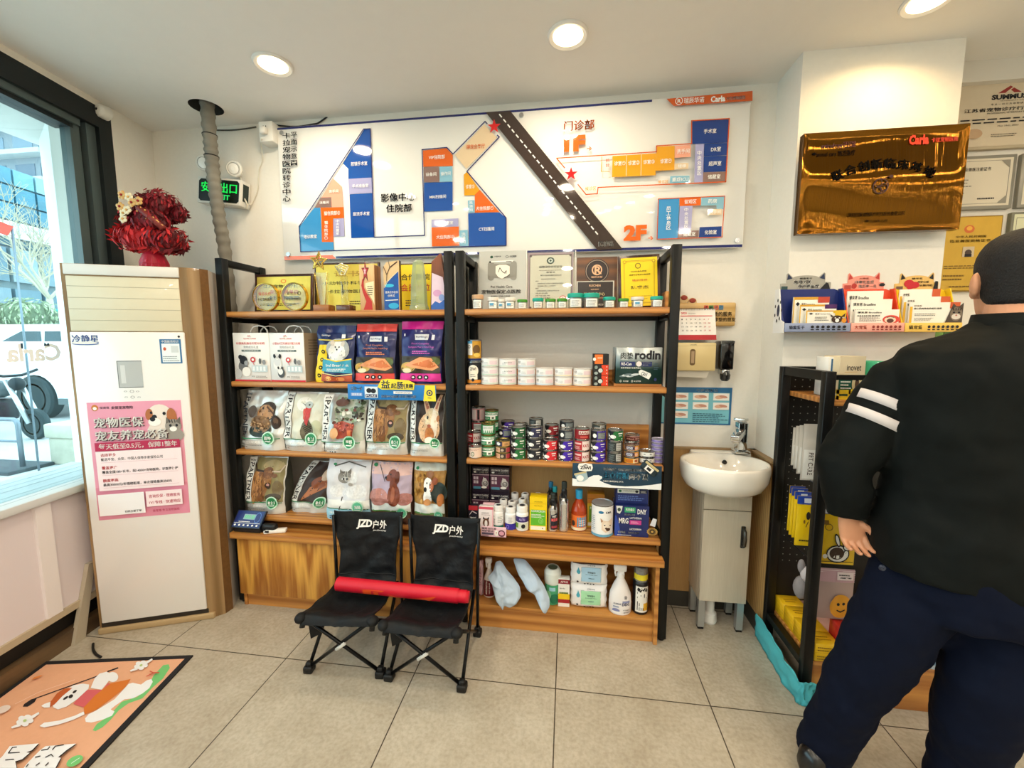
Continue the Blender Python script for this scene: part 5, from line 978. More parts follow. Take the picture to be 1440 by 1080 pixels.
# medicines (fourth board)
YREF = 715
Y = 1.875;DKP = mat('#2a2030',.35)
def art_feli(p,w,h):
    p.rect(0,0,1,1,mat('#241a2a',.35));p.rect(0,.68,1,.71,mat('#c9a8b4'));p.rect(.02,.14,.98,.66,mat('#5a2a44',.4));p.text('FELIWAY CLASSIC',.08,.86,.97,.93,WHITE,.01);p.text('费利威 经典',.42,.76,.95,.84,WHITE,.02);p.ell(.16,.8,.08,.03,WHITE);p.rect(.06,.12,.5,.22,mat('#4f8fa8',.4))
    for x in (.08,.24):
        for y in (.34,.5): p.rect(x,y,x + .12,y + .12,mat('#d9c9d0'))
    p.ell(.76,.36,.2,.16,mat('#a8a2a0'));p.ell(.74,.48,.12,.1,mat('#d8d4d0'));p.poly([(.64,.52),(.66,.62),(.74,.56)],mat('#d8d4d0'));p.ring(.78,.36,.12,.09,.03,mat('#3a3438'));p.ell(.7,.2,.16,.05,WHITE)
G_ = 'dark diffuser boxes on the fourth board'
za = Yp(690,658,2.0).z;h2 = (za - Z4) / 2
for i,(xa,xb) in enumerate(((664,688),(689,716))):
    for k in (0,1):
        carton('diffuser_box','dark purple diffuser box with a cat picture, %s in the %s' % (('lower','upper')[k],('pile against the middle post','pile behind the pink box')[i]),'medicine box',G_,X_(xa,2.0),X_(xb,2.0) - .001,Z4 + h2 * k,Z4 + h2 * (k + 1) - .0006,2.0 + .01 * k,.10,DKP,art_feli)
def art_rb(p,w,h): p.rect(0,0,1,1,mat('#1c1a24',.4));p.rect(0,.8,1,1,mat('#a8242c',.4));p.line([(.1,.6),(.4,.76),(.9,.66)],.04,mat('#c9b4b4'));p.text('DERMOSCENT',.14,.4,.8,.5,WHITE);p.text('ESSENTIAL 6',.14,.24,.8,.34,WHITE,.01)
carton('pipette_box','black and red medicine box in front of the dark diffuser boxes','medicine box',None,X_(659,1.87),X_(671.5,1.87),Z4,Yp(662,711,1.87).z,1.872,.03,'#1c1a24',art_rb)
def art_pinkcat(p,w,h): p.rect(0,0,1,1,mat('#f1e4e2'));p.rect(0,.88,1,1,mat('#d4566a'));p.lines(.2,.62,.8,.78,3,mat('#8a7a7a'),.4,2);p.ell(.5,.28,.22,.2,mat('#6a4a38'));p.ell(.5,.24,.1,.16,WHITE);p.poly([(.3,.42),(.3,.56),(.44,.46)],INK);p.poly([(.7,.42),(.7,.56),(.56,.46)],INK);p.rect(.92,0,1,.88,mat('#e9b4bc'))
carton('cat_medicine_box','white and pink box with a tabby cat, before the dark boxes','medicine box','pink topped cat boxes',X_(673,1.87),X_(693.5,1.87),Z4,Yp(683,713,1.87).z,1.873,.03,'#f1e4e2',art_pinkcat)
carton('cat_medicine_box','second pink topped box standing just behind the tabby cat box','medicine box','pink topped cat boxes',X_(679,1.905),X_(695,1.905),Z4,Yp(687,708,1.905).z,1.905,.02,'#e7b7c0',None)
Y = 1.862;x0,x1 = X_(676.5,1.845),X_(712,1.845);mb = MB();zt = Yp(690,740,1.845).z;zb = Yp(690,754,1.845).z
mb.bbox((x0,1.84,zb),(x1,1.843,zt),mat('#e9c3d0'),.0008);mb.box((x0 + .005,1.843,Z4 + .001),(x1 - .005,1.875,Z4 + .003),mat('#e9c3d0'));mb.box((x0 + .005,1.843,Z4 - .008),(x1 - .005,1.846,Z4 + .003),mat('#e9c3d0'));p = Print(mb,facefront(x0,x1,zb,zt,1.84));p.text('萌宠 益生菌',.04,.72,.6,.92,INK,.03);p.text('呵护肠胃',.04,.48,.5,.66,INK,.03);p.rect(.04,.2,.5,.42,mat('#5a5066'));p.ell(.62,.4,.08,.3,WHITE);p.text('7',.59,.3,.64,.5,mat('#c43a5a'),.03);p.ell(.82,.4,.14,.34,mat('#6a3a4a'));p.ell(.82,.42,.1,.2,mat('#d9a0b4'));p.rect(.04,.06,.3,.14,mat('#8a6a7a'))
tag(mb.build('price_strip',origin=((x0 + x1) / 2,1.84,zt)),'pink printed shelf strip with a kitten below the pink box','shelf strip')
# white pill bottles
def pill(px,y0,y1,Y,lb,hw,lab=None):
    r = hw / 575 * 2.02;x = Yp(px,700,Y).x;zt = Yp(px,y0,Y).z;h = zt - Z4;t = thing('pill_bottle',lb,'bottle',(x,Y,Z4),'white pill bottles');WB = mat('#efeeec',.3,coat=.2)
    mb = MB();mb.lathe([(r * .9,0),(r,.004),(r,h * .66),(r * .96,h * .7),(r * .72,h * .76)],(x,Y,Z4),WB,22);mb.build('bottle_body',t)
    mb = MB();mb.lathe([(r * .84,h * .76),(r * .86,h * .78),(r * .86,h * .98),(r * .8,h),(r * .5,h),(r * .5,h - .003),(.001,h - .003)],(x,Y,Z4),WB,22,mats=[WB,WB,WB,WB,WB,mat('#c9c6c0',.4)]);mb.ball((x,Y,Z4 + h),(r * .42,r * .42,.0015),mat('#33333a'),10,4);mb.build('cap',t)
    if lab: mb = MB();lab(Print(mb,cylP((x,Y,0),r,Z4,h,2.6),.0006,sub=.14));mb.build('label',t)
def lab_teal(p): p.rect(.0,.03,1,.16,mat('#1a7a68',.4));p.rect(.02,.18,.98,.66,mat('#f2f2ee'));p.text('15',.12,.5,.22,.58,INK,.02);p.lines(.12,.25,.3,.46,4,INK,.4,2);p.lines(.5,.3,.9,.6,4,mat('#9aa49e'),.4,3)
def lab_pur(p): p.rect(.0,.03,1,.3,mat('#35299a',.4));p.ring(.35,.16,.1,.09,.03,mat('#8f86d8'));p.lines(.4,.36,.7,.62,5,mat('#9aa0a8'),.4,3)
def lab_pg(p): p.rect(.0,.38,1,.6,mat('#35206a',.4));p.text('NUTRI',.35,.44,.7,.54,mat('#c9bce8'),.01);p.rect(.05,.14,.95,.34,mat('#7aa23a'));p.rect(.3,.1,.95,.34,mat('#d9dcc8'));p.ell(.6,.22,.12,.09,INK)
for a in ((724,693,0,2.03,'white pill bottle at the back, cap showing above two front rows',6.3,None),(738.5,693.5,0,2.02,'white pill bottle at the back beside the yellow box',6.3,None),(708,702,0,1.96,'white pill bottle in the middle row by the dark boxes',6.3,None),(720,704.5,0,1.965,'white pill bottle in the middle of the middle row',6.8,None),(735,701,0,1.965,'white pill bottle in the middle row behind the purple labelled one',6.5,None),(701,709.5,0,1.90,'white pill bottle with teal foot in the front row',7.2,lab_teal),(718,712,0,1.895,'white pill bottle with violet foot in the front row',7.6,lab_pur),(734.5,710,0,1.895,'white pill bottle with purple band and green label',8.8,lab_pg),(756.5,694,0,2.03,'white pill bottle behind the yellow and green box',6.3,None)): pill(*a)
def art_nb(p,w,h): p.rect(0,0,1,1,mat('#f0cc12',.4));p.rect(.06,.16,.94,.63,mat('#5fb42c',.4));p.text('NORMCRON',.1,.56,.9,.62,WHITE,.01);p.lines(.1,.4,.86,.52,3,WHITE,.4,3);p.ring(.66,.3,.14,.08,.02,mat('#a8dc84'));p.ring(.66,.3,.07,.04,.02,mat('#a8dc84'));p.rect(.06,.03,.94,.14,mat('#f4eeda'));p.ell(.76,.08,.03,.015,INK);p.line([(0,.82),(1,.82)],.008,mat('#c9a010',.4));p.text('PROTEXIN',.28,.86,.74,.89,mat('#6a5a10'));p.text('PROTEXIN',.28,.74,.74,.77,mat('#6a5a10'))
carton('vitamin_box','yellow box with a bright green panel, beside the pill bottles','medicine box','yellow and green boxes',X_(745,1.89),X_(769,1.89),Z4,Yp(757,699,1.89).z,1.885,.06,'#f0cc12',art_nb)
def art_nb2(p,w,h): p.rect(0,0,1,1,mat('#d8b424',.4));p.rect(0,.72,1,1,mat('#b5701e',.4));p.rect(.1,.16,.95,.64,mat('#6aa42c',.4));p.text('NORM',.16,.54,.8,.62,WHITE,.01);p.rect(.04,.04,.94,.14,mat('#f4eeda'));p.line([(0,.86),(1,.86)],.008,INK)
carton('vitamin_box','amber topped green box standing behind the white milk tin','medicine box','yellow and green boxes',X_(826,1.96),X_(850,1.96),Z4,Yp(838,695,1.96).z,1.96,.06,'#c98a22',art_nb2)
# spray flasks and bottle
def flask(px,y0,Y,hw,lb,nozzle,lab=True):
    r = hw / 575 * 2.0;x = Yp(px,720,Y).x;h = Yp(px,y0,Y).z - Z4;t = thing('spray_flask',lb,'spray bottle',(x,Y,Z4),'silver spray flasks');AL = mat('#d3d3d2',.22,.85)
    mb = MB();mb.lathe([(r * .94,0),(r,.003),(r,h * .56),(r * .9,h * .63),(r * .5,h * .68),(r * .42,h * .72)],(x,Y,Z4),AL,22);mb.build('flask_body',t)
    mb = MB();mb.lathe([(r * .6,h * .68),(r * .6,h * .82),(r * .45,h * .86),(r * .45,h * .9)],(x,Y,Z4),mat('#17191b',.4),14);mb.tube([(x,Y - r * .5,Z4 + h * .8),(x + r * .4,Y - r * 1.1,Z4 + h * .74),(x + r * .5,Y - r * 1.0,Z4 + h * .6)],r * .16,mat('#1d1f22',.4),6);mb.tube([(x - r * .4,Y - r * .4,Z4 + h * .8),(x - r * .9,Y - r * .9,Z4 + h * .72),(x - r * .9,Y - r * .8,Z4 + h * .62)],r * .14,mat('#1d1f22',.4),6);mb.build('trigger_head',t)
    mb = MB();mb.lathe([(r * .5,h * .86),(r * .56,h * .88),(r * .56,h * .98),(r * .48,h),(.001,h)],(x,Y,Z4),nozzle,14);mb.build('nozzle_cap',t)
    if lab: mb = MB();p = Print(mb,cylP((x,Y,0),r,Z4,h,2.6),.0006,sub=.14);p.poly([(.35,.06),(.98,.06),(.98,.5),(.35,.44)],mat('#1c1c28',.4));p.rect(.4,.28,.95,.36,mat('#d85a5a'));p.text('VET',.46,.38,.8,.44,WHITE,.02);p.rect(.42,.1,.9,.16,mat('#a83a44'));mb.build('label',t)
NB = mat('#1f6f98',.35);ND = mat('#26302e',.4)
flask(777.5,693,1.905,6.6,'silver spray flask with a dark printed label',ND);flask(793,677,1.91,6.6,'plain silver spray flask, tallest, with black head',ND,False);flask(774.5,677,2.0,6,'silver spray flask with blue cap, rear one of two',NB,False);flask(780,684,1.965,6,'silver spray flask with teal cap behind the labelled flask',mat('#1f8f9c',.35),False)
Y = 1.935;r = 10.2 / 575 * 2.02;x = Yp(814,720,Y).x;h = Yp(814,688,Y).z - Z4;t = thing('syrup_bottle','orange bottle with a blue cap and blue label','bottle',(x,Y,Z4));OB = glassmat('#d8501c',.08,.05,'amber_liquid',.55)
mb = MB();mb.lathe([(r * .92,0),(r,.004),(r,h * .5),(r * .85,h * .6),(r * .4,h * .76),(r * .36,h * .8)],(x,Y,Z4),OB,22);mb.build('bottle_body',t)
mb = MB();mb.lathe([(r * .46,h * .78),(r * .48,h * .98),(r * .42,h),(.001,h)],(x,Y,Z4),mat('#2a9ccc',.35),18);mb.build('cap',t);mb = MB();p = Print(mb,cylP((x,Y,0),r,Z4,h,2.8),.0006,sub=.14);p.rect(.02,.03,.98,.4,mat('#e0702c',.4));p.rect(.42,.12,.92,.36,mat('#3a9cc0',.4));p.rect(.02,.03,.98,.1,mat('#f0dcb8'));p.ell(.22,.2,.1,.07,mat('#3a2c24'));p.lines(.5,.16,.84,.32,3,WHITE,.4,2);mb.build('label',t)
# milk powder tin
Y = 1.905;r = 14.6 / 575 * 2.0;x = Yp(846.5,740,Y).x;h = Yp(846,707,Y).z - Z4 + .003
def t_milk(p):
    p.rect(.0,.03,1,.97,mat('#f0efec',.4));p.ell(.42,.8,.1,.045,mat('#1f6f9c',.4));p.text('KMR',.6,.76,.84,.83,INK,.02);p.line([(.1,.89),(.95,.91)],.015,mat('#3a6a94'));p.poly([(.45,.25),(.44,.48),(.4,.62),(.52,.55),(.7,.52),(.92,.62),(.9,.4),(.78,.22),(.6,.16)],mat('#e8d4bc'));p.ell(.66,.36,.16,.15,mat('#f0e2d0'));p.poly([(.4,.62),(.43,.48),(.5,.53)],mat('#b5886a'));p.ell(.62,.3,.05,.03,mat('#5a3a2c'));p.ell(.7,.26,.09,.05,mat('#4a342a'));p.ell(.56,.4,.03,.02,INK);p.ell(.78,.38,.03,.02,INK);p.rect(0,.03,1,.1,mat('#6aa8c4'));p.lines(.06,.2,.2,.7,8,mat('#8aa0ac'),.4,3)
tin('milk_tin','white milk powder tin with a cream kitten','tin',None,x,Y,Z4,r,h,'#f0efec',t_milk,RIMM,2.4,mat('#b9bcc0',.3,.3))
# blue boxes with a medal
Y = 1.89
def art_box2(p,w,h): p.rect(0,0,1,1,mat('#1d2c6a',.35));p.rect(.04,.72,.72,1,mat('#d9dcd4'));p.text('VITAMIN FOR CATS',.2,.84,.62,.92,mat('#2c4a34'));p.ell(.12,.86,.05,.09,mat('#2f6a44'));p.ell(.64,.86,.05,.09,INK);p.rect(.74,.72,.96,.98,mat('#10203c',.4));p.lines(.76,.78,.94,.95,3,WHITE,.4,2);p.lines(.06,.2,.9,.6,3,mat('#5a74b4'),.6,5)
def art_blue3(p,w,h):
    p.rect(0,0,1,1,mat('#182660',.35));p.poly([(0,0),(.2,0),(.12,.4),(.04,.66),(0,.66)],mat('#2c4aa8',.35));p.poly([(.03,.98),(.22,.98),(.2,.84),(.14,.72),(.06,.76)],mat('#d8dcd6'));p.ell(.12,.86,.05,.06,mat('#3a4a40'));p.rect(.28,.78,.6,.95,mat('#2f9a6a',.4));p.text('乳铁蛋白',.32,.83,.56,.92,WHITE,.01);p.text('DNY',.66,.74,.92,.9,WHITE,.02);p.text('猫用营养补充剂',.28,.68,.58,.74,WHITE,.02);p.text('MRG',.12,.42,.4,.6,WHITE,.02);p.text('LACTOFERRIN',.44,.58,.78,.64,WHITE,.01);p.rect(.44,.4,.78,.54,mat('#c43a8a',.4));p.lines(.48,.44,.7,.52,2,mat('#f0b8d8'),.4,2);p.text('LACTOFERRIN',.44,.22,.78,.28,WHITE,.01);p.text('促进免疫',.1,.1,.32,.18,WHITE,.03);p.text('30%高含量',.4,.1,.72,.17,WHITE,.02);p.lines(.08,.04,.5,.08,1,WHITE,.4,2)
def mk(xa,xb,z0,z1,lb,art,Y,d): return carton('supplement_box',lb,'medicine box','blue supplement boxes',X_(xa,Y),X_(xb,Y),z0,z1,Y,d,'#182660',art)
zm = Yp(896,711,Y).z;t = mk(865,913,Z4,zm,'large navy supplement box with a rosette on its corner',art_blue3,1.885,.10)
mb = MB();p = Print(mb,facefront(X_(865,1.885),X_(927,1.885),Z4,zm,1.885),.0014);GD = mat('#c9a45a',.3,.4);p.poly([(.80,.4),(.87,.64),(.96,.6),(.92,.36)],mat('#d9dadf'));p.star(.86,.2,.13,GD,n=14,q=.85);p.ell(.86,.2,.09,.11,mat('#8a6a34',.4));p.ell(.86,.2,.06,.075,mat('#2c2418',.4));p.ell(.86,.2,.03,.035,GD);mb.build('rosette',t)
mk(866,911,zm + .0006,Yp(896,688,1.92).z,'navy supplement box with white panel lying on the rosette box',art_box2,1.915,.08)
# ------------------------------------------------ inside the open cabinet
ZC0 = .119;Y = 1.875;YREF = 830
def bottle_trigger(px0,px1,pz0,Y,lb,body,art=None,pz1=None,dark=False):
    x = Yp((px0 + px1) / 2,840,Y).x;w = (px1 - px0) / 575 * 2.0;h = Yp((px0 + px1) / 2,pz0,Y).z - ZC0;t = thing('trigger_bottle',lb,'spray bottle',(x,Y,ZC0))
    mb = MB();pts = [];W = w / 2
    prof = [(W * .9,0),(W,.005),(W,h * .22),(W * .94,h * .4),(W * .62,h * .58),(W * .34,h * .7),(W * .28,h * .76)]
    vs = [];n = 24;fs = []
    for r,z in prof:
        for k in range(n): a = 2 * math.pi * k / n;vs.append((x + r * math.cos(a),Y + min(r,.034) * math.sin(a),ZC0 + z))
    for i in range(len(prof) - 1): fs += [(i * n + k,i * n + (k + 1) % n,(i + 1) * n + (k + 1) % n,(i + 1) * n + k) for k in range(n)]
    mb.add(vs,fs,body,True);mb.poly([vs[k] for k in range(n)][::-1],body);mb.build('bottle_body',t)
    HW = mat('#eeedea',.35);mb = MB();mb.lathe([(W * .3,h * .72),(W * .34,h * .74),(W * .34,h * .8),(W * .22,h * .84)],(x,Y,ZC0),HW,16);mb.bbox((x - W * .62,Y - .013,ZC0 + h * .86),(x + W * .5,Y + .013,ZC0 + h),HW,.006);mb.bbox((x - W * .24,Y - .012,ZC0 + h * .8),(x + W * .3,Y + .012,ZC0 + h * .88),HW,.004);mb.build('trigger_head',t)
    mb = MB();mb.tube([(x - W * .38,Y,ZC0 + h * .9),(x - W * .5,Y,ZC0 + h * .82),(x - W * .42,Y,ZC0 + h * .74)],(.004),HW,8);mb.build('trigger',t)
    if art:
        mb = MB();
        def P(u,v,l,x=x,Y=Y):
            a = (u - .5) * 2.2 - math.pi / 2;r = W if v < .22 else W * (1 - .06 * (v - .22) / .18) if v < .4 else W * .94 - W * .32 * (v - .4) / .18
            return V((x + (r + l) * math.cos(a),Y + (min(r,.034) + l) * math.sin(a),ZC0 + v * h))
        art(Print(mb,P,.0008,sub=.12));mb.build('label',t)
    return t
def a_spray(p): p.ring(.7,.37,.07,.04,.015,INK);p.ell(.7,.37,.03,.018,INK);p.rect(.56,.26,.9,.3,mat('#8f94b8'));p.text('日本除臭',.2,.22,.5,.255,NAVY,.03);p.text('DDC',.54,.2,.88,.26,NAVY,.03);p.rect(.18,.16,.42,.19,mat('#9aa0b4'));p.ell(.3,.09,.16,.05,mat('#7f84b0'));p.rect(.15,.03,.5,.08,mat('#f0efee'));p.text('天然成分',.58,.1,.86,.125,INK,.01);p.text('温和配方',.6,.05,.86,.075,INK,.01)
bottle_trigger(857,887,793,1.885,'white trigger spray bottle with violet print in the cabinet',mat('#efeae8',.35),a_spray)
def a_wine(p): p.rect(.05,.05,.95,.45,mat('#6a1420',.4));p.textcw('ALLERDERM',.3,.1,.42,.44,WHITE,.02);p.textcw('SPOT-ON',.55,.12,.62,.4,WHITE,.02)
bottle_trigger(679.5,697,784,1.925,'white trigger bottle with dark red label behind the cloth bundle',mat('#e4dcd4',.35),a_wine)
pouch('wet_pouch','pink packet at the chair end of the open cabinet',None,X_(672,1.92),X_(679,1.92),ZC0 + .004,Yp(675,790,1.92).z,1.91,.04,'#d9b4bc',lambda p,w,h: p.lines(.2,.3,.8,.7,5,mat('#a86a7a'),.4,2),.05,side='#c9a4ac',seed=41,cat='packet')
# pale blue bundles in the open cabinet
BLC = mat('#b7cbdf',.6,noise=.06,nscale=14);BLI = mat('#8fa9c4',.7)
def bundle(pts,lb,seed,Y0,thick,tilt):
    o3 = [Yp(x,y,Y0 + tilt * (870 - y) / 80) for x,y in pts];c = sum(o3,V((0,0,0))) / len(o3);n = len(o3);mb = MB();vs = [];fs = [];rings = 12
    for side in (-1,1):
        base = len(vs)
        for i in range(rings + 1):
            f = 1 - i / rings
            for k in range(n):
                p = c + (o3[k] - c) * f;b = math.sqrt(max(0,1 - f ** 2.5)) * thick;wv = .034 * (.5 - abs(NZ.noise(p * 17 + V((seed,0,0))))) - .012 + .012 * (.3 - abs(NZ.noise(p * 45 + V((seed,3,0)))))
                vs.append(p + V((0,side * b + (wv if 0 < i else 0),0)))
        for i in range(rings):
            for k in range(n):
                q = (base + i * n + k,base + i * n + (k + 1) % n,base + (i + 1) * n + (k + 1) % n,base + (i + 1) * n + k);fs.append(q if side == 1 else q[::-1])
    mb.add(vs,fs,BLC,True);t = mb.build('cloth_bundle',origin=(c.x,Y0,ZC0));tag(t,lb,'plastic bag','pale blue wrapped bundles');b = t.modifiers.new('round','SUBSURF');b.levels = 1;b.render_levels = 1
def dense(pts,m=3):
    out = []
    for a,b in zip(pts,pts[1:] + pts[:1]): out += [(a[0] + (b[0] - a[0]) * k / m,a[1] + (b[1] - a[1]) * k / m) for k in range(m)]
    return out
bundle(dense([(697,790),(704,788),(712,800),(722,812),(731,825),(733,838),(726,850),(717,855),(709,852),(707,859),(701,848),(694,832),(691,816),(685,812),(694,803)]),'crumpled pale blue bag hanging out of the cabinet, nearer the chair',3,1.80,.032,.085)
bundle(dense([(721,785),(738,786),(752,803),(765,823),(773,842),(773,853),(767,864),(760,853),(752,836),(740,825),(728,806)]),'long slanting pale blue bag spilling from the cabinet middle',8,1.80,.028,.085)
# green capped bottle, small box, wipes, black can
Y = 1.915;r = 11 / 575 * 2.0;x = Yp(777,830,Y).x;h = Yp(777,797,Y).z - ZC0;t = thing('shampoo_bottle','white topped bottle with a green leafy sleeve','bottle',(x,Y,ZC0));WB = mat('#dfe4dc',.35)
mb = MB();mb.lathe([(r * .86,0),(r * .95,.004),(r,h * .5),(r * .98,h * .58)],(x,Y,ZC0),mat('#4aa878',.35,noise=.3,nscale=30),22);mb.build('bottle_body',t);mb = MB();mb.lathe([(r * 1.0,h * .58),(r * 1.08,h * .62),(r * 1.08,h * .88),(r * .8,h),(r * .62,h),(r * .6,h - .004),(.001,h - .004)],(x,Y,ZC0),WB,22,mats=[WB] * 4 + [mat('#5d6a54')] * 2);mb.build('cap',t)
mb = MB();p = Print(mb,cylP((x,Y,0),r * .99,ZC0,h,2.6),.001,sub=.14);p.rect(.35,.42,.65,.52,mat('#9fd0e0'));p.ell(.6,.2,.22,.14,mat('#1f7a58'));p.ell(.3,.3,.14,.12,mat('#8fd0a0'));mb.build('label',t)
def art_sb(p,w,h): p.rect(0,0,1,1,mat('#f2eee6'));p.rect(0,.84,1,1,mat('#8e1c2a',.4));p.text('APTUS',.2,.88,.84,.95,WHITE,.01);p.text('Apto-flex',.12,.64,.6,.7,INK,.01);p.rect(0,.28,1,.48,mat('#efc81e',.4));p.lines(.1,.48,.9,.56,1,mat('#5a7a2c'),.8,2);p.rect(0,.14,1,.28,mat('#a8242c',.4))
Y = 1.88;carton('supplement_box','small red, yellow and white box beside the wipes','medicine box',None,X_(785,Y),X_(801,Y),ZC0,Yp(793,815,Y).z,Y,.04,'#f2eee6',art_sb)
def wipes(z0,z1,col,lb,seed,top):
    Y = 1.872;x0,x1 = X_(803,Y),X_(854,Y);t = thing('wipes_pack',lb,'wet wipes',((x0 + x1) / 2,Y,z0),'stacked wipes packs');h = z1 - z0;WP = mat('#f1efee',.35,coat=.2);nu,nv = 16,10
    def fr(u,v,l=0.): e = (1 - abs(2 * u - 1) ** 4) * (1 - abs(2 * v - 1) ** 4);return V((x0 + (x1 - x0) * u + .003 * math.sin(v * 19 + seed) * (abs(2 * u - 1) ** 6),Y + .03 - .03 * e ** .5 - l + .003 * NZ.noise(V((u * 6,v * 5,seed))) + .02 * (z0 - ZC0 > .05) * v * 0,z0 + h * v))
    def bk(u,v): p = fr(u,v);return V((p.x,Y + .06 + (Y + .03 - p.y),p.z))
    mb = MB();k = nu + 1;fs = [(j * k + i,j * k + i + 1,(j + 1) * k + i + 1,(j + 1) * k + i) for j in range(nv) for i in range(nu)]
    mb.add([fr(i / nu,j / nv) for j in range(nv + 1) for i in range(nu + 1)],fs,WP,True);mb.add([bk(i / nu,j / nv) for j in range(nv + 1) for i in range(nu + 1)],[f[::-1] for f in fs],WP,True)
    ed = [(i / nu,0) for i in range(nu)] + [(1,j / nv) for j in range(nv)] + [(1 - i / nu,1) for i in range(nu)] + [(0,1 - j / nv) for j in range(nv)]
    for a,b in zip(ed,ed[1:] + ed[:1]): mb.add([fr(*a),bk(*a),bk(*b),fr(*b)],[(0,1,2,3)],WP,True)
    p = Print(mb,fr,.002,sub=.09);c = mat(col,.4);p.poly([(.28,.22),(.8,.22),(.82,.28),(.82,.76),(.8,.82),(.3,.82),(.28,.78)],c);p.line([(.28,.22),(.82,.22),(.82,.82),(.28,.82)],.008,mat('#5a6a74'),True);p.text('宠物湿巾',.45,.58,.66,.66,INK,.02);p.text('Disinfectant wipes',.4,.5,.72,.55,INK);p.lines(.48,.36,.64,.42,1,mat('#4a6a7a'),.5,2);p.ell(.2,.62,.05,.09,mat('#4aa4b8',.4));p.poly([(.16,.66),(.2,.82),(.24,.66)],mat('#4aa4b8',.4));p.text('杀菌消毒',.45,.87,.66,.91,INK)
    p.ell(.18,.2,.03,.04,INK);[p.ell(.38 + .08 * q,.12,.025,.035,INK) for q in range(4)]
    if top: p.poly([(.04,.93),(.96,.93),(.9,1.0),(.08,1.0)],mat('#5d4a40'))
    mb.build('pack',t)
zt = Yp(828,791,1.88).z;zm = ZC0 + (zt - ZC0) * .49
wipes(ZC0,zm,'#a4dcb0','white wipes pack with a mint green panel, lower of two',1,False);wipes(zm + .001,zt,'#a9cfe6','white wipes pack with a pale blue panel, upper of two',5,True)
Y = 1.90;r = 10.3 / 575 * 2.0;x = Yp(900.5,830,Y).x;h = Yp(900,795,Y).z - ZC0;t = thing('spray_can','black spray can with a yellow banded clear cap','spray can',(x,Y,ZC0))
mb = MB();mb.lathe([(r * .94,0),(r,.003),(r,h * .66),(r * .85,h * .7)],(x,Y,ZC0),mat('#15161a',.3),22);mb.build('can',t);mb = MB();mb.lathe([(r * .84,h * .7),(r * .86,h),(.001,h)],(x,Y,ZC0),glassmat('#dfe4e0',.12,.05,'clear_cap',.2),20);mb.lathe([(r * .6,h * .7),(r * .6,h * .92),(.001,h * .92)],(x,Y,ZC0),mat('#23252a',.4),14);mb.build('cap',t)
mb = MB();p = Print(mb,cylP((x,Y,0),r * 1.0,ZC0,h,2.6),.0008,sub=.14);p.rect(.2,.06,.85,.62,mat('#e8e6df',.4));p.textcw('SMILE',.28,.1,.8,.6,mat('#15161a',.4),.06);p.rect(.6,.1,.85,.26,mat('#d8a832',.4));mb.build('label',t)
mb = MB();p = Print(mb,cylP((x,Y,0),r * .86,ZC0,h,3.0),.0008,sub=.14);p.rect(.05,.74,.95,.86,mat('#e6d332',.4));mb.build('cap_band',t)
# ================================================================= wall sign, air conditioner, chairs, mats, basin corner
def A(x,y): return (380 + x / 4,120 + y / 4)
def B(x,y): return (720 + x / 4,120 + y / 4)
SY = 2.128
t = thing('floor_plan_sign','long white acrylic wall sign with a coloured hospital floor plan','sign',(-.37,SY,1.844))
SB = mat('#ecebe6',.035,coat=.6,spec=.6);mb = MB();mb.bbox((-1.556,SY,1.844),(.818,SY + .012,2.536),SB,.002);w = WallPrint(mb,SY)
def SM(h): return mat(h,.04,coat=.6)
C_BLU,C_LIL,C_ORG,C_PNK,C_BRN,C_LBL,C_TEA,C_YEL,C_TAN,C_NAV,C_ROAD,C_RED = map(SM,('#1a52a6','#a9a8d0','#e2661c','#eda88e','#8a6f68','#3f92cc','#86bad0','#e2a021','#e6cda8','#1a2468','#3b2f2a','#d01f22'));IW = SM('#f4f4f0');IK = SM('#20202e');C_DOR = SM('#cf5a20');C_DBL = SM('#123c88')
def PA(pts,c): w.pp([A(*q) for q in pts],c)
def PB(pts,c): w.pp([B(*q) for q in pts],c)
def TA(s,x0,y0,x1,y1,c,b=.01,rot=None): w.pt(s,*A(x0,y1),*A(x1,y0),c,b,rot)
def TB(s,x0,y0,x1,y1,c,b=.01,rot=None): w.pt(s,*B(x0,y1),*B(x1,y0),c,b,rot)
w.poly([(-1.553,2.524),(.38,2.524),(.38,2.534),(-1.553,2.534)],C_NAV);w.poly([(-1.25,1.846),(.816,1.846),(.816,1.858),(-1.25,1.858)],C_NAV);w.poly([(-1.553,1.846),(-1.25,1.846),(-1.27,1.866),(-1.553,1.866)],C_ORG)
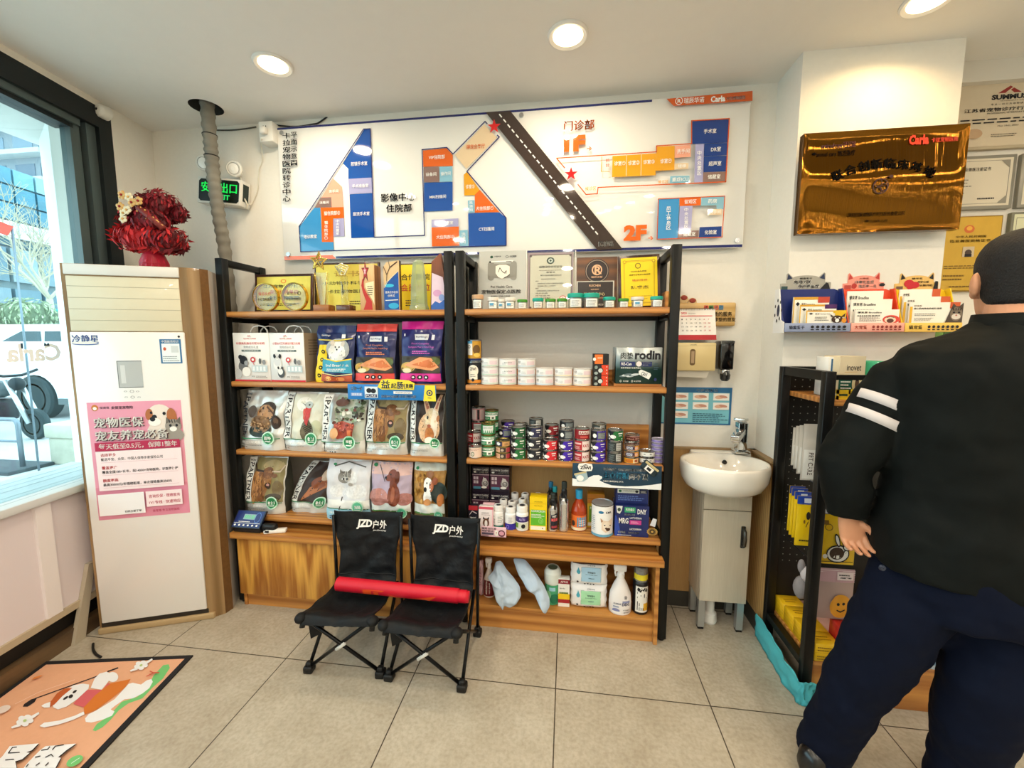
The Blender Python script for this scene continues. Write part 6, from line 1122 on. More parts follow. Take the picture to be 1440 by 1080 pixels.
# imaging centre plan
PA([(528,250),(566,248),(575,520),(440,527),(440,470),(410,440)],C_BLU);PA([(440,527),(575,520),(578,605),(445,612)],C_LIL);PA([(447,614),(578,607),(586,855),(457,860)],C_BLU)
PA([(355,525),(405,572),(412,686),(346,688),(345,630),(288,632)],C_PNK);PA([(285,632),(345,630),(348,687),(250,690)],C_BRN);PA([(285,689),(414,686),(416,748),(355,750),(357,882),(293,884),(290,740)],C_ORG);PA([(357,752),(416,748),(420,850),(357,852)],C_LIL);PA([(250,690),(283,690),(293,882),(357,882),(360,925),(175,935),(167,795)],C_LBL)
PA([(860,368),(993,355),(1028,395),(1028,455),(862,460)],C_ORG);PA([(864,462),(950,460),(953,545),(866,548)],C_BRN);PA([(953,460),(1026,458),(1026,543),(955,545)],C_TEA);PA([(866,550),(1027,545),(1027,705),(868,712)],C_BLU);PA([(1040,394),(1205,222),(1276,297),(1104,472)],C_TAN);PA([(1108,488),(1180,592),(1150,620),(1093,622),(1090,505)],C_YEL);PA([(1180,590),(1290,715),(1152,718),(1152,618)],C_ORG);PA([(1113,650),(1150,648),(1152,718),(1117,718)],C_TEA);PA([(1115,722),(1290,716),(1328,748),(1328,900),(1120,905)],C_BLU);PA([(910,758),(1060,750),(1060,795),(910,800)],C_LIL);PA([(910,801),(1062,796),(1065,903),(912,908)],C_ORG);PA([(1066,818),(1112,815),(1117,905),(1068,905)],C_TEA)
w.pl([A(*q) for q in ((528,250),(167,795),(175,937),(1328,902),(1328,748),(1108,487),(1290,294),(1278,284))],.005,C_NAV);w.pl([A(*q) for q in ((528,250),(566,248),(588,856),(870,846),(857,365),(995,353),(1030,390),(1210,207),(1222,220))],.005,C_NAV)
for s,a,b,c,d,col,bd in (('影像中心',625,608,820,655,IK,.04),('住院部',655,670,797,716,IK,.04),('腔镜手术室',458,432,550,455,IW,.01),('手术准备室',465,558,556,578,IW,.01),('层流手术室',470,714,563,736,IW,.01),('洗手间',335,590,388,607,IW,.01),('消毒间',282,654,335,670,IW,.01),('猫住院部②',308,710,398,733,IW,.01),('培训教室',195,842,268,864,IW,.01),('VIP住院部',895,396,985,420,IW,.01),('设备间',878,494,938,515,IW,.01),('操作间',962,490,1018,511,IW,.01),('MRI扫描间',900,620,992,640,IW,.01),('隔宠会客厅',1108,336,1210,362,C_DOR,.01),('诊室⑤',1103,562,1152,585,IW,.01),('犬住院部①',1160,684,1258,706,IW,.01),('CT扫描间',1176,800,1262,822,IW,.01),('中央处置室',938,768,1032,787,IW,.01),('犬住院部②',938,845,1038,866,IW,.01)): TA(s,a,b,c,d,col,bd)
def VT(f,s,x0,y0,x1,y1,c,b=.01):
    n = len(s);d = (y1 - y0) / n
    for i,ch in enumerate(s): w.pt(ch,*f(x0,y0 + d * (i + .92)),*f(x1,y0 + d * (i + .08)),c,b);w.l -= w.step
    w.up()
VT(A,'平面示意图',124,265,158,462,IK,.03);VT(A,'卡拉宠物医院转诊中心',78,270,122,662,IK,.03);VT(A,'猫住院部①',312,765,332,872,IW);VT(A,'中央处置室',376,758,396,845,IW);VT(A,'洗消间',1122,655,1142,715,IW);VT(A,'洗澡间',1080,830,1102,895,IW)
# the road
w.pp([(683.75,160),(718,158),(875,351),(840,352.5)],C_ROAD)
for k in range(24):
    f0,f1 = k / 24,(k + .5) / 24;a,b = (703,163),(843,334);w.pl([(a[0] + (b[0] - a[0]) * f0,a[1] + (b[1] - a[1]) * f0),(a[0] + (b[0] - a[0]) * f1,a[1] + (b[1] - a[1]) * f1)],.006,IW);w.l -= w.step
w.up();TB('民塘路',483,880,570,910,IW,.02)
x,z = w.q(*A(1262,240));w.star(x,z,.035,C_RED)
# outpatient plan
PB([(865,86),(1345,42),(1345,97),(905,126)],C_DOR);x,z = w.q(*B(935,98));w.ring(x,z,.017,.017,.003,IW);w.text('R',x - .007,z - .009,x + .009,z + .009,IW,.02);TB('瑞辰华诺',962,78,1075,110,IW,.01);TB('Carla',1112,70,1192,104,IW,.04);TB('卡拉宠物医院',1198,72,1304,92,IW,.02)
TB('门诊部',292,206,460,262,C_ORG,.03);TB('1F',292,290,412,380,C_ORG,.06);TB('→',420,352,447,376,C_ORG,.03);TB('2F',626,790,754,878,C_ORG,.06);TB('→',762,852,790,876,C_ORG,.03)
PB([(1003,212),(1213,200),(1206,333),(1003,340)],C_DBL);PB([(1075,339),(1203,334),(1201,403),(1072,408)],C_DBL);PB([(1072,410),(1200,405),(1198,493),(1070,497)],C_DBL);PB([(1068,498),(1196,494),(1194,550),(1065,553)],C_BRN);PB([(1025,342),(1073,339),(1066,553),(1018,555)],C_LIL);PB([(912,350),(1000,345),(998,412),(910,418)],C_PNK);PB([(808,355),(910,350),(908,485),(803,490)],C_YEL);PB([(563,408),(806,392),(803,515),(560,525)],C_YEL);PB([(910,450),(986,446),(984,480),(908,483)],C_TAN);PB([(885,520),(992,517),(990,555),(882,560)],C_TEA)
for x in (642,724): w.pl([B(x,403 - (x - 563) * .06),B(x - 3,520)],.003,C_TAN)
w.pl([B(*q) for q in ((296,474),(252,420),(808,385),(808,352),(1003,340),(1003,212),(1213,200),(1193,552),(482,583),(478,618),(415,622),(370,566))],.005,C_DOR);w.pl([B(*q) for q in ((503,412),(500,494),(546,494))],.003,C_YEL)
PB([(820,650),(935,643),(925,865),(812,870)],C_LBL);PB([(935,643),(1055,638),(1053,683),(937,687)],C_ORG);PB([(1057,638),(1185,632),(1180,705),(1143,705),(1140,683),(1055,685)],C_TEA);PB([(937,688),(1008,686),(1000,820),(930,825)],C_LIL);PB([(930,828),(1043,822),(1040,861),(925,865)],C_BRN);PB([(1047,805),(1170,800),(1168,858),(1043,862)],C_DBL);PB([(1092,706),(1170,703),(1170,735),(1092,738)],C_TAN)
w.pl([B(*q) for q in ((818,648),(1187,632),(1172,860),(810,872))],.004,C_DOR,True)
for s,a,b,c,d,col in (('手术室',1070,258,1140,284,IW),('DR室',1110,358,1165,384,IW),('超声室',1097,438,1167,464,IW),('储藏室',1092,512,1162,538,IW),('洗手间',920,370,990,396,IW),('诊室①',572,438,634,462,IW),('诊室②',650,434,712,460,IW),('诊室③',734,430,796,454,IW),('诊室④',828,424,890,450,IW),('楼梯',926,456,970,476,IW),('重症ICU',893,528,983,552,IW),('候诊区',815,544,872,564,C_YEL),('候诊区',410,580,472,602,C_YEL),('留观区',962,652,1028,676,IW),('药房',1092,650,1142,674,IW),('储藏室',953,833,1022,857,IW),('化验室',1073,822,1140,846,IW),('洗手间',1100,711,1162,732,IW)): TB(s,a,b,c,d,col,.01)
VT(B,'前台',524,424,545,474,C_DOR);VT(B,'中央处置区',1032,380,1055,520,IW);VT(B,'员工休息区',860,690,886,822,IW);VT(B,'中央处置区',960,698,982,814,IW)
x,z = w.q(*B(332,512));w.star(x,z,.033,C_RED);mb.build('board',t)
for x,z in ((-1.525,2.505),(.79,2.505),(-1.525,1.875),(.79,1.875),(-.24,2.505)):
    mb = MB();mb.lathe([(.011,-.01),(.011,.0),(.009,.002),(.001,.002)][::-1],(x,SY - .0,z),STEEL,14,'Y');mb.lathe([(.006,.012),(.006,YB - SY)],(x,SY,z),STEEL,10,'Y');mb.build('standoff_bolt',t)
# ------------------------------------------------ exit sign, lamps, sockets, cables, hose
c = Yp(313,270,2.10);t = thing('exit_sign','green lettered emergency exit sign hanging crooked behind the grey hose','sign',(c.x,2.10,c.z));R = Matrix.Translation((c.x,2.085,c.z)) @ Matrix.Rotation(math.radians(7),4,'Y')
mb = MB();mb.M = R;mb.bbox((-.14,0,-.068),(.122,.07,.068),mat('#d9d8d0',.4),.004);mb.box((.1222,.015,-.04),(.1228,.055,.05),mat('#22302c'));p = Print(mb,uvP((-.13,0,-.058),(.243,0,0),(0,0,.116),(0,-1,0)));p.poly([(.05,0),(.95,0),(1,.1),(1,.9),(.95,1),(.05,1),(0,.9),(0,.1)],mat('#0c1512',.4));EG = mat('#21c45a',.5,emit=.8);p.text('安全出口',.06,.42,.94,.88,EG,.04);p.text('EXIT',.42,.12,.78,.34,EG,.04);mb.build('case',t)
mb = MB();mb.M = R;mb.tube([(.12,.03,-.02),(.14,.03,-.05),(.135,.03,-.075)],.004,mat('#cfc9b8'),8);mb.build('cable_gland',t)
for (px,py,lb) in ((330.5,238,'round white emergency lamp right of the grey hose above the exit sign'),(288,230,'round white emergency lamp left of the grey hose above the exit sign')):
    q = Yp(px,py,2.10);t = thing('emergency_lamp',lb,'lamp',q,'emergency lamps above the exit sign');R = Matrix.Translation(q) @ Matrix.Rotation(math.radians(8),4,'X') @ Matrix.Rotation(math.radians(12),4,'Z');mb = MB();mb.M = R;mb.lathe([(.001,-.012),(.03,-.014),(.036,-.016),(.041,-.012),(.041,.0),(.025,.03),(.001,.034)],(0,0,0),mat('#e3e2da',.35),24,'Y');mb.build('housing',t);mb = MB();mb.M = R;mb.lathe([(.001,-.019),(.012,-.0185),(.027,-.015)],(0,0,0),mat('#f2f1ea',.1,coat=.5),20,'Y',caps=False);mb.lathe([(.0275,-.0155),(.03,-.0165)],(0,0,0),mat('#9a9a94',.3),20,'Y',caps=False);mb.build('lens',t);mb = MB();mb.tube([q + V((0,.025,-.01)),q + V((.01,.03,-.05)),q + V((.013,.03,-.058))],.006,mat('#c9c8c0',.4),8);mb.build('stalk',t)
a,b = Yp(362,171,2.09),Yp(386,198,2.09);t = thing('socket_box','white surface socket box high on the wall by the sign corner','socket',(a.x,2.09,b.z));mb = MB();mb.bbox((a.x + .004,2.09,b.z),(b.x - .01,YB,a.z),mat('#e8e6de',.45),.004);mb.box((a.x + .03,2.0895,a.z - .03),(a.x + .034,2.09,a.z - .022),BLACK);mb.box((a.x + .044,2.0895,a.z - .03),(a.x + .048,2.09,a.z - .022),BLACK);mb.build('case',t);mb = MB();mb.bbox((a.x + .025,2.06,b.z + .03),(a.x + .06,2.09,b.z + .065),mat('#e2e0d8',.4),.008);mb.build('plug',t)
def cable(pts,r,c,lb): mb = MB();mb.tube(pts,r,c,6);tag(mb.build('cable',origin=pts[0]),lb,'cable')
def smooth(pts,n=6):
    pts = [V(p) for p in pts];P = [pts[0]] + pts + [pts[-1]];out = []
    for i in range(1,len(P) - 2):
        for k in range(n):
            s = k / n;a,b,c,d = P[i - 1],P[i],P[i + 1],P[i + 2];out.append(.5 * ((2 * b) + (c - a) * s + (2 * a - 5 * b + 4 * c - d) * s * s + (3 * b - a - 3 * c + d) * s ** 3))
    return out + [pts[-1]]
q = lambda x,y,Y=2.157: Yp(x,y,Y)
cable(smooth([q(368,195,2.075),q(367,203,2.12),q(369,225),q(364,240),q(362,268),q(355,285),q(350,288,2.12)]),.003,mat('#d5d0c0'),'thin white cable hanging from the socket box to the exit sign')
cable(smooth([q(301,183),q(325,183),q(345,181),q(360,178.5)]),.004,mat('#4a4c48',.6),'grey cable along the wall from the hose to the socket box')
cable(smooth([q(388,176),q(415,178),q(440,174.5),q(448,172.5),q(461,163.5)]),.004,mat('#1c1c20',.6),'black cable above the left end of the floor plan sign')
hp = [Yp(290,158,1.99),Yp(295,190,2.0),Yp(298,225,2.025),Yp(302,262,2.03),Yp(308,305,2.04),Yp(316,352,2.07),Yp(323,420,2.10),Yp(328,500,2.11),Yp(330,600,2.11)];hp[0] = V((-1.835,1.99,2.62))
hs = smooth(hp,14);t = thing('air_hose','grey ribbed hose rising from behind the air conditioner into the ceiling','hose',hs[-1]);mb = MB();rs = [.031 + .0022 * (1 if (i // 2) % 2 else -1) for i in range(len(hs))];HG = mat('#7d7a70',.7,noise=.25,nscale=14);mb.tube(hs,rs,HG,16);mb.build('hose',t)
for z in (2.36,2.46): k = min(range(len(hs)),key=lambda i: abs(hs[i].z - z));mb = MB();mb.tube([hs[k] - V((0,0,.002)),hs[k] + V((0,0,.002))],.0345,BLACK,16);mb.build('cable_tie',t)
c = LW @ V((1.89,-.012,2.535));mb = MB();mb.lathe([(.001,-.03),(.02,-.028),(.03,-.018),(.032,0),(.032,.02)],c,mat('#e6e4dc',.4),20,'Y');mb.lathe([(.001,-.032),(.006,-.031)],c,BLACK,10,'Y',caps=False);tag(mb.build('sensor',origin=c),'small round white sensor at the top corner of the window frame','sensor')
# ------------------------------------------------ air conditioner
AA = math.radians(22);AO = V((-2.195,1.559,0));AM = Matrix.Translation(AO) @ Matrix.Rotation(AA,4,'Z');AN = V((math.sin(AA),-math.cos(AA),0));AMI = AM.inverted()
def ac(x,y): p = AMI @ PLp(x,y,AO,AN);return (p.x,p.z)
H = 1.742;t = thing('air_conditioner','tall white floor standing air conditioner with tan sides in the window corner','air conditioner',AO)
TANP = wood('#7d6038','#a2835a','Z',14,.5,.1,1.5,.05);SIDE = mat('#bdb4aa');CREAM = mat('#d9d1b6',.4,coat=.2);DOORW = mat('#e9e8e6',.22,coat=.5)
out = [(-.022,.012),(-.015,0),(.462,0),(.506,.018),(.527,.055),(.50,.31),(.05,.31),(-.005,.2),(-.022,.08)]
mb = MB();mb.M = AM;n = len(out);mb.add([(x,y,0) for x,y in out] + [(x,y,H) for x,y in out],[tuple(range(n))[::-1],tuple(range(n,2 * n))],SIDE)
for i in range(n):
    j = (i + 1) % n;m = TANP if i in (0,1,2,8) else mat('#6b4c2a',.5,noise=.3,nscale=60) if i == 3 else SIDE;mb.add([(*out[i],0),(*out[j],0),(*out[j],H),(*out[i],H)],[(0,1,2,3)],m)
mb.M = None;mb.build('body',t)
def apane(name,u0,u1,z0,z1,o,m,r=.003): mb = MB();mb.M = AM;mb.bbox((u0,-o,z0),(u1,.002,z1),m,r);x = mb.build(name,t);return x
ut0,zt0 = ac(83,379);ud,zd = ac(96,466);ud1,zd1 = ac(258,464);zl = ac(170,388)[1]
U0,U1 = -.002,.432
apane('top_trim',U0,U1,zl,H - .002,.008,mat('#dcdad4',.3,coat=.3));mb = MB();mb.M = AM;mb.bbox((U0 + .004,-.004,zd + .002),(U1 - .004,.002,zl - .006),CREAM,.002)
for k in range(1,5): z = zd + (zl - zd) * k / 5;mb.box((U0 + .004,-.0046,z - .0012),(U1 - .004,-.004,z + .0006),mat('#a39c84'))
mb.build('louvre_panel',t)
zb = ac(147,880)[1]
dr = apane('front_panel',U0 + .002,U1 + .004,max(zb,.055),zd - .002,.012,DOORW,.005)
mb = MB();mb.M = AM;mb.box((U0 - .004,-.003,.03),(U1 + .008,.001,.052),mat('#2a241e'));mb.build('air_gap',t)
mb = MB();mb.M = AM;mb.bbox((-.018,-.014,.0),(.468,.02,.03),mat('#b39a72',.45),.005);mb.build('base_frame',t)
def acprint(o=.0122): 
    mb = MB();mb.M = AM;return mb,Print(mb,lambda x,z,l: V((x,-o - l,z)),.0003)
mb,p = acprint();u0,z0 = ac(100,484);u1,z1 = ac(136,471);BLG = mat('#2250a0',.3);u0 += .012;u1 += .012;p.text('冷静星',u0,z0 + .006,u1,z1,BLG,.03);p.ell((u0 + u1) / 2,z0 + .002,.05,.006,BLG);p.ell((u0 + u1) / 2 - .004,z0 + .0055,.05,.006,DOORW);mb.build('brand_lettering',t)
mb,p = acprint();u0,z0 = ac(229,511);u1,z1 = ac(256,477);p.rect(u0,z0,u1,z1,mat('#2b6ea0'));w_,h_ = u1 - u0,z1 - z0;p.rect(u0 + w_ * .08,z0 + h_ * .05,u1 - w_ * .08,z0 + h_ * .82,mat('#e9f0f2'));p.ell(u0 + w_ * .22,z0 + h_ * .6,.006,.008,mat('#c9542c'));p.rect(u0 + w_ * .52,z0 + h_ * .45,u0 + w_ * .86,z0 + h_ * .72,mat('#cfd6d8'));p.lines(u0 + w_ * .12,z0 + h_ * .1,u1 - w_ * .12,z0 + h_ * .36,3,mat('#6a7a84'),.3,2);p.text('中国能效标识',u0 + w_ * .1,z0 + h_ * .85,u1 - w_ * .1,z0 + h_ * .96,WHITE);p.ell(u1 - .006,z1 + .012,.005,.005,INK);mb.build('energy_label',t)
mb,p = acprint();u0,z0 = ac(170,545);u1,z1 = ac(201,507);p.rect(u0,z0,u1,z1,mat('#5a5d60',.3));p.rect(u0 + .003,z0 + .003,u1,z1 - .003,mat('#b9bcbc',.15,coat=.5));p.rect(u0 + .012,z0 + .02,u0 + .03,z1 - .02,mat('#d3d6d6',.2));mb.build('display',t)
for k,(x,y) in enumerate(((179,550),(188,550),(196,550),(180,558),(189,558),(198,558))):
    mb,p = acprint();a,b = ac(x,y);p.ring(a,b,.008 if k % 3 == 1 else .006,.006 if k % 3 == 1 else .003,.0015,mat('#5a5a5c',.4));mb.build('button',t)
# insurance poster on the front
a,b = ac(123,567),ac(255,561);c,d = ac(144,731),ac(270,718);ua,ub = (a[0] + c[0]) / 2,(b[0] + d[0]) / 2;za,zb_ = (c[1] + d[1]) / 2,(a[1] + b[1]) / 2
mb = MB();mb.M = AM;mb.box((ua,-.0132,za),(ub,-.0122,zb_),mat('#e89db4',.4));p = Print(mb,lambda x,y,l: V((ua + (ub - ua) * x,-.0132 - l,za + (zb_ - za) * y)),.0004)
PKD = mat('#b3244e',.4);PKL = mat('#f4e3e6');p.rect(0,0,1,.28,mat('#e08fa8',.4));p.ell(.08,.955,.035,.026,mat('#c87a2c'));p.ell(.08,.95,.02,.014,WHITE);p.text('保宠宠',.13,.945,.23,.965,INK,.01);p.text('卖保宠宠物险',.25,.94,.48,.965,INK,.02)
FR_ = mat('#e9ddd2',.6);BR_ = mat('#b06a3c',.6);p.ell(.78,.73,.17,.11,FR_);p.ell(.76,.87,.14,.10,FR_);p.ell(.89,.86,.055,.075,BR_,rot=.2);p.ell(.645,.885,.04,.05,BR_,rot=-.3);p.ell(.7,.86,.028,.022,INK);p.ell(.81,.89,.018,.015,INK);p.ell(.67,.9,.014,.012,INK);p.ell(.7,.82,.07,.035,WHITE);p.ell(.68,.845,.03,.02,INK)
GC = mat('#9a938a',.6);p.ell(.9,.70,.11,.06,GC);p.ell(.9,.78,.09,.06,GC);p.poly([(.82,.8),(.83,.86),(.88,.82)],mat('#6a625a',.6));p.poly([(.93,.82),(.985,.86),(.98,.79)],mat('#6a625a',.6));p.ell(.87,.785,.014,.012,INK);p.ell(.94,.785,.014,.012,INK);p.ell(.9,.755,.04,.022,WHITE);[p.line([(.86 + .03 * k,.835),(.865 + .03 * k,.81)],.008,INK) for k in range(3)]
for s,x0,y0,x1,y1 in (('宠物医保',.06,.79,.58,.875),('宠友养宠必备',.06,.68,.84,.765)):
    p.text(s,x0 + .006,y0 - .006,x1 + .006,y1 - .006,mat('#4a2c34'),.075);p.text(s,x0,y0,x1,y1,WHITE,.03)
p.rect(.05,.595,.96,.665,PKD);p.text('每天低至0.5元，保障1整年',.09,.605,.93,.655,WHITE,.03);p.rect(.05,.255,.97,.59,PKL)
for k,(h1,h2) in enumerate((('选择更多','甄选平安、众安、中国人保等多家保险公司'),('覆盖更广','覆盖全国188+城市，超14000+宠物医院，就医更便捷'),('额度更高','最高30000元/年理赔额度，单次理赔最高达80%'))):
    y = .545 - .108 * k;p.text(h1,.1,y,.26,y + .028,RED,.02);p.text(h2,.1,y - .036,(.76,.92,.84)[k],y - .010,INK,.01);p.rect(.1,y - .05,.92,y - .048,mat('#d9a9b4'))
p.rect(.03,.04,.52,.225,mat('#f1f1f4'));p.rect(.54,.09,.94,.225,PKL);p.text('咨询投保 · 理赔服务',.57,.165,.92,.195,PKD,.01);p.text('1V1专线 · 快速响应',.57,.11,.92,.14,PKD,.01);p.text('保宠宠·专注宠物保险',.6,.04,.9,.062,PKD,.01);p.text('扫码立即下单',.3,.055,.48,.075,INK,.01)
tag(mb.build('poster',t),'pink insurance poster with a puppy and kitten')
# red flowers on top
c = PLp(178,372,AO + V((-.04,.10,0)),AN);c = AM @ V((.27,.14,0));c.z = H;t = thing('flower_bouquet','dark red artificial bouquet with gold flowers on the air conditioner','flowers',c)
k_ = 2.0 / 575;DR = [mat('#6e0f1c',.7),mat('#8f1422',.7),mat('#4a0a14',.7)];BR = [mat('#c01e24',.7),mat('#a3161e',.7),mat('#d8282a',.7)]
mb = MB();mb.lathe([(.05,0),(.058,.03),(.045,.07),(.03,.1)],c,mat('#a3142c',.45),14);rr = random.Random(2)
for k in range(14): a = k / 14 * 6.283;mb.tube([c + V((.05 * math.cos(a),.05 * math.sin(a),.002)),c + V((.052 * math.cos(a),.052 * math.sin(a),.035)),c + V((.03 * math.cos(a),.03 * math.sin(a),.09))],.006,mat('#b81c38',.4),5)
mb.build('wrapping',t)
def fuzz(mb,o,r,n,ms,seed,s): leafball(mb,o,r,n,ms,seed,s);mb.ball(o,tuple(x * .8 for x in r),ms[0],12,8)
mb = MB();fuzz(mb,c + V((-.03,0,.15)),(.15,.11,.07),700,BR,3,.028);fuzz(mb,c + V((.07,.0,.14)),(.10,.09,.06),400,DR + BR[:1],4,.028);mb.build('feather_collar',t)
mb = MB();fuzz(mb,c + V((.03,.02,.30)),(.10,.09,.08),700,DR,5,.022);mb.build('top_bloom',t)
mb = MB();fuzz(mb,c + V((-.08,.0,.235)),(.07,.07,.06),400,DR + BR,6,.02);fuzz(mb,c + V((.02,-.02,.22)),(.10,.08,.06),500,DR,7,.022);mb.build('side_bloom',t)
mb = MB();fuzz(mb,c + V((.135,.02,.27)),(.045,.03,.04),300,DR,8,.018);mb.tube([c + V((.05,0,.2)),c + V((.135,.02,.27))],.006,DR[2],6);mb.build('small_bloom',t)
GO = mat('#d8a860');CR_ = mat('#e8d9b4',.6)
for k,(dx,dz,m) in enumerate(((-.07,.335,GO),(-.035,.325,CR_),(-.02,.30,GO),(.015,.305,GO),(-.085,.285,GO),(-.07,.255,CR_),(-.05,.268,CR_),(-.075,.23,CR_))):
    o = c + V((dx + .035,-.09,dz - .01));mb = MB()
    for q in range(5):
        a = q / 5 * 6.283 + k;mb.ball(o + V((.013 * math.cos(a),-.004,.012 * math.sin(a))),(.011,.004,.0085),m,8,5)
    mb.ball(o + V((0,-.008,0)),.005,DR[1] if m is GO else GO,8,5);mb.build('gold_flower' if m is GO else 'cream_flower',t)
mb = MB();
for k in range(26): f = k / 25;o = c + V((.03 + .10 * f,-.085 + .02 * f,.27 - .09 * f));mb.ball(o + V((rr.uniform(-.008,.008),0,rr.uniform(-.014,.014))),(.006,.003,.004),GO,6,4)
mb.tube([c + V((.03,-.08,.27)),c + V((.13,-.06,.18))],.014,mat('#7a2a24',.6),6);mb.build('gold_ribbon',t)
mb = MB();
for k in range(5): o = c + V((-.12 + .008 * (k % 2),-.03,.21 + .014 * k));mb.ball(o,.011,DR[k % 3],8,6);mb.lathe([(.009,0),(.011,.002)],o + V((0,-.01,0)),mat('#d8a0a4'),10,'Y',caps=False)
mb.build('berry_spray',t)
# ------------------------------------------------ camp chairs and the red roll
FAB = mat('#0a0d10',.6,noise=.5,nscale=14,spec=.35,bump=.8);POLE = mat('#101214',.3,.5);FOOT = mat('#0a0b0c',.55)
t = thing('camp_chair','black folding camp chair nearer the open cabinet','folding chair',(-.56,1.63,0),'black folding camp chairs');O = V((-.56,1.63,0))
PR = [(1.405,.270,.140),(1.43,.300,.150),(1.50,.281,.149),(1.60,.265,.146),(1.69,.262,.143),(1.728,.280,.140),(1.742,.35,.136),(1.754,.43,.142),(1.762,.50,.160),(1.772,.577,.169)]
def prof(v):
    f = v * (len(PR) - 1);i = min(int(f),len(PR) - 2);s = f - i;a,b,c,d = PR[max(i - 1,0)],PR[i],PR[i + 1],PR[min(i + 2,len(PR) - 1)]
    return tuple(.5 * (2 * b[k] + (c[k] - a[k]) * s + (2 * a[k] - 5 * b[k] + 4 * c[k] - d[k]) * s * s + (3 * b[k] - a[k] - 3 * c[k] + d[k]) * s ** 3) for k in range(3))
def fab(u,v,l=0.):
    y,z,w_ = prof(v);x = -.555 + (2 * u - 1) * w_;s = 1 - (2 * u - 1) ** 2;wr = .010 * NZ.noise(V((u * 5,v * 9,1))) + .007 * (.4 - abs(NZ.noise(V((u * 9,v * 15,4)))))
    seat = max(0,1 - max(0,v - .45) * 8) ;back = 1 - seat
    z2 = z - .022 * s * seat * min(1,v * 4) + wr * seat + l * seat + (.012 * (2 * u - 1) ** 2 * back if v > .95 else 0);y2 = y + (.018 * s + wr) * back - l * back
    return V((x,y2,z2))
mb = MB();nu,nv = 20,48;k = nu + 1;fs = [(j * k + i,j * k + i + 1,(j + 1) * k + i + 1,(j + 1) * k + i) for j in range(nv) for i in range(nu)];jv = int(nv * .52)
mb.add([fab(i / nu,j / nv * .56) for j in range(nv + 1) for i in range(nu + 1)],fs,FAB,True);mb.build('seat',t,solid=.004)
mb = MB();mb.add([fab(i / nu,.55 + j / nv * .45) for j in range(nv + 1) for i in range(nu + 1)],fs,FAB,True)
bo = mb.build('backrest',t,solid=.004)
mb = MB();p = Print(mb,fab,.0026,sub=.05);p.text('JZD',.30,.885,.53,.945,WHITE,.05,shear=.12);p.text('户外',.55,.89,.76,.945,WHITE,.04);p.text('JIAZHIDU',.555,.868,.76,.881,WHITE,.02);mb.build('lettering',bo)
mb = MB();mb.add([fab(i / nu,.5 + j / 8 * .09,.006) for j in range(9) for i in range(nu + 1)],[f for f in fs if max(f) < 9 * k],FAB,True);mb.tube([fab(i / nu,.585,.007) for i in range(nu + 1)],.0022,FAB,5);mb.build('back_pocket',bo)
FL,FR,RR,RL = V((-.715,1.485,0)),V((-.402,1.474,0)),V((-.407,1.785,0)),V((-.714,1.782,0));up = V((0,0,.02));SFL,SFR,SRL,SRR = V((-.70,1.435,.285)),V((-.41,1.43,.285)),V((-.70,1.735,.262)),V((-.41,1.735,.262))
for a,b in ((FL,SFR),(FR,SFL),(FL,SRL),(FR,SRR),(RL,SFL),(RR,SFR)): mb = MB();mb.tube([a + up,b],.0075,POLE,10);mb.build('leg',t)
mb = MB();m = (FR + up) * .5 + SFL * .5;d = (SFL - FR).normalized();mb.tube([m + d * .0 + V((0,-.003,0)) - (FL + up - SFR).normalized() * .02,m + V((0,-.003,0)) + (FL + up - SFR).normalized() * .035],.0082,mat('#d9d9d4'),8);mb.build('white_tag',t)
for a,tp in ((RL,V((-.722,1.762,.572))),(RR,V((-.392,1.762,.572)))): mb = MB();mb.tube([a + up,a + (tp - a) * .5 + V((0,-.01,0)),tp],.0075,POLE,10);mb.build('back_pole',t)
for a in (FL,FR,RR,RL): mb = MB();mb.bbox(a + V((-.02,-.02,0)),a + V((.02,.02,.03)),FOOT,.007);mb.bbox(a + V((-.012,-.012,.02)),a + V((.012,.012,.045)),FOOT,.005);mb.build('foot',t)
for a in (SFL,SFR): mb = MB();s = 1 if a is SFR else -1;mb.ball(a + V((s * .004,-.008,.0)),(.024,.026,.02),FAB,12,8);mb.tube([a + V((0,0,-.015)),a + V((0,-.01,-.04))],.011,FOOT,8);mb.build('corner_sleeve',t)
mb = MB();mb.prism([SFL + V((.0,.03,-.03)),SFL + V((.06,.03,-.03)),SFL + V((.05,.035,-.10)),SFL + V((.01,.03,-.12))],(0,.003,0),FAB);mb.build('hanging_strap',t)
t2 = dup(t,(-.929,1.636,0),.085,'black folding camp chair nearer the air conditioner, in front of the cabinet doors')
a,b = V((-1.015,1.628,.308)),V((-.405,1.615,.306));RDM = mat('#c8142c',.45,noise=.08,nscale=12);t = thing('poster_roll','red rolled banner lying across both camp chair seats','roll',(a + b) / 2)
mb = MB();d = (b - a).normalized();e1 = d.cross(V((0,0,1))).normalized();e2 = e1.cross(d);vs = [];fs = [];n = 20;turns = []
for k in range(n + 1): pass
R0 = .030
mb.tube([a,a + d * .50,a + d * .56,b - d * .045],R0,RDM,24,caps=False)
sp = [(R0 - .0012 * q / 8) for q in range(9)]
for end,s in ((a,-1),(b - d * .045,1)):
    pts = [end + d * (s * .0) + e1 * ((R0 - .022 * q / 60) * math.cos(q / 60 * 6.283 * 3.2)) + e2 * ((R0 - .022 * q / 60) * math.sin(q / 60 * 6.283 * 3.2)) for q in range(61)]
    vs = pts + [q - d * (s * .05) for q in pts];mb.add(vs,[(i,i + 1,62 + i,61 + i) for i in range(60)],RDM,True)
mb.tube([b - d * .05,b],R0 * .8,RDM,20,caps=True);mb.tube([b - d * .05,b - d * .01],R0 * .88,RDM,20,caps=False);mb.build('sheet',t)
mb = MB();
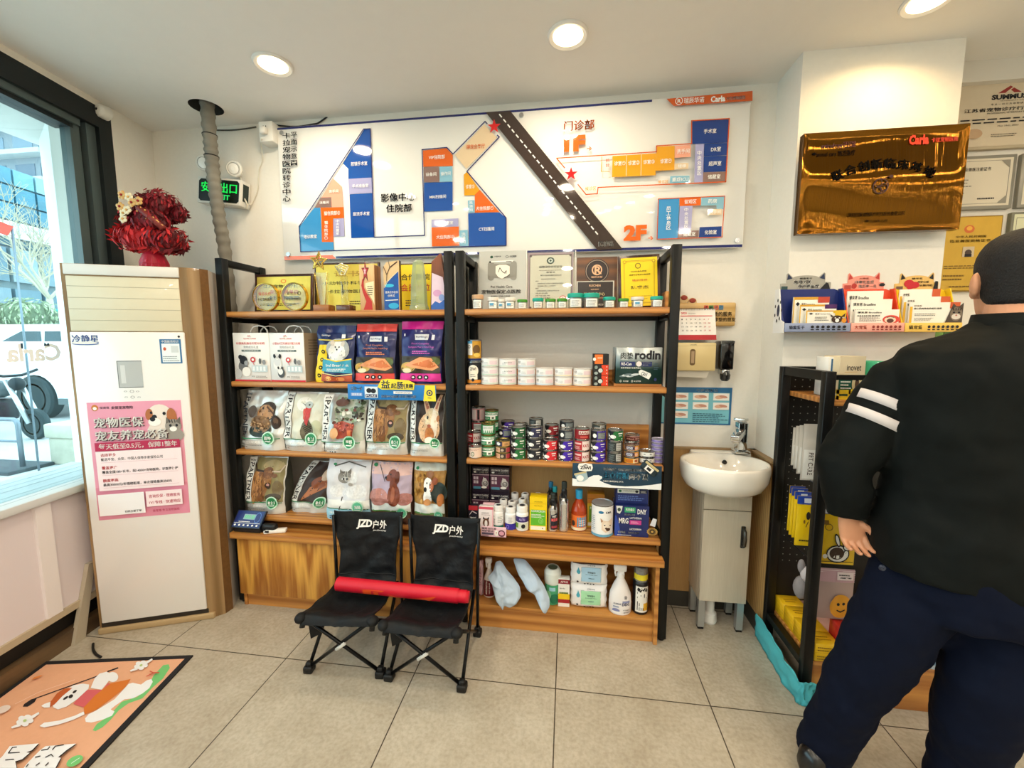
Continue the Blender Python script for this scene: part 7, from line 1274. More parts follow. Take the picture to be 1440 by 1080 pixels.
def RP(x,y,l): 
    an = (y - .5) * 2.4 - .5;o = a + d * (x * .565);return o + (e1 * math.cos(an) + e2 * math.sin(an)) * (R0 + l)
p = Print(mb,RP,.0006,sub=.08);OG = mat('#e0501c')
p.rect(.24,.45,.31,.75,OG);p.rect(.33,.45,.37,.7,OG);p.poly([(.2,.78),(.42,.82),(.40,.74)],OG);p.poly([(.42,.3),(.56,.42),(.44,.66),(.50,.4)],OG);p.poly([(.58,.4),(.84,.8),(.78,.45),(.92,.3),(.72,.55)],OG);mb.build('motif',t)
# ------------------------------------------------ doormat
M7 = lambda x,y: (x * 280 / 1440,915 + y * 280 / 1440)
O = V((-1.637,1.485,0));ma = V((-.606,-.118,0)).normalized();mbv = V((.118,-.606,0)).normalized();t = thing('doormat','peach doormat with black edge showing a white dog playing golf','doormat',O + ma * .3 + mbv * .45)
mb = MB();W_,L_ = .617,.92;c4 = [O,O + ma * W_,O + ma * W_ + mbv * L_,O + mbv * L_];mb.prism([q + V((0,0,.007)) for q in c4][::-1],(0,0,-.007),mat('#17161a',.85));mb.build('rubber_base',t)
mb = MB();e = .022;c4 = [O + ma * e + mbv * e,O + ma * (W_ - e) + mbv * e,O + ma * (W_ - e) + mbv * (L_ - e),O + ma * e + mbv * (L_ - e)];mb.prism([q + V((0,0,.0082)) for q in c4][::-1],(0,0,-.001),mat('#dfa987',.8,noise=.05,nscale=60));p = Print(mb,lambda x,y,l: Zp(*M7(x,y),.0082 + l),.0004)
MW = mat('#e9edf2',.7);MO = mat('#cf7426',.7);MR = mat('#cf5f66',.7);MG = mat('#6fbf72',.7);MK = mat('#1d1a1e',.7);MD_ = mat('#b85a26',.7)
p.poly([(670,575),(700,530),(790,470),(880,370),(990,335),(1060,280),(1110,180),(1180,105),(1220,98),(1228,125),(1180,200),(1100,270),(1030,345),(930,380),(860,430),(800,500),(740,555),(690,582)],MG)
p.poly([(615,490),(640,460),(700,430),(830,350),(930,240),(960,232),(1020,245),(1060,215),(1095,205),(1105,225),(1080,270),(1030,310),(960,345),(900,352),(830,400),(800,425),(828,440),(810,470),(740,500),(660,520),(620,515)],MW)
p.line([(780,155),(660,200),(255,345)],7,MK);p.poly([(270,338),(225,352),(175,385),(165,405),(200,405),(250,372)],MK);p.line([(780,150),(852,124)],9,MK)
p.poly([(655,270),(685,200),(720,165),(770,152),(800,165),(800,200),(770,240),(735,282)],MW);p.ell(815,190,40,36,MW)
p.poly([(530,385),(600,300),(640,282),(740,283),(780,235),(830,238),(700,320),(640,400),(610,412)],MR);p.poly([(612,462),(605,410),(690,320),(800,236),(945,205),(900,270),(800,350),(690,430)],MO)
p.poly([(385,410),(380,380),(430,320),(530,250),(600,238),(645,245),(640,275),(560,350),(480,405),(420,425)],MW);p.poly([(360,408),(365,370),(410,310),(460,275),(525,268),(450,330),(395,388)],MD_);p.poly([(298,400),(320,385),(365,370),(360,410),(320,412)],MW);p.ell(475,342,22,8,MK,rot=-.6);p.ell(540,296,18,8,MK,rot=-.6);p.ell(512,330,18,12,MK,rot=-.6)
p.poly([(285,545),(320,520),(430,505),(540,470),(605,440),(612,460),(530,500),(420,535),(320,555)],MW)
for cx,cy,s in ((180,505,1.),(1020,105,.8)):
    for k in range(5): a = 6.283 * k / 5;p.ell(cx + 34 * s * math.cos(a) - 12 * s * math.sin(a),cy + 24 * s * math.sin(a) - 0,28 * s,20 * s,MW)
    p.poly([(cx + 40 * s,cy - 30 * s),(cx + 100 * s,cy - 62 * s),(cx + 105 * s,cy - 48 * s),(cx + 50 * s,cy - 10 * s)],MW);p.poly([(cx - 40 * s,cy + 20 * s),(cx - 100 * s,cy + 46 * s),(cx - 95 * s,cy + 58 * s),(cx - 30 * s,cy + 40 * s)],MW);p.ell(cx,cy,14 * s,9 * s,mat('#b7cf8a',.7),rot=-.4)
p.line([(1085,148),(1110,160),(1150,158)],8,mat('#c9503a',.7));p.line([(1110,160),(1060,185)],6,mat('#c9503a',.7));p.poly([(225,212),(250,190),(312,175),(280,195)],mat('#e0833c',.7));p.line([(110,385),(280,300),(540,210)],3,mat('#ecc8b0',.7));p.ell(20,425,60,24,mat('#e0d3cc',.7),rot=-.4)
p.ell(540,797,66,32,MG,rot=-.5);p.line([(515,815),(575,775)],3,MW)
for pts in ([(20,760),(70,690),(280,670),(230,720),(190,735),(215,738),(160,785),(110,800),(120,849),(-60,849),(-20,800)],[(170,849),(210,800),(230,780),(290,720),(330,690),(550,672),(480,720),(450,745),(420,770),(440,775),(400,849)]): p.poly([(x + 6,y + 5) for x,y in pts],MK);p.poly(pts,MW)
for pts in ([(60,740),(90,700),(120,697)],[(60,740),(140,735)],[(40,790),(100,785)],[(300,720),(345,712),(360,695)],[(380,715),(400,690),(460,680)],[(255,770),(290,762)],[(330,770),(370,750),(385,765)],[(190,838),(205,820)],[(260,830),(285,812)],[(330,830),(350,810)]): p.line(pts,7,MK)
mb.build('printed_top',t)
cable(smooth([Zp(131,905,.006),Zp(131,913,.006),Zp(135,920,.006),Zp(142,924,.006)]),.005,mat('#141414',.6),'short black cable on the floor between mat and air conditioner')
# drain hose bundle behind the air conditioner foot
mb = MB();mb.M = LW;
mb.prism([(1.48,-.022,.0),(1.53,-.022,.0),(1.61,-.022,.34),(1.58,-.022,.34)],(0,.02,0),mat('#b3a894',.6));tag(mb.build('leaning_board',origin=LW @ V((1.5,-.02,0))),'narrow cream board leaning on the wall beside the air conditioner','board')
# ------------------------------------------------ basin corner
t = thing('wash_basin','white oval wash basin with chrome tap on a pale wooden cabinet','basin',(.755,2.0,0));CER = mat('#f1ece2',.12,coat=.6)
cx,cy = .722,1.95;mb = MB()
def oval(r,z,n=40,sy=.86,dy=0): return [V((cx + r * math.cos(2 * math.pi * k / n),cy + dy + r * sy * math.sin(2 * math.pi * k / n),z)) for k in range(n)]
rings = [oval(.10,.718),oval(.14,.721),oval(.168,.742),oval(.187,.78),oval(.192,.82),oval(.191,.842),oval(.186,.853),oval(.176,.854,sy=.78,dy=-.016),oval(.170,.846,sy=.76,dy=-.018),oval(.155,.81,sy=.70,dy=-.02),oval(.125,.765,sy=.70,dy=-.018),oval(.08,.748,sy=.7,dy=-.015),oval(.016,.742,sy=.8,dy=-.012)]
vs = [q for r in rings for q in r];n = 40;mb.add(vs,[(i * n + k,i * n + (k + 1) % n,(i + 1) * n + (k + 1) % n,(i + 1) * n + k) for i in range(len(rings) - 1) for k in range(n)],CER,True);mb.poly(rings[0][::-1],CER);mb.poly(rings[-1],STEEL);mb.bbox((.62,2.085,.79),(.90,2.14,.858),CER,.012);mb.build('basin',t)
mb = MB();q = V((cx + .035,cy - .02 + .70 * .152,.822));mb.lathe([(.001,-.006),(.009,-.006),(.011,.002)],q,mat('#1a1a1a',.4),14,'Y',caps=False);mb.build('overflow_hole',t)
fx,fy,fz = .842,2.078,.861;TM = Matrix.Translation((fx,fy,fz));mb = MB();mb.bbox((fx - .034,fy - .03,fz),(fx + .034,fy + .03,fz + .014),CHROME,.003);mb.bbox((fx - .022,fy - .022,fz + .01),(fx + .022,fy + .022,fz + .15),CHROME,.003);mb.build('tap_body',t)
mb = MB();mb.M = TM @ Matrix.Translation((0,0,.108)) @ Matrix.Rotation(math.radians(-32),4,'Z') @ Matrix.Rotation(math.radians(6),4,'X');mb.bbox((-.02,-.135,-.013),(.02,.0,.013),CHROME,.003);mb.bbox((-.016,-.132,-.026),(.016,-.105,-.01),CHROME,.003);mb.build('spout',t)
mb = MB();mb.M = TM @ Matrix.Translation((0,0,.163)) @ Matrix.Rotation(math.radians(-32),4,'Z') @ Matrix.Rotation(math.radians(-7),4,'X');mb.bbox((-.023,-.075,-.006),(.023,.024,.008),CHROME,.003);mb.bbox((-.018,-.018,-.014),(.018,.018,0),CHROME,.003);mb.build('lever',t)
WC = wood('#c6bba6','#e2d9c6','Z',26,.45,.1,1.2,.04);x0,x1,y0,y1,z0,z1 = .648,.862,1.965,2.135,.15,.712
mb = MB();mb.box((x0,y0 + .014,z0),(x1,y1,z1),WC);mb.build('cabinet_body',t)
mb = MB();mb.bbox((x0 + .001,y0,.612),(x1 - .001,y0 + .014,z1 - .002),WC,.001);mb.build('drawer_front',t)
mb = MB();mb.bbox((x0 + .001,y0,z0 + .002),(x1 - .001,y0 + .014,.608),WC,.001);d = mb.build('door',t);hx = x1 - .032
mb = MB();mb.tube([(hx,y0 - .001,.44),(hx,y0 - .02,.452),(hx + .001,y0 - .022,.485),(hx,y0 - .02,.518),(hx,y0 - .001,.53)],[.006,.008,.0085,.008,.006],mat('#5d5a54',.3,.8),10);mb.bbox((hx - .01,y0 - .003,.432),(hx + .01,y0,.538),mat('#2a2a28',.4),.003);mb.build('handle',d)
for x in (x0 + .002,x1 - .036):
    for y in (y0 + .006,y1 - .036): mb = MB();mb.box((x,y,.012),(x + .03,y + .03,z0),mat('#b9bcbc',.3,.7));mb.box((x + .002,y + .002,0),(x + .028,y + .028,.012),BLACK);mb.build('leg',t)
mb = MB();mb.lathe([(.032,0),(.036,.01),(.032,.05),(.022,.06),(.022,.16)],(.725,2.04,0),mat('#e6e4de',.4),16);mb.build('drain_pipe',t)
# wall things by the basin
YW = YB
def wq(x,y,Y): p = Yp(x,y,Y);return p.x,p.z
Y = 2.135;x0,z0 = wq(950,459,Y);x1,z1 = wq(1036,425,Y);mb = MB();mb.bbox((x0,Y,z0),(x1,YB,z1),wood('#c29a58','#dcb878','X',12),.008);w2 = WallPrint(mb,Y);
for k,c_ in enumerate(('#c9482c','#4a8a3c','#d85a3c','#3c7a9c')): w2.pr(990 + 7 * k,429.5,996 + 7 * k,435.5,mat(c_,.5));w2.pt('温馨提示'[k],991 + 7 * k,434.5,995 + 7 * k,430.5,WHITE,.02)
w2.pt('优质的服务',997,445,1029,438.5,INK,.02);w2.pt('是享受的朋友',998,452.5,1034,446.5,INK,.02)
for q in ((962,421),(974,425)): c = Yp(*q,Y);mb.ball(c + V((0,.006,0)),(.022,.006,.022),mat('#e2c08c',.6),14,8);mb.ball(c + V((0,.0,.008)),(.016,.004,.012),mat('#9a3a2c',.6),10,6)
tag(mb.build('wooden_sign',origin=(x0,Y,z0)),'small wooden wall sign half hidden behind the calendar','sign')
Y = 2.07;x0,zt = wq(953,434,Y);x1,zb = wq(1007.5,478,Y);zr = wq(980,472.5,Y)[1];t = thing('calendar','white wall calendar page with a red foot by the shelf post','calendar',(x0,Y,zb))
mb = MB();mb.prism([(x0,Y,zb),(x1,Y,zb),(x1,Y + .04,zt),(x0,Y + .04,zt)],(0,.003,0),mat('#f1ece4',.6));C0 = uvP((x0,Y,zb),(x1 - x0,0,0),(0,.04,zt - zb),(0,-1,.3));p = Print(mb,C0);p.rect(0,0,1,.16,mat('#b3101c'));p.text('2023',.14,.83,.28,.9,RED,.03);p.text('NOVEMBER',.32,.84,.5,.87,mat('#8a8a88'));p.rect(.12,.76,.92,.785,RED)
for r in range(4):
    for c_ in range(7):
        n_ = r * 7 + c_ + 1;p.text(str(n_),.14 + .112 * c_,.64 - .12 * r,.14 + .112 * c_ + (.03 if n_ < 10 else .05),.68 - .12 * r,INK if c_ < 5 else RED,.01);p.l -= p.step
p.up();mb.build('page',t);mb = MB()
for k in range(24): x = x0 + .006 + (x1 - x0 - .012) * k / 23;mb.tube([(x,Y + .036,zt - .006),(x,Y + .036,zt + .004),(x,Y + .05,zt + .004),(x,Y + .05,zt - .006)],.001,INK,4)
mb.build('wire_binding',t);mb = MB();mb.prism([(x0,Y + .046,zt - .004),(x1,Y + .046,zt - .004),(x1,2.128,zb),(x0,2.128,zb)],(0,.003,0),mat('#b3101c'));mb.build('stand_back',t)
Y = 2.06;x0,zt = wq(951,482,Y);x1,zb = wq(1006,522,Y);t = thing('tissue_dispenser','yellowed plastic paper towel dispenser under the calendar','dispenser',(x0,Y,zb));PL = mat('#d9c48e',.35,coat=.2);mb = MB();mb.bbox((x0,Y,zb),(x1,YB,zt),PL,.006);mb.build('case',t);mb = MB();p = Print(mb,facefront(x0,x1,zb,zt,Y));p.line([(.02,.88),(.98,.9)],.008,mat('#b5a06a'));p.ell(.42,.72,.065,.06,mat('#6a5434'));p.ell(.42,.26,.065,.06,mat('#6a5434'));p.rect(.355,.26,.485,.72,mat('#6a5434'));p.rect(.385,.28,.46,.7,mat('#a89070'));p.text('BOCHAN',.36,.91,.5,.95,INK);mb.build('window_slot',t)
mb = MB();mb.prism([(x0 + .005,Y + .02,zb),(x1 - .02,Y + .02,zb),(x1 - .03,Y + .03,zb - .035),(x0 + .005,Y + .03,zb - .03)],(0,.002,0),mat('#e2ddd0',.8));mb.build('paper_towel',t)
Y = 2.085;x0,zt = wq(1014,479,Y);x1,zb = wq(1031.5,520,Y);zc = wq(1022,536,Y)[1];t = thing('soap_dispenser','black and chrome wall soap dispenser right of the paper towels','dispenser',(x0,Y,zc));mb = MB();mb.bbox((x0,Y,zb),(x1,YB,zt),mat('#0b0b0d',.15,coat=.6),.006);mb.build('tank',t);mb = MB();mb.box((x0 + .001,Y - .001,zt - .014),(x1 - .001,Y + .02,zt - .002),CHROME);mb.build('top_band',t);mb = MB();xm = (x0 + x1) / 2;mb.bbox((xm - .02,Y + .002,zc + .03),(xm + .02,YB - .02,zb + .002),CHROME,.006);mb.lathe([(.014,0),(.022,.01),(.024,.03),(.016,.045)],(xm,Y + .015,zc),mat('#4a4c4c',.2,.8),16);mb.build('push_valve',t)
Y = 2.16;x0,zt = wq(930,544,Y);x1,zb = wq(1027,598,Y);mb = MB();mb.box((x0,Y,zb),(x1,YB,zt),mat('#2f6d9c'));p = Print(mb,facefront(x0,x1,zb,zt,Y));p.rect(.0,.04,.97,.86,mat('#7cc2d0'));p.text('七步洗手法',.5,.89,.8,.96,WHITE,.02);SK = mat('#e0b59a',.6);HW = mat('#f2efe8',.6)
for r in range(3):
    for c_ in range(3):
        if r == 2 and c_ > 0: continue
        x = .17 + .285 * c_;y = .66 - .245 * r;p.rect(x,y,x + .22,y + .19,HW);p.ell(x + .09,y + .09,.07,.05,SK,rot=.3 * (c_ - 1));p.ell(x + .14,y + .1,.06,.035,mat('#c9907a',.6),rot=-.4)
p.lines(.46,.08,.95,.34,5,mat('#1f4a6a'),.35,3);tag(mb.build('handwashing_poster',origin=(x0,Y,zb)),'blue hand washing poster with six little pictures above the basin','poster')
# ================================================================= right side: plaque, card racks, certificates, black display shelf
G0,G1 = mat('#a87c34',.12,1.),mat('#6a4716')
def gold_mat():
    m = bpy.data.materials.new('brushed_gold');m.use_nodes = True;nt = m.node_tree;b = nt.nodes['Principled BSDF'];b.inputs['Base Color'].default_value = lin('#6e4916');b.inputs['Metallic'].default_value = 1.;b.inputs['Roughness'].default_value = .06
    tc = nt.nodes.new('ShaderNodeTexCoord');mp = nt.nodes.new('ShaderNodeMapping');mp.inputs['Scale'].default_value = (900,1,1.5);n = nt.nodes.new('ShaderNodeTexNoise');n.inputs['Scale'].default_value = 1;n.inputs['Detail'].default_value = 1;bp = nt.nodes.new('ShaderNodeBump');bp.inputs['Strength'].default_value = .8;bp.inputs['Distance'].default_value = .0008;L = nt.links.new
    L(tc.outputs['Object'],mp.inputs[0]);L(mp.outputs[0],n.inputs['Vector']);L(n.outputs['Fac'],bp.inputs['Height']);L(bp.outputs['Normal'],b.inputs['Normal']);return m
GOLD = gold_mat();Y = 1.885;a,b = Yp(1126,260,Y),Yp(1357,248,Y);x0,x1 = a.x,b.x;zt = (Yp(1125,188,Y).z + Yp(1357,174,Y).z) / 2;zb = (Yp(1114,331,Y).z + Yp(1342,321,Y).z) / 2
t = thing('gold_plaque','large polished gold plaque with dark arched Chinese lettering on the white column','plaque',((x0 + x1) / 2,Y,zb))
def gp(u,v,l=0.):
    bow = .010 * NZ.noise(V((u * 1.6,v * 2.6,7))) + .004 * math.sin(v * 9 + u * 1.5) + .012 * (v - .5) ** 2
    e = min(1,min(u,1 - u,v,1 - v) / .04);return V((x0 + (x1 - x0) * u,Y + bow * e - l,zb + (zt - zb) * v))
mb = MB();n = 48;mb.add([gp(i / n,j / n) for j in range(n + 1) for i in range(n + 1)],[(j * (n + 1) + i,j * (n + 1) + i + 1,(j + 1) * (n + 1) + i + 1,(j + 1) * (n + 1) + i) for j in range(n) for i in range(n)],GOLD,True)
for q in (((x0,zb),(x1,zb)),((x1,zb),(x1,zt)),((x1,zt),(x0,zt)),((x0,zt),(x0,zb))): (ax,az),(bx,bz) = q;mb.add([(ax,Y,az),(ax,Y + .03,az),(bx,Y + .03,bz),(bx,Y,bz)],[(0,1,2,3)],GOLD)
mb.box((x0 + .004,Y + .02,zb + .004),(x1 - .004,Y + .03,zt - .004),G1);mb.build('plate',t)
mb = MB();p = Print(mb,gp,.002,sub=.03);DI = mat('#0a0806',.9,spec=.05);p.text('mindray迈瑞',.12,.835,.33,.905,mat('#4a0e10'),.03);p.text('animal care 瑞迈医疗',.09,.765,.33,.82,DI,.02);p.star(.075,.80,.022,DI,n=7)
p.text('Carla',.655,.835,.775,.93,mat('#d8381c',.4),.05);p.text('卡拉宠物医院',.79,.85,.945,.895,mat('#d8381c',.4),.02)
cs = '联合创新临床基地'
for i,ch in enumerate(cs):
    f = (i - 3.5) / 3.5;x = .5 + .285 * f;y = .665 - .10 * f * f;vs,fs,w_,h_ = glyphs(ch,.008);l = p.l
    for dx in (0,.004):
        an = -f * .38;c_,s_ = math.cos(an),math.sin(an);W = .07;Hh = .10;ar = (x1 - x0) / (zt - zb)
        pts = [(((u - .5) * W + (v - .5) * .0),(v - .5) * Hh / ar * 1.0) for u,v in vs];mb.add([gp(x + dx + px_ * c_ - py_ * s_,y + (px_ * s_ + py_ * c_) * ar,l) for px_,py_ in pts],fs,DI)
p.up();E_ = mat('#3a140e');p.ring(.49,.44,.05,.075,.006,E_);p.ring(.475,.47,.025,.04,.005,E_);p.ring(.51,.43,.025,.04,.005,E_);p.ring(.48,.40,.022,.032,.005,E_);p.line([(.49,.5),(.53,.53),(.545,.52)],.005,E_);p.ell(.55,.53,.012,.016,E_);p.line([(.46,.44),(.52,.44)],.005,E_)
p.text('深圳迈瑞动物医疗科技股份有限公司',.31,.155,.66,.195,DI,.02);p.text('二零二三年八月',.40,.095,.56,.12,DI,.01);mb.build('lettering',t)
for x in (x0 + .06,x1 - .06):
    mb = MB();mb.lathe([(.012,0),(.012,1.958 - Y - .03)],(min(x,1.51),Y + .03,(zt + zb) / 2 + .1),STEEL,10,'Y');mb.build('mount',t)
# ------------------------------------------------ three card racks
YF = 1.958;YL = 1.862
def rack(pxa,pxb,lb,c1,c2,c3,name,txt,kind,cards):
    xa,xb = Yp(pxa,460,YL).x,Yp(pxb,460,YL).x;z0 = Yp((pxa + pxb) / 2,466.5,YL).z;z1 = Yp(pxa,456,YL).z - .004;zt_ = Yp((pxa + pxb) / 2,407,YF).z;ze = Yp((pxa + pxb) / 2,393,YF).z;w = xb - xa
    t = thing('card_rack',lb,'card rack',((xa + xb) / 2,YF,z0),'cat eared card racks');M1,M2,M3 = mat(c1,.4),mat(c2,.45),mat(c3,.5)
    mb = MB();mb.bbox((xa,YL + .006,z0),(xb,YF - .004,z0 + .006),M1,.001);mb.bbox((xa,YL,z0),(xb,YL + .006,z0 + .036),M2,.001)
    mb.prism([(xa,YL + .006,z0),(xa,YF - .004,z0),(xa,YF - .004,zt_),(xa,YF - .03,zt_),(xa,YL + .03,z0 + .06)],(.004,0,0),M1);mb.prism([(xb - .004,YL + .006,z0),(xb - .004,YF - .004,z0),(xb - .004,YF - .004,zt_),(xb - .004,YF - .03,zt_),(xb - .004,YL + .03,z0 + .06)],(.004,0,0),M1)
    p = Print(mb,facefront(xa,xb,z0,z0 + .036,YL));p.text(txt,.06,.28,.3,.72,INK if kind == 0 else M1 if kind == 1 else INK,.03);[p.ell(.42 + .08 * k,.55,.026,.16,INK if kind != 1 else mat('#8a2c24')) or p.rect(.395 + .08 * k,.18,.445 + .08 * k,.3,INK if kind != 1 else mat('#8a2c24')) for k in range(7)];mb.build('tray',t)
    mb = MB();yb = YF - .012;r_ = .02;mb.prism([(xa + .004,yb,z0 + .006),(xb - .004,yb,z0 + .006),(xb - .004,yb,zt_ - r_),(xb - .004 - r_ * .3,yb,zt_ - r_ * .3),(xb - .004 - r_,yb,zt_),(xa + .004,yb,zt_)],(0,.006,0),M1);mb.build('back_plate',t)
    mb = MB();yb = YF - .004;hA = xa + w * .1;hB = xb - w * .18;W2 = hB - hA;h = ze - zt_;k = lambda u,v: (hA + W2 * u,yb,zt_ - .004 + (h + .004) * v)
    pts = [k(-.06,0),k(1.06,0),k(1.06,.72),k(.93,.75),k(.93,1.5),k(.9,1.62),k(.78,1.18)] + [k(.5 + .28 * math.cos(math.radians(q)),1.18 + .2 * math.sin(math.radians(q))) for q in range(20,180,20)] + [k(.22,1.18),k(.1,1.62),k(.07,1.5),k(.07,.7),k(-.06,.66)]
    mb.prism(pts,(0,.003,0),M3);p = Print(mb,lambda x,y,l: V((hA + W2 * x,yb - l,zt_ - .004 + (h + .004) * y)));dk = mat(('#1c2a4c','#c43a34','#17181c')[kind],.5)
    p.poly([(.9,1.55),(.92,.98),(.8,1.12)],dk);p.poly([(.1,1.55),(.08,.98),(.2,1.12)],dk);p.text(txt,.36,1.02,.64,1.18,INK if kind != 1 else M1,.02)
    if kind == 0: p.text('免疫7联',.22,.6,.62,.95,WHITE,.1);p.text('免疫7联',.225,.62,.615,.93,INK,.03);p.text('保护更全面',.32,.22,.8,.52,WHITE,.1);p.text('保护更全面',.325,.24,.795,.5,mat('#1c2a4c'),.03);p.rect(-.04,.05,.1,.4,mat('#2c4a4c'));p.poly([(.82,.1),(.95,.7),(1.0,.6),(1.04,.1)],INK)
    elif kind == 1: p.text('健康无虫扰',.25,.6,.78,.92,WHITE,.02);p.text('快乐每一天',.36,.22,.86,.52,WHITE,.02);p.rect(-.03,.1,.15,.5,mat('#b5403a'));p.ell(1.0,.5,.08,.15,INK);p.ell(.24,.42,.07,.25,mat('#b5302a'))
    else: p.ell(.3,.65,.13,.35,RED);p.ell(.45,.5,.12,.3,RED);p.poly([(.18,.6),(.52,.35),(.3,.05)],RED);p.text('呵护心脏',.52,.68,.8,.88,INK,.03);p.text('从猫开始',.56,.36,.9,.58,INK,.03);p.poly([(.92,.1),(.96,.85),(1.03,.8),(1.04,.05)],INK);p.rect(-.03,.1,.14,.4,mat('#6a4a3a'))
    mb.build('cat_header',t)
    if kind == 0:
        mb = MB();pts = [(xa - .002,YL + .004,z0 - .004),(xa - .002,YF - .004,z0 - .004),(xa - .002,YF - .004,zt_),(xa - .002,YF - .04,zt_),(xa - .002,YL + .03,z0 + .05),(xa - .002,YL + .004,z0 + .04)];mb.prism(pts,(-.003,0,0),mat('#e9e8e6'));p = Print(mb,lambda x,y,l: V((xa - .005 - l,YL + .09 * (1 - x),z0 + (zt_ - z0) * y)));p.ell(.4,.5,.12,.14,mat('#1c2a4c'));[p.ell(.4 + .3 * math.cos(q),.5 + .24 * math.sin(q),.05,.04,INK) for q in [6.283 * e / 7 for e in range(7)]];mb.build('side_panel',t)
    for i,(u0,u1,v0,v1,art,lbl) in enumerate(cards):
        y = YL + .014 + .017 * (2 - i);ca,cb = xa + w * u0,xa + w * u1;c0,c1_ = z0 + .0065,z0 + (zt_ - z0) * v1;mb = MB();mb.box((ca,y,c0),(cb,y + .006,c1_),mat('#f3efe2'));art(Print(mb,facefront(ca,cb,z0 + .036,c1_,y),.0006))
        tag(mb.build('leaflet',origin=((ca + cb) / 2,y,c0)),lbl,'leaflet',name)
def c_y(col,pic,hd='速诺 Seneprime'):
    def f(p):
        p.rect(0,.9,1,1,mat('#cf9a2c'));p.rect(0,0,.03,1,mat('#e2b64a'));p.rect(.68,.78,1,1,mat(col,.5));p.poly([(.06,.74),(.12,.82),(.18,.74),(.12,.66)],INK);p.text(hd,.22,.66,.6,.78,INK,.02);p.lines(.22,.2,.58,.56,3,mat('#4a4a48'),.4,2)
        if pic: B_ = mat('#3a2418');p.rect(.72,.45,1,1,mat('#e2b81c'));p.ell(.78,.3,.14,.3,B_);p.poly([(.6,.7),(.62,.5),(.74,.42)],B_);p.poly([(.98,.78),(.96,.5),(.84,.42)],B_);p.ell(.78,.2,.05,.16,WHITE);p.ell(.73,.4,.02,.04,WHITE);p.ell(.83,.4,.02,.04,WHITE);p.ell(.95,.2,.06,.2,mat('#e0901c'))
    return f
def c_p(pic):
    def f(p):
        p.text('博来恩 Broadline',.05,.72,.6,.86,INK,.03);p.lines(.05,.5,.7,.66,1,mat('#5a5a58'),.5,4)
        if pic: p.lines(.1,.1,.6,.5,5,mat('#8a7a78'),.4,3);p.ell(.82,.26,.19,.32,mat('#d8483a'));p.ell(.8,.22,.13,.24,mat('#e8d0b8'));p.ell(.8,.16,.08,.16,mat('#5a3428'));p.line([(.72,.4),(.8,.46),(.88,.4)],.03,INK)
    return f
def c_s(pic):
    def f(p):
        p.text('妙宠爱',.08,.8,.24,.88,mat('#6a4a3a'),.02);p.text('猫心肌病筛查的福利·福音',.08,.66,.64,.75,INK,.03);p.rect(.8,.7,1,1,mat('#c9582c'));p.rect(0,0,.05,.8,mat('#e2b02c'))
        if pic: C_ = mat('#7a6c5c');p.lines(.1,.35,.55,.5,2,mat('#6a6a68'),.4,6);p.lines(.1,.1,.5,.28,3,mat('#8a8a88'),.4,7);p.poly([(.72,0),(.86,.95),(.92,.8),(.98,.8),(1.06,.98),(1.06,0)],mat('#4a3e34'));p.ell(.93,.42,.12,.34,C_);p.ell(.93,.3,.09,.14,mat('#d8cfc4'));p.ell(.88,.5,.025,.04,INK);p.ell(.98,.5,.025,.04,INK);p.ell(.93,.36,.02,.04,mat('#b06a5c'));[p.line([(.86 + .05 * k,.72),(.87 + .04 * k,.6)],.015,INK) for k in range(4)]
    return f
rack(1104,1196,'blue cat eared card rack, first of the three on the column','#16286e','#8f9ab8','#a7a398','leaflets in the blue card rack','猫瘟爱干',0,[(.2,.76,0,.80,c_y('#b8402c',False),'cream leaflet with red corner at the back of the blue rack'),(.27,.84,0,.62,c_y('#4a1c5c',False),'cream leaflet with purple corner in the middle of the blue rack'),(.34,.95,0,.48,c_y('#e2b81c',True),'cream leaflet with a dark dog at the front of the blue rack')])
rack(1197,1272,'salmon pink cat eared card rack between the blue and yellow ones','#e8502c','#f0a898','#f09a88','leaflets in the pink card rack','大宠爱',1,[(.03,.72,0,.94,c_p(False),'white leaflet tallest at the back of the pink rack'),(.06,.84,0,.74,c_p(False),'white leaflet in the middle of the pink rack'),(.1,.93,0,.50,c_p(True),'white leaflet with a paw picture at the front of the pink rack')])
rack(1273,1353,'yellow cat eared card rack with red heart, last of the three','#f0c81c','#efc45c','#e8bc6c','leaflets in the yellow card rack','猫宠爱',2,[(.02,.74,0,.98,c_s(False),'cream leaflet with red corner at the back of the yellow rack'),(.04,.86,0,.80,c_s(False),'cream leaflet with orange cat corner in the middle of the yellow rack'),(.1,.98,0,.66,c_s(True),'cream leaflet with a tabby cat at the front of the yellow rack')])
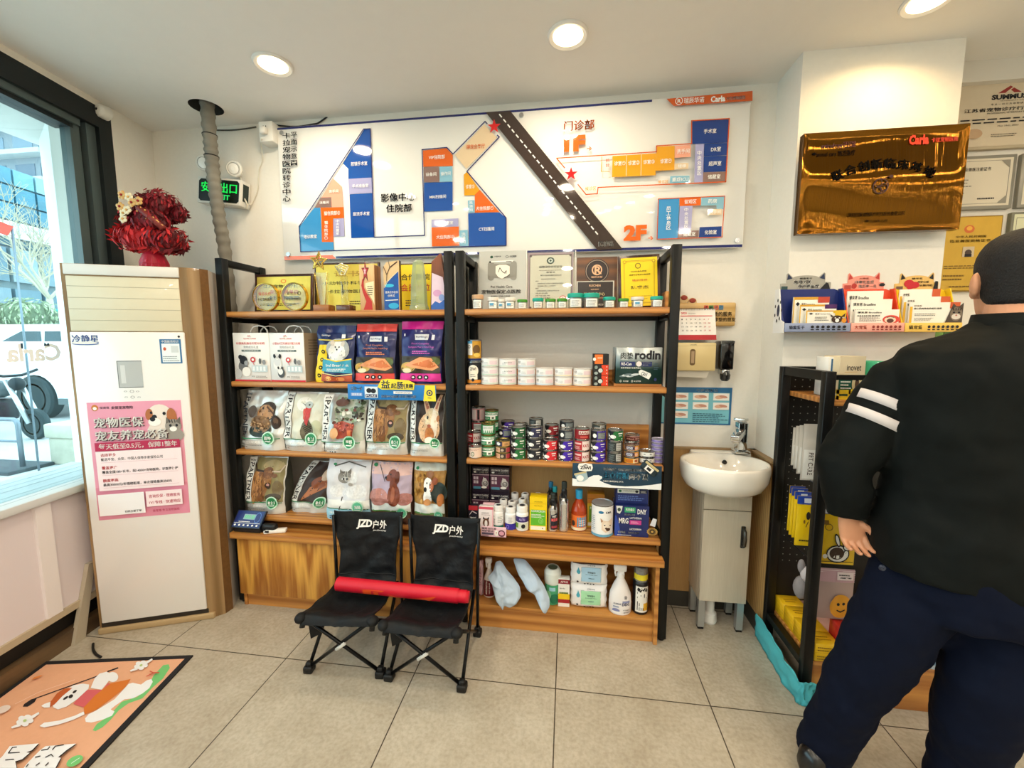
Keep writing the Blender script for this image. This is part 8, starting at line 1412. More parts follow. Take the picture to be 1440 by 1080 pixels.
# ------------------------------------------------ certificates on the recess wall
def wallframe(nm,lb,cat,x0,x1,z0,z1,frame,face,art,fr=.012,d=.02):
    t = thing(nm,lb,cat,((x0 + x1) / 2,YB - d,z0),'certificates on the recess wall');mb = MB();mb.bbox((x0,YB - d,z0),(x1,YB,z1),frame,.003);mb.build('frame',t);mb = MB();p = Print(mb,facefront(x0 + fr,x1 - fr,z0 + fr,z1 - fr,YB - d),.001);p.rect(0,0,1,1,face);art(p);mb.build('sheet',t)
PBG = mat('#cdbfa6',.6,noise=.05,nscale=30)
def art_sum(p):
    RD = mat('#8e2420');p.poly([(.34,.82),(.42,.93),(.5,.82)],RD);p.poly([(.39,.82),(.42,.87),(.45,.82)],PBG);p.line([(.40,.83),(.44,.9)],.01,PBG);p.text('SUMMUS',.30,.72,.54,.8,INK,.05);p.text('VETERINARY CARE',.36,.69,.54,.71,mat('#6a5a4a'));p.text('专 业 一 切 只 为 动 物 健 康',.30,.635,.54,.665,INK,.01);p.text('江苏省宠物诊疗行业协会官方合作单位',.12,.54,.98,.6,INK,.03);p.text('PROFESSIONAL VETERINARY PARTNER',.28,.5,.6,.525,INK);p.lines(.1,.36,.98,.46,2,INK,.4,3);p.text('May 18th, 2023',.36,.29,.5,.32,INK);p.text('南京卡拉动物医院',.6,.95,.98,.99,INK,.02);p.text('认证 授权书',.6,.9,.9,.94,INK,.02);p.lines(.32,.14,.5,.2,2,INK,.3,5);p.lines(.66,.14,.84,.2,2,INK,.3,6);p.ell(.2,.2,.06,.08,mat('#b89a7a',.6));p.ell(.75,.24,.05,.07,mat('#b89a7a',.6))
wallframe('certificate_board','beige partner certificate board with a dark red triangle emblem, behind the gold plaque','certificate',1.62,2.20,2.235,2.52,mat('#b5a78c'),PBG,art_sum)
def art_c2(p): p.line([(.04,.05),(.96,.05),(.96,.95),(.04,.95)],.008,mat('#6a6a64'),True);p.text('江苏省执业兽医注册证书',.18,.74,.72,.82,INK,.02);p.lines(.1,.42,.5,.62,3,mat('#55524a'),.25,2);p.lines(.1,.2,.4,.34,2,mat('#55524a'),.3,3);p.lines(.58,.14,.86,.2,1,INK,.5,4);p.poly([(.84,.95),(.96,.95),(.96,.78)],mat('#8a867a'));p.poly([(.84,.05),(.96,.05),(.96,.22)],mat('#8a867a'))
for i,(xa,xb,lb) in enumerate(((1.60,1.925,'grey framed certificate on the recess wall left of its twin'),(1.945,2.28,'grey framed certificate on the recess wall at the edge of the photo'))): wallframe('framed_certificate',lb,'certificate',xa,xb,1.982,2.21,mat('#8f8c82',.4,.4),mat('#d3cbb8',.6),art_c2,.014)
def art_lic(p):
    LB_ = mat('#7a5c14');p.ell(.46,.84,.09,.055,mat('#c9682c'));p.ell(.46,.85,.05,.03,mat('#e2a83c'));p.text('中华人民共和国',.24,.72,.76,.755,LB_,.02);p.text('执业兽医资格证书',.14,.66,.84,.7,LB_,.02);p.rect(.38,.46,.58,.6,mat('#c9b89a'));p.ell(.48,.52,.06,.04,mat('#4a3a30'));p.rect(.42,.46,.54,.5,INK);p.rect(.74,.36,.9,.45,mat('#d9c48a'));p.lines(.08,.3,.92,.36,2,LB_,.4,3);p.lines(.08,.14,.5,.24,2,LB_,.4,4);p.ring(.72,.18,.13,.08,.01,mat('#b0602c'));p.lines(.2,.04,.7,.07,1,LB_,.6,5)
GLD = mat('#c9a23c',.4,.3,noise=.08,nscale=30)
wallframe('license_board','gold metal licence board with a small portrait, beside the card racks','certificate',1.66,1.90,1.625,1.955,mat('#9c7a28',.35,.5),GLD,art_lic,.006,.02);wallframe('license_board','pale green edged licence board at the photo edge above the person','certificate',1.93,2.2,1.64,1.965,mat('#6a6a58',.4),mat('#cfd0b0',.6),art_c2,.01,.02)
a,b = Yp(1313,482,2.0),Yp(1362,482,2.0);t = thing('wall_ledge','thin ledge behind the person below the yellow card rack','shelf',(1.7,2.06,a.z - .03));mb = MB();mb.box((1.545,1.97,a.z - .012),(2.0,YB,a.z),mat('#d8d4ca',.6));mb.build('board',t);mb = MB();mb.box((1.7,2.0,a.z - .09),(1.72,YB,a.z - .012),WHITE);mb.build('bracket',t)
mb = MB();q = Yp(1322,475,2.03);mb.bbox((1.555,2.0,a.z),(1.60,2.05,a.z + .055),mat('#6f9a4a',.3),.004);mb.bbox((1.60,2.0,a.z),(1.63,2.05,a.z + .055),mat('#3f6a34',.3),.004);tag(mb.build('green_carton',origin=(1.59,2.0,a.z)),'small green carton peeping over the person beneath the yellow rack','carton')
mb = MB();mb.bbox((1.645,2.0,a.z),(1.75,2.05,a.z + .05),mat('#d9d2c2'),.002);p = Print(mb,facefront(1.645,1.75,a.z,a.z + .05,2.0));p.lines(.1,.3,.9,.7,2,INK,.5,3);tag(mb.build('white_carton',origin=(1.69,2.0,a.z)),'small white printed carton peeping over the person beneath the yellow rack','carton')
# ------------------------------------------------ black display shelf in front of the column
SX0,SX1,SF,SBk,ST = .922,1.66,1.60,1.93,1.292;PB_ = mat('#08090a',.4);t = thing('display_shelf','black metal display shelf with pegboard back standing before the column','shelf',((SX0 + SX1) / 2,1.76,0))
for x in (SX0,SX1 - .035):
    for y in (SF,SBk - .03): mb = MB();mb.bbox((x,y,.01),(x + .035,y + .03,ST),PB_,.002);mb.lathe([(.014,0),(.016,.01)],(x + .017,y + .015,0),BLACK,10);mb.build('post',t)
    mb = MB();mb.box((x + .004,SF + .03,ST - .035),(x + .031,SBk - .03,ST),PB_);mb.build('side_rail',t);mb = MB();mb.box((x + .004,SF + .03,.13),(x + .031,SBk - .03,.16),PB_);mb.build('side_rail',t)
mb = MB();mb.box((SX0 + .035,SF + .004,ST - .03),(SX1 - .035,SF + .024,ST - .012),PB_);mb.build('front_rail',t)
mb = MB();mb.box((SX0 + .02,SBk - .012,.16),(SX1 - .02,SBk - .004,ST),PB_);hole = mat('#8f8c84',.6);p = Print(mb,facefront(SX0 + .02,SX1 - .02,.16,ST,SBk - .012))
for r in range(30):
    for c in range(9): p.ell(.06 + c * .042,.975 - r * .026,.0035,.0022,hole,6);p.l -= p.step
mb.build('pegboard',t)
zsh = Yp(1154,560,1.64).z - .004
def wsh(nm,z,y0,th=.02): mb = MB();mb.bbox((SX0 + .036,y0,z - th),(SX1 - .036,SBk - .014,z),BW,.002);return mb.build(nm,t,origin=(1.3,y0,z))
wsh('wooden_shelf',zsh,SF + .01);wsh('wooden_shelf',.17,SF + .004)
mb = MB();mb.bbox((SX0 + .036,SF + .012,.0),(SX1 - .036,SF + .03,.148),BW2,.002);mb.build('plinth',t)
def pk(nm,lb,cat,grp,x0,x1,z0,z1,y,d,c,art=None): return carton(nm,lb,cat,grp,x0,x1,z0,z1,y,d,c,art)
# goods on the upper shelf
def art_inv(p,w,h): p.rect(0,0,1,1,mat('#d8c9a8'));p.rect(0,0,1,.52,mat('#1d5a50'));p.text('inovet',.28,.66,.84,.8,INK,.01);p.line([(.2,.62),(.7,.63)],.008,mat('#c9a04a'));p.lines(.08,.15,.5,.45,4,WHITE,.4,3);p.ell(.72,.35,.2,.22,mat('#d9d0a8'));p.ell(.72,.34,.08,.16,mat('#5a4434'));p.ell(.72,.48,.06,.07,INK)
YREF = 525;Y = 1.68;z1 = Yp(1196,501,Y).z;pk('green_box','kraft and dark green carton on the display shelf beside the person','carton',None,X_(1180,Y),X_(1216,Y),zsh + .001,z1,Y,.1,'#d8c9a8',art_inv)
def art_st(p,w,h): p.rect(0,0,1,1,WHITE);p.rect(.35,.3,.6,.95,mat('#3a6a94'));p.rect(.7,.2,.8,.95,mat('#7aa2bc'))
z1 = Yp(1170,502,1.72).z;pk('striped_box','narrow white carton with blue stripes behind the display shelf post','carton',None,X_(1164,1.72),X_(1174,1.72),zsh + .001,z1,1.72,.08,'#e9e8e2',art_st)
Y = 1.7;z1 = Yp(1222,508,Y).z;pk('mint_box','mint green carton mostly hidden by the shoulder of the person','carton',None,X_(1217.5,Y),X_(1250,Y),zsh + .001,z1,Y,.1,'#2fa67a',None)
Y = 1.64;xa,xb = X_(1180,Y),X_(1212,Y);mb = MB();YT_ = mat('#e2c02c',.4);z_ = zsh + .001
for q in ((xa,Y,xb,Y + .006),(xa,Y,xa + .006,Y + .04),(xb - .006,Y,xb,Y + .04)): mb.box((q[0],q[1],z_),(q[2],q[3],z_ + .012),YT_);mb.box((q[0],q[1],z_ + .02),(q[2],q[3],z_ + .035),YT_)
for x in (xa,(xa + xb) / 2,xb - .006): mb.box((x,Y,z_),(x + .006,Y + .006,z_ + .035),YT_)
tag(mb.build('yellow_tray',origin=(xa,Y,z_)),'small yellow slatted tray in front of the kraft carton','tray')
# hanging packets: hooks belong to the shelf, packets are things
def hook(x,z,y0): mb = MB();mb.tube([(x,SBk - .012,z),(x,y0,z),(x,y0 - .008,z + .008)],.003,STEEL,6);mb.build('hook',t)
def packet(nm,lb,cat,grp,pxa,pxb,pya,pyb,y,c,top=None,art=None,seed=0):
    a,b = Yp(pxa,pya,y),Yp(pxb,pyb,y);x0,x1,z1,z0 = a.x,b.x,a.z,b.z;w,h = x1 - x0,z1 - z0;tt = thing(nm,lb,cat,((x0 + x1) / 2,y,z0),grp);m = mat(c,.35,coat=.3);nu,nv = 8,12
    def fr(u,v,l=0.): e = math.sin(math.pi * min(max(u,0),1)) ** .5 * math.sin(math.pi * min(max(v,0),1)) ** .6;return V((x0 + w * u,y - .007 * e - l - .003 * NZ.noise(V((u * 6,v * 7,seed))) * e,z0 + h * v))
    mb = MB();k = nu + 1;fs = [(j * k + i,j * k + i + 1,(j + 1) * k + i + 1,(j + 1) * k + i) for j in range(nv) for i in range(nu)];F_ = [fr(i / nu,j / nv) for j in range(nv + 1) for i in range(nu + 1)]
    mb.add(F_,fs,m,True);mb.add([V((p.x,2 * y + .002 - p.y,p.z)) for p in F_],[f[::-1] for f in fs],m,True);p = Print(mb,fr,.001,sub=.12)
    if top: p.rect(0,.84,1,1,mat(top,.4));p.rect(.35,.87,.75,.96,mat('#c9d4e8'))
    if art: art(p)
    mb.build('packet',tt)
def art_yp(p): p.ell(.6,.62,.12,.08,INK);p.rect(.7,.7,.86,.8,mat('#7a5a1c'));p.line([(.5,.4),(.6,.5)],.03,INK);p.ell(.4,.5,.05,.04,mat('#7a5a1c'));p.lines(.2,.1,.8,.16,1,INK,.5,2)
hook(1.03,.988,1.73);
def art_wp(p): p.rect(.06,.03,.94,.55,mat('#e9e6e0'));p.textcw('PET CARE',.3,.1,.55,.5,mat('#5a4a44'),.02);p.textcw('NATURAL',.62,.15,.74,.5,mat('#8a6a5a'),.01)
for i,(xa,xb,ya,yb,y) in enumerate(((1116,1134,601,655,1.86),(1120,1139,599,660,1.835),(1125,1145,598,667,1.81),(1131,1152,596,676,1.785))): packet('white_packet','white hanging packet, %s of four on the display shelf hook' % ('rearmost','second from the back','third from the back','front')[i],'packet','white packets hanging in the display shelf',xa,xb,ya,yb,y,'#cfc8be',None,art_wp,i)
hook(1.0,.83,1.73)
for i,(xa,xb,ya,yb,y) in enumerate(((1111,1128,683,747,1.86),(1114,1131,686,753,1.83),(1118,1136,691,757,1.80),(1122,1142,697,768,1.77))): packet('yellow_packet','yellow hanging packet with blue top, %s of four behind the post' % ('rearmost','second from the back','third from the back','front')[i],'packet','yellow packets hanging in the display shelf',xa,xb,ya,yb,y,'#ecc81a','#1d3f9c',art_yp,i)
def art_rab(p):
    p.rect(0,.9,1,1.0,mat('#16204a'));p.rect(.1,.91,.32,.985,mat('#c9ccd4'));p.ell(.55,.2,.3,.17,INK);p.ell(.55,.2,.27,.145,WHITE);p.ell(.52,.21,.19,.115,mat('#3a2418'));p.ell(.78,.34,.13,.08,INK);p.ell(.78,.34,.1,.06,WHITE);p.ell(.5,.45,.06,.13,INK,rot=.5);p.ell(.5,.45,.035,.1,WHITE,rot=.5);p.ell(.66,.48,.06,.13,INK,rot=.2);p.ell(.66,.48,.035,.1,WHITE,rot=.2);p.ell(.22,.15,.06,.04,WHITE);p.line([(.1,.05),(.95,.06)],.012,INK);p.ring(.25,.68,.1,.06,.02,mat('#7a5a1c'));p.rect(.6,.72,.8,.82,mat('#7a5a1c'));p.rect(.12,.72,.24,.8,mat('#7a5a1c'));p.ell(.85,.6,.06,.05,mat('#a87c1c'))
hook(1.05,.80,1.685);packet('rabbit_packet','big yellow packet with a rabbit drawing right of the front post','packet',None,1152,1200,714,795,1.67,'#ecc01a',None,art_rab,9)
def art_pk(p):
    p.rect(0,.75,1,1,mat('#c9a0a8'));[p.line([(.0,.76 + .035 * k),(1,.76 + .035 * k)],.012,mat('#e6d4d6')) for k in range(7)];p.rect(.5,.8,.95,.95,mat('#ead9d8'));p.lines(.55,.83,.9,.93,2,INK,.5,2);p.ell(.65,.28,.3,.24,mat('#e8a02c'));p.ell(.58,.32,.04,.03,INK);p.ell(.72,.34,.04,.03,INK);p.line([(.56,.2),(.66,.17),(.76,.22)],.025,INK)
hook(1.06,.60,1.69);packet('toy_packet','clear bagged orange ball toy with a pink checked header','packet',None,1151,1196,798,872,1.675,'#b59a94',None,art_pk,10)
z1 = Yp(1135,845,1.75).z;z2 = Yp(1130,782,1.75).z;a = Yp(1130,830,1.76);mb = MB();GP = mat('#8f8a8c',.9,noise=.2,nscale=40);mb.ball((a.x,1.78,a.z),(.028,.03,.05),GP);mb.ball((a.x + .012,1.76,a.z + .07),(.028,.025,.035),mat('#c9c0c2',.9));mb.ball((a.x - .01,1.77,a.z + .10),(.014,.012,.03),GP);mb.tube([(a.x + .01,SBk - .013,a.z + .14),(a.x + .01,1.77,a.z + .14),(a.x + .01,1.765,a.z + .1)],.0025,INK,5);tag(mb.build('plush_toy',origin=(a.x,1.78,a.z)),'grey and white plush toy hanging behind the front post','toy')
# cartons at the bottom
YW_ = '#e8b81a';FZ = .171
def art_yb(p,w,h): p.line([(.02,.5),(.98,.5)],.01,mat('#a87c10'));p.lines(.1,.6,.8,.9,2,mat('#8a641c'),.4,2);p.lines(.1,.12,.8,.4,2,mat('#8a641c'),.4,3)
def yside(p,d,h):
    for k in range(1,5): p.line([(.0,.2 * k),(1,.2 * k)],.012,mat('#a87c10'))
bz = Yp(1098,846,1.86).z
for i in range(4):
    y = 1.604 + .078 * i;tt = carton('yellow_carton','yellow carton in the row along the shelf side, %s' % ('at the front','second from the front','third from the front','at the back')[i],'carton','yellow cartons on the bottom shelf',SX0 + .04,SX0 + .13,FZ,bz,y,.076,YW_,art_yb);mb = MB();p = Print(mb,uvP((SX0 + .04,y + .076,FZ),(0,-.076,0),(0,0,bz - FZ),(-1,0,0)),.0008);yside(p,.076,.2);p2 = Print(mb,uvP((SX0 + .04,y,bz),(.09,0,0),(0,.076,0),(0,0,1)),.0008);p2.lines(.2,.3,.8,.7,2,mat('#a87c10'),.4,i);mb.build('print',tt)
for i in range(3): y = 1.61 + .1 * i;carton('yellow_carton','yellow carton in the inner row, %s' % ('at the front','in the middle','at the back')[i],'carton','yellow cartons on the bottom shelf',SX0 + .20,SX0 + .29,FZ,bz - .03,y,.096,YW_,art_yb)
def art_red(p,w,h): p.rect(0,0,1,1,mat('#b3261c',.4));p.lines(.15,.3,.8,.7,3,mat('#e6b0a0'),.4,2)
carton('red_carton','small red carton between the yellow carton rows','carton',None,SX0 + .135,SX0 + .19,FZ,FZ + .13,1.63,.06,'#b3261c',art_red);carton('red_carton','red carton beyond the inner yellow cartons by the leg of the person','carton',None,SX0 + .295,SX0 + .36,FZ,FZ + .12,1.63,.06,'#b3261c',art_red)
carton('pink_carton','flat pale pink carton lying behind the red carton','carton',None,SX0 + .135,SX0 + .195,FZ,bz - .01,1.70,.2,'#cf9f94',None)
def art_gb(p,w,h): p.rect(0,0,1,1,mat('#a9bccb'));p.rect(.1,.1,.9,.6,mat('#6a8aa4'));p.rect(.1,.7,.9,.9,WHITE)
carton('blue_grey_box','pale blue box seen between the legs of the person','carton',None,1.36,1.43,FZ,FZ + .17,1.62,.08,'#a9bccb',art_gb);carton('green_box','dark green box seen between the legs of the person','carton',None,1.29,1.352,FZ,FZ + .12,1.62,.08,'#3a6a44',None)
# turquoise cloth tied round the shelf foot
CLT = mat('#4fb6c0',.75,noise=.12,nscale=20,bump=.2)
def cloth(x,lb,flip):
    mb = MB();n = 40;rows = 8;vs = []
    path = [(x - .012 * flip,1.955),(x - .014 * flip,1.85),(x - .018 * flip,1.72),(x - .016 * flip,1.60),(x - .006 * flip,1.578),(x + .02 * flip,1.572),(x + .05 * flip,1.58)]
    pp = smooth([(a,b,0) for a,b in path],7)
    for j in range(rows + 1):
        v = j / rows
        for i,q in enumerate(pp):
            f = i / (len(pp) - 1);zt_ = .115 - .03 * f + .01 * math.sin(f * 9) ;w_ = .006 * math.sin(f * 40 + v * 5) * (f ** 2) + .012 * NZ.noise(V((f * 14,v * 3,x))) + .006 * abs(NZ.noise(V((f * 30,v * 6,x))));vs.append(V((q.x - w_ * flip + .006 * math.sin(v * 9) * flip * f,q.y + (w_ if f > .75 else 0),.003 + zt_ * v + (.01 * NZ.noise(V((f * 8,0,2))) if j == rows else 0))))
    k = len(pp);mb.add(vs,[(j * k + i,j * k + i + 1,(j + 1) * k + i + 1,(j + 1) * k + i) for j in range(rows) for i in range(k - 1)],CLT,True)
    tag(mb.build('turquoise_cloth',origin=(x,1.7,.003),solid=.003),lb,'cloth','turquoise cloths round the display shelf feet')
cloth(SX0 - .004,'turquoise cloth wrapped round the display shelf foot beside the basin',1);cloth(SX1 + .004,'turquoise cloth wrapped round the display shelf foot beyond the person',-1)
# ================================================================= the man, seen from behind
def q3(x,y,Y): return Yp(x,y,Y)
MY = 1.25;man = None
SKIN = mat('#c98f6c',.5,noise=.06,nscale=30);HAIR = mat('#0d0b0b',.7,noise=.4,nscale=200,bump=.4)
neck = q3(1428,452,MY);sh_c = V((neck.x,MY,1.395));headc = V((neck.x + .022,MY + .035,1.565))
LS = V((.972,1.31,1.315));LE = q3(1181,655,1.32) + V((.012,0,0));LWr = q3(1191,724,1.31)
RS = V((2 * neck.x - .905 - .01,1.28,1.345));RE = V((RS.x + .06,1.36,1.09));RWr = V((RS.x - .06,1.50,1.06))
HL,HR = V((neck.x - .122,1.25,.80)),V((neck.x + .105,1.23,.80));KL = q3(1206,965,1.27);KR = q3(1378,985,1.19);AL = V((.858,1.345,.10));AR = q3(1350,1090,1.25);AR.z = .1
def loft(mb,rings,m,n=24,capa=True,capb=True):
    """rings: (centre, rx, ry, rotation about vertical, tilt matrix or None)"""
    vs = []
    for c,rx,ry,*e in rings:
        R = e[0] if e else Matrix.Identity(3);pw = e[1] if len(e) > 1 else 1.
        for k in range(n):
            a = 2 * math.pi * k / n;ca,sa = math.cos(a),math.sin(a);p = V((math.copysign(abs(ca) ** pw,ca) * rx,math.copysign(abs(sa) ** pw,sa) * ry,0));vs.append(V(c) + R @ p)
    fs = [(i * n + k,i * n + (k + 1) % n,(i + 1) * n + (k + 1) % n,(i + 1) * n + k) for i in range(len(rings) - 1) for k in range(n)]
    if capa: fs.append(tuple(range(n))[::-1])
    if capb: fs.append(tuple((len(rings) - 1) * n + k for k in range(n)))
    mb.add(vs,fs,m,True)
# body: head, neck, trunk, arms and legs in one skin
mb = MB();hc = headc;face = V((.35,.94,0)).normalized();side = V((face.y,-face.x,0));HM = Matrix(((side.x,face.x,0),(side.y,face.y,0),(0,0,1)))
def hp_(x,y,z): return hc + HM @ V((x,y,z))
prof_h = [(-.118,.030,.040,.045),(-.105,.048,.062,.03),(-.08,.060,.078,.015),(-.05,.067,.086,.008),(-.01,.073,.094,.0),(.03,.077,.098,-.004),(.065,.074,.094,-.006),(.095,.060,.077,-.008),(.112,.040,.052,-.008),(.121,.015,.02,-.008)]
loft(mb,[(hp_(0,dy,z),rx,ry,HM) for z,rx,ry,dy in prof_h],SKIN,28)
for s in (-1,1):
    mb.ball(hp_(s * .079,-.008,-.012),(.012,.024,.034),SKIN,14,10,R=HM.to_4x4() @ Matrix.Rotation(s * .35,4,'Z'));mb.ball(hp_(s * .077,-.002,-.036),(.009,.012,.014),SKIN,10,8)
    mb.ball(hp_(s * .032,.083,.008),(.013,.011,.011),SKIN,10,8)
mb.tube([hp_(0,.088,.02),hp_(0,.104,-.012),hp_(0,.112,-.034)],[.008,.011,.014],SKIN,8);mb.ball(hp_(0,.092,-.066),(.024,.010,.008),SKIN,10,6)
mb.tube([hp_(0,-.025,-.07),V((neck.x,MY - .0,1.44)),V((neck.x,MY,1.36))],[.060,.062,.07],SKIN,18)
loft(mb,[((neck.x,MY,1.40),.09,.07),((neck.x,MY,1.35),.19,.10),((neck.x,MY,1.20),.19,.115),((neck.x - .01,MY,1.02),.165,.105),((neck.x - .01,MY - .01,.85),.18,.115),((neck.x - .01,MY - .02,.78),.16,.11)],SKIN)
for S,E,Wr in ((LS,LE,LWr),(RS,RE,RWr)): mb.tube([S + V((0,0,.0)),E * .5 + S * .5,E,E * .5 + Wr * .5,Wr],[.052,.048,.040,.036,.026],SKIN,14)
for Hh,K,An in ((HL,KL,AL),(HR,KR,AR)): mb.tube([Hh,Hh * .5 + K * .5,K,K * .55 + An * .45,An],[.088,.075,.055,.05,.036],SKIN,14);mb.tube([An,An + V((.0,.02,-.05)),An + V((.05,.12,-.065))],[.036,.036,.03],SKIN,12)
def hand(Wr,d,nrm,lat,curl,scale=1.):
    d,nrm,lat = d.normalized(),nrm.normalized(),lat.normalized();s = scale;R = Matrix((lat,d,nrm)).transposed()
    loft(mb,[(Wr - d * .012,.026 * s,.021 * s,Matrix((lat,nrm,d)).transposed()),(Wr + d * .03 * s,.036 * s,.017 * s,Matrix((lat,nrm,d)).transposed()),(Wr + d * .07 * s,.041 * s,.014 * s,Matrix((lat,nrm,d)).transposed()),(Wr + d * .09 * s,.039 * s,.012 * s,Matrix((lat,nrm,d)).transposed())],SKIN,16)
    for i,(off,L) in enumerate(((-.032,.070),(-.011,.080),(.011,.075),(.032,.058))):
        p0 = Wr + d * (.082 - .004 * abs(i - 1.3)) * s + lat * off * s;a1,a2,a3 = curl * (.5 + .08 * i),curl * (1.1 + .1 * i),curl * (1.6 + .1 * i);pts = [p0]
        for a,f in ((a1,.45),(a2,.32),(a3,.23)): pts.append(pts[-1] + (d * math.cos(a) + nrm * math.sin(a)) * L * f * s)
        mb.tube(pts,[.0092 * s,.0086 * s,.008 * s,.006 * s],SKIN,8)
    p0 = Wr + d * .03 * s - lat * .030 * s;mb.tube([p0,p0 - lat * .022 * s + d * .022 * s + nrm * .008,p0 - lat * .026 * s + d * .05 * s + nrm * .016,p0 - lat * .020 * s + d * .072 * s + nrm * .022],[.013 * s,.0115 * s,.0095 * s,.0075 * s],SKIN,8)
hd = (q3(1204,770,1.305) - LWr).normalized()
lt = V((-.83,.1,-.5));lt = (lt - hd * lt.dot(hd)).normalized();hand(LWr + hd * .006,hd,lt.cross(hd) if lt.cross(hd).y < 0 else hd.cross(lt),lt,1.0,.84);hand(RWr,V((-.2,.9,-.1)),V((-.2,0,-1)),V((1,.2,0)),.6)
body = mb.build('person',origin=(neck.x,MY,0));tag(body,'person with short black hair in a black jacket and navy trousers, seen from behind','person')
r = body.modifiers.new('skin','REMESH');r.mode = 'VOXEL';r.voxel_size = .0032;r.use_smooth_shade = True
s_ = body.modifiers.new('soft','SMOOTH');s_.factor = .4;s_.iterations = 2
for k in range(2):
    pass
# hair
mb = MB();rings = []
prof_r = [(-.078,.055,.045,-.045),(-.06,.066,.066,-.028),(-.03,.074,.082,-.016),(.0,.078,.090,-.012),(.03,.0815,.099,-.008),(.065,.079,.099,-.008),(.098,.066,.084,-.009),(.117,.045,.058,-.009),(.129,.016,.022,-.009)]
loft(mb,[(hp_(0,dy,z),rx,ry,HM) for z,rx,ry,dy in prof_r],HAIR,32)
h = mb.build('hair',body);d = h.modifiers.new('sub','SUBSURF');d.levels = 1;d.render_levels = 1;h['label'] = 'short cropped black hair'
for s in (-1,1): mb = MB();mb.ball(hp_(s * .031,.0935,.008),(.010,.006,.006),mat('#1c1512',.2),10,6);mb.build('eye',body)
# jacket
JK = mat('#050a09',.75,noise=.25,nscale=8,spec=.2,bump=.2)
def folds(o,amt,seed,size=.12):
    tx = bpy.data.textures.new('folds','CLOUDS');tx.noise_scale = size;m = o.modifiers.new('folds','DISPLACE');m.texture = tx;m.strength = amt;m.mid_level = .5;m.texture_coords = 'GLOBAL'
mb = MB();cx = neck.x
T = lambda z,dx,rx,ry,dy=0,pw=.85: (V((cx + dx,MY + dy,z)),rx,ry,Matrix.Identity(3),pw)
loft(mb,[T(1.452,.0,.075,.07,.0),T(1.428,.0,.10,.085,.0),T(1.405,.0,.17,.105),T(1.375,.0,.238,.12),T(1.33,.0,.258,.135),T(1.25,.0,.258,.15),T(1.12,-.0,.252,.155),T(.98,-.0,.256,.155),T(.86,.0,.272,.16,-.01),T(.80,.005,.277,.162,-.015),T(.765,.008,.272,.158,-.018)],JK,36)
for S,E,Wr in ((LS,LE,LWr),(RS,RE,RWr)):
    e = (Wr - E).normalized();mb.tube([S + V((.03 if S is LS else -.03,-.02,.0)),S + (E - S) * .12,S + (E - S) * .4,S + (E - S) * .75,E,E + (Wr - E) * .4,Wr - e * .02,Wr + e * .004],[.066,.074,.076,.073,.070,.064,.05,.047],JK,20)
jk = mb.build('jacket',body);rm = jk.modifiers.new('cloth','REMESH');rm.mode = 'VOXEL';rm.voxel_size = .009;rm.use_smooth_shade = True;folds(jk,.034,1,.16);folds(jk,.014,1,.06);s_ = jk.modifiers.new('soft','SMOOTH');s_.factor = .5;s_.iterations = 5
mb = MB();loft(mb,[(V((cx,MY + .0,1.425)),.098,.088),(V((cx,MY + .003,1.45)),.082,.08),(V((cx,MY + .006,1.472)),.076,.076)],JK,28,False,False);mb.build('collar',jk,solid=.008)
ST_ = mat('#c9c2c0',.7);ax = (LE - LS).normalized()
for i,f in enumerate((.30,.46)):
    mb = MB();c0,c1 = LS + (LE - LS) * f,LS + (LE - LS) * (f + .085);mb.tube([c0,(c0 + c1) / 2,c1],[.0785,.0775,.0765],ST_,28,caps=False);mb.build('sleeve_stripe',jk,solid=.001)
    mb = MB();c0,c1 = RS + (RE - RS) * f,RS + (RE - RS) * (f + .085);mb.tube([c0,(c0 + c1) / 2,c1],[.0785,.0775,.0765],ST_,28,caps=False);mb.build('sleeve_stripe',jk,solid=.001)
# trousers
TR = mat('#070e20',.85,noise=.2,nscale=10,spec=.15);mb = MB()
loft(mb,[T(.90,-.0,.205,.14,-.01),T(.80,.005,.235,.15,-.02),T(.72,.01,.24,.15,-.03),T(.66,.01,.225,.14,-.03)],TR,30)
for Hh,K,An,r in ((HL,KL,AL,.94),(HR,KR,AR,1.08)):
    mb.tube([Hh + V((0,0,-.02)),Hh * .6 + K * .4,K * .85 + Hh * .15,K * .75 + An * .25,K * .35 + An * .65,An + V((0,-.005,-.02)),An + V((0,-.005,-.05))],[.122 * r,.116 * r,.092 * r,.084 * r,.079,.076,.078],TR,22)
tr_ = mb.build('trousers',body);rm = tr_.modifiers.new('cloth','REMESH');rm.mode = 'VOXEL';rm.voxel_size = .009;rm.use_smooth_shade = True;folds(tr_,.032,2,.13);folds(tr_,.012,2,.05);s_ = tr_.modifiers.new('soft','SMOOTH');s_.factor = .5;s_.iterations = 4
c = q3(1240,798,1.135);mb = MB();mb.lathe([(.001,-.006),(.007,-.005),(.008,0)],c,mat('#3a4254',.3,.6),12,'Y',caps=False);mb.build('pocket_button',tr_)
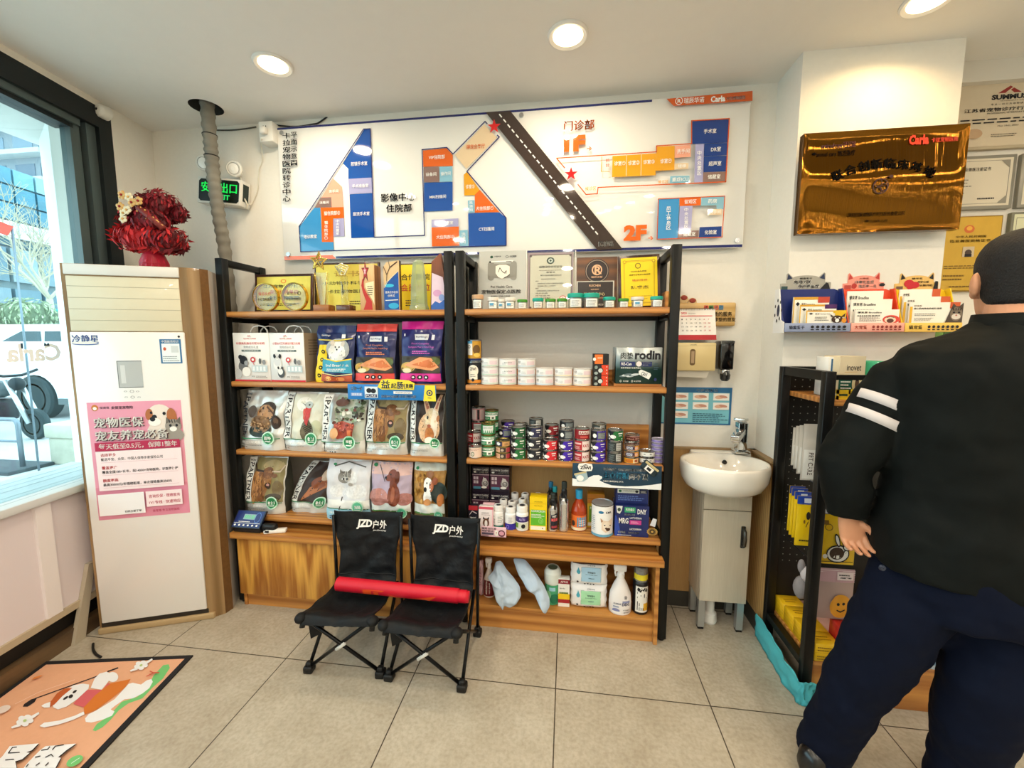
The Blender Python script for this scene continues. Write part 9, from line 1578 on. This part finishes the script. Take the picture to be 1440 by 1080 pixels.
# shoes
SHO = mat('#0a0a0b',.3,coat=.3)
for An,d in ((AL,V((.8,.6,0)).normalized()),(AR,V((.6,.8,0)).normalized())):
    sd = V((d.y,-d.x,0));R = Matrix((sd,d,V((0,0,1)))).transposed();b0 = V((An.x,An.y,0)) + (V((-.024,-.016,0)) if An is AL else V((0,0,0)));mb = MB();n = 16;vs = []
    for f,w_,h_ in ((-.075,.018,.05),(-.07,.032,.088),(-.045,.039,.10),(-.01,.040,.105),(.04,.043,.085),(.10,.048,.062),(.15,.044,.05),(.18,.03,.038),(.192,.012,.025)):
        for k in range(n):
            a = 2 * math.pi * k / n;x = math.cos(a) * w_;z = (math.sin(a) * .5 + .5) ** .8 * h_;vs.append(b0 + R @ V((x,f,z + .006)))
    mb.add(vs,[(i * n + k,i * n + (k + 1) % n,(i + 1) * n + (k + 1) % n,(i + 1) * n + k) for i in range(8) for k in range(n)] + [tuple(range(n))[::-1],tuple(8 * n + k for k in range(n))],SHO,True);mb.build('shoe',body)

POW_NEAR = 5.8;POW_FAR = 5.6;SKY = 5.2;EXPO = 0.05
# ================================================================= lamps, daylight, camera
DIFF = mat('#ffe3b0',.5,emit=9.0,name='lamp_diffuser')
grid = [(x,y) for y in (1.735,.93,.14,-.53,-1.2,-1.9,-2.6) for x in (-1.27,-.015,1.23,2.45) if not (x > 2 and y > 1.5)]
names = {(-1.27,1.735): 'recessed ceiling downlight nearest the window',(-.015,1.735): 'recessed ceiling downlight above the middle of the room',(1.23,1.735): 'recessed ceiling downlight in front of the gold plaque'}
for i,(x,y) in enumerate(grid):
    t = thing('ceiling_downlight',names.get((x,y),'round recessed ceiling downlight in the rows behind the viewer'),'ceiling light',(x,y,ZC),'ceiling downlights')
    mb = MB();mb.lathe([(.058,0),(.058,-.004),(.072,-.010),(.078,-.006),(.079,0)],(x,y,ZC - .0004),mat('#e8e6e0',.4),32,caps=False);mb.build('trim_ring',t)
    mb = MB();mb.lathe([(.001,-.003),(.058,-.0045)],(x,y,ZC - .0006),DIFF,32,caps=False);mb.build('diffuser',t)
    ld = bpy.data.lights.new('downlight','AREA');ld.shape = 'DISK';ld.size = .11;ld.energy = POW_NEAR if y > 0 else POW_FAR;ld.color = (1.,.70,.34) if (x > 1 and y > 1.5) else (1.,.83,.62) if y > 0 else (1.,.92,.82)
    if x > 1 and y > 1.5: ld.energy *= .6;ld.spread = math.radians(150)
    lo = bpy.data.objects.new('downlight',ld);COL.objects.link(lo);lo.location = (x,y,ZC - .012);lo.parent = None
W = bpy.data.worlds.new('sky');SC.world = W;W.use_nodes = True;nt = W.node_tree;bg = nt.nodes['Background']
tc = nt.nodes.new('ShaderNodeTexCoord');sx = nt.nodes.new('ShaderNodeSeparateXYZ');r = nt.nodes.new('ShaderNodeValToRGB');e = r.color_ramp.elements;e[0].position = .48;e[0].color = (.75,.82,.86,1);e[1].position = .75;e[1].color = (.86,.94,1.,1)
mr = nt.nodes.new('ShaderNodeMapRange');mr.inputs['From Min'].default_value = -1;L = nt.links.new
L(tc.outputs['Generated'],sx.inputs[0]);L(sx.outputs['Z'],mr.inputs['Value']);L(mr.outputs[0],r.inputs[0]);L(r.outputs[0],bg.inputs[0]);bg.inputs[1].default_value = SKY
cam = bpy.data.cameras.new('camera');co = bpy.data.objects.new('camera',cam);COL.objects.link(co);cam.sensor_fit = 'HORIZONTAL';cam.sensor_width = 36;cam.lens = 36 * F / 1440;cam.clip_start = .02;cam.clip_end = 300
co.matrix_world = Matrix(((CR.x,CU.x,-CF.x,EYE.x),(CR.y,CU.y,-CF.y,EYE.y),(CR.z,CU.z,-CF.z,EYE.z),(0,0,0,1)))
SC.camera = co
vs = SC.view_settings;vs.view_transform = 'Standard';vs.look = 'None';vs.exposure = EXPO;vs.gamma = 1;vs.use_curve_mapping = False
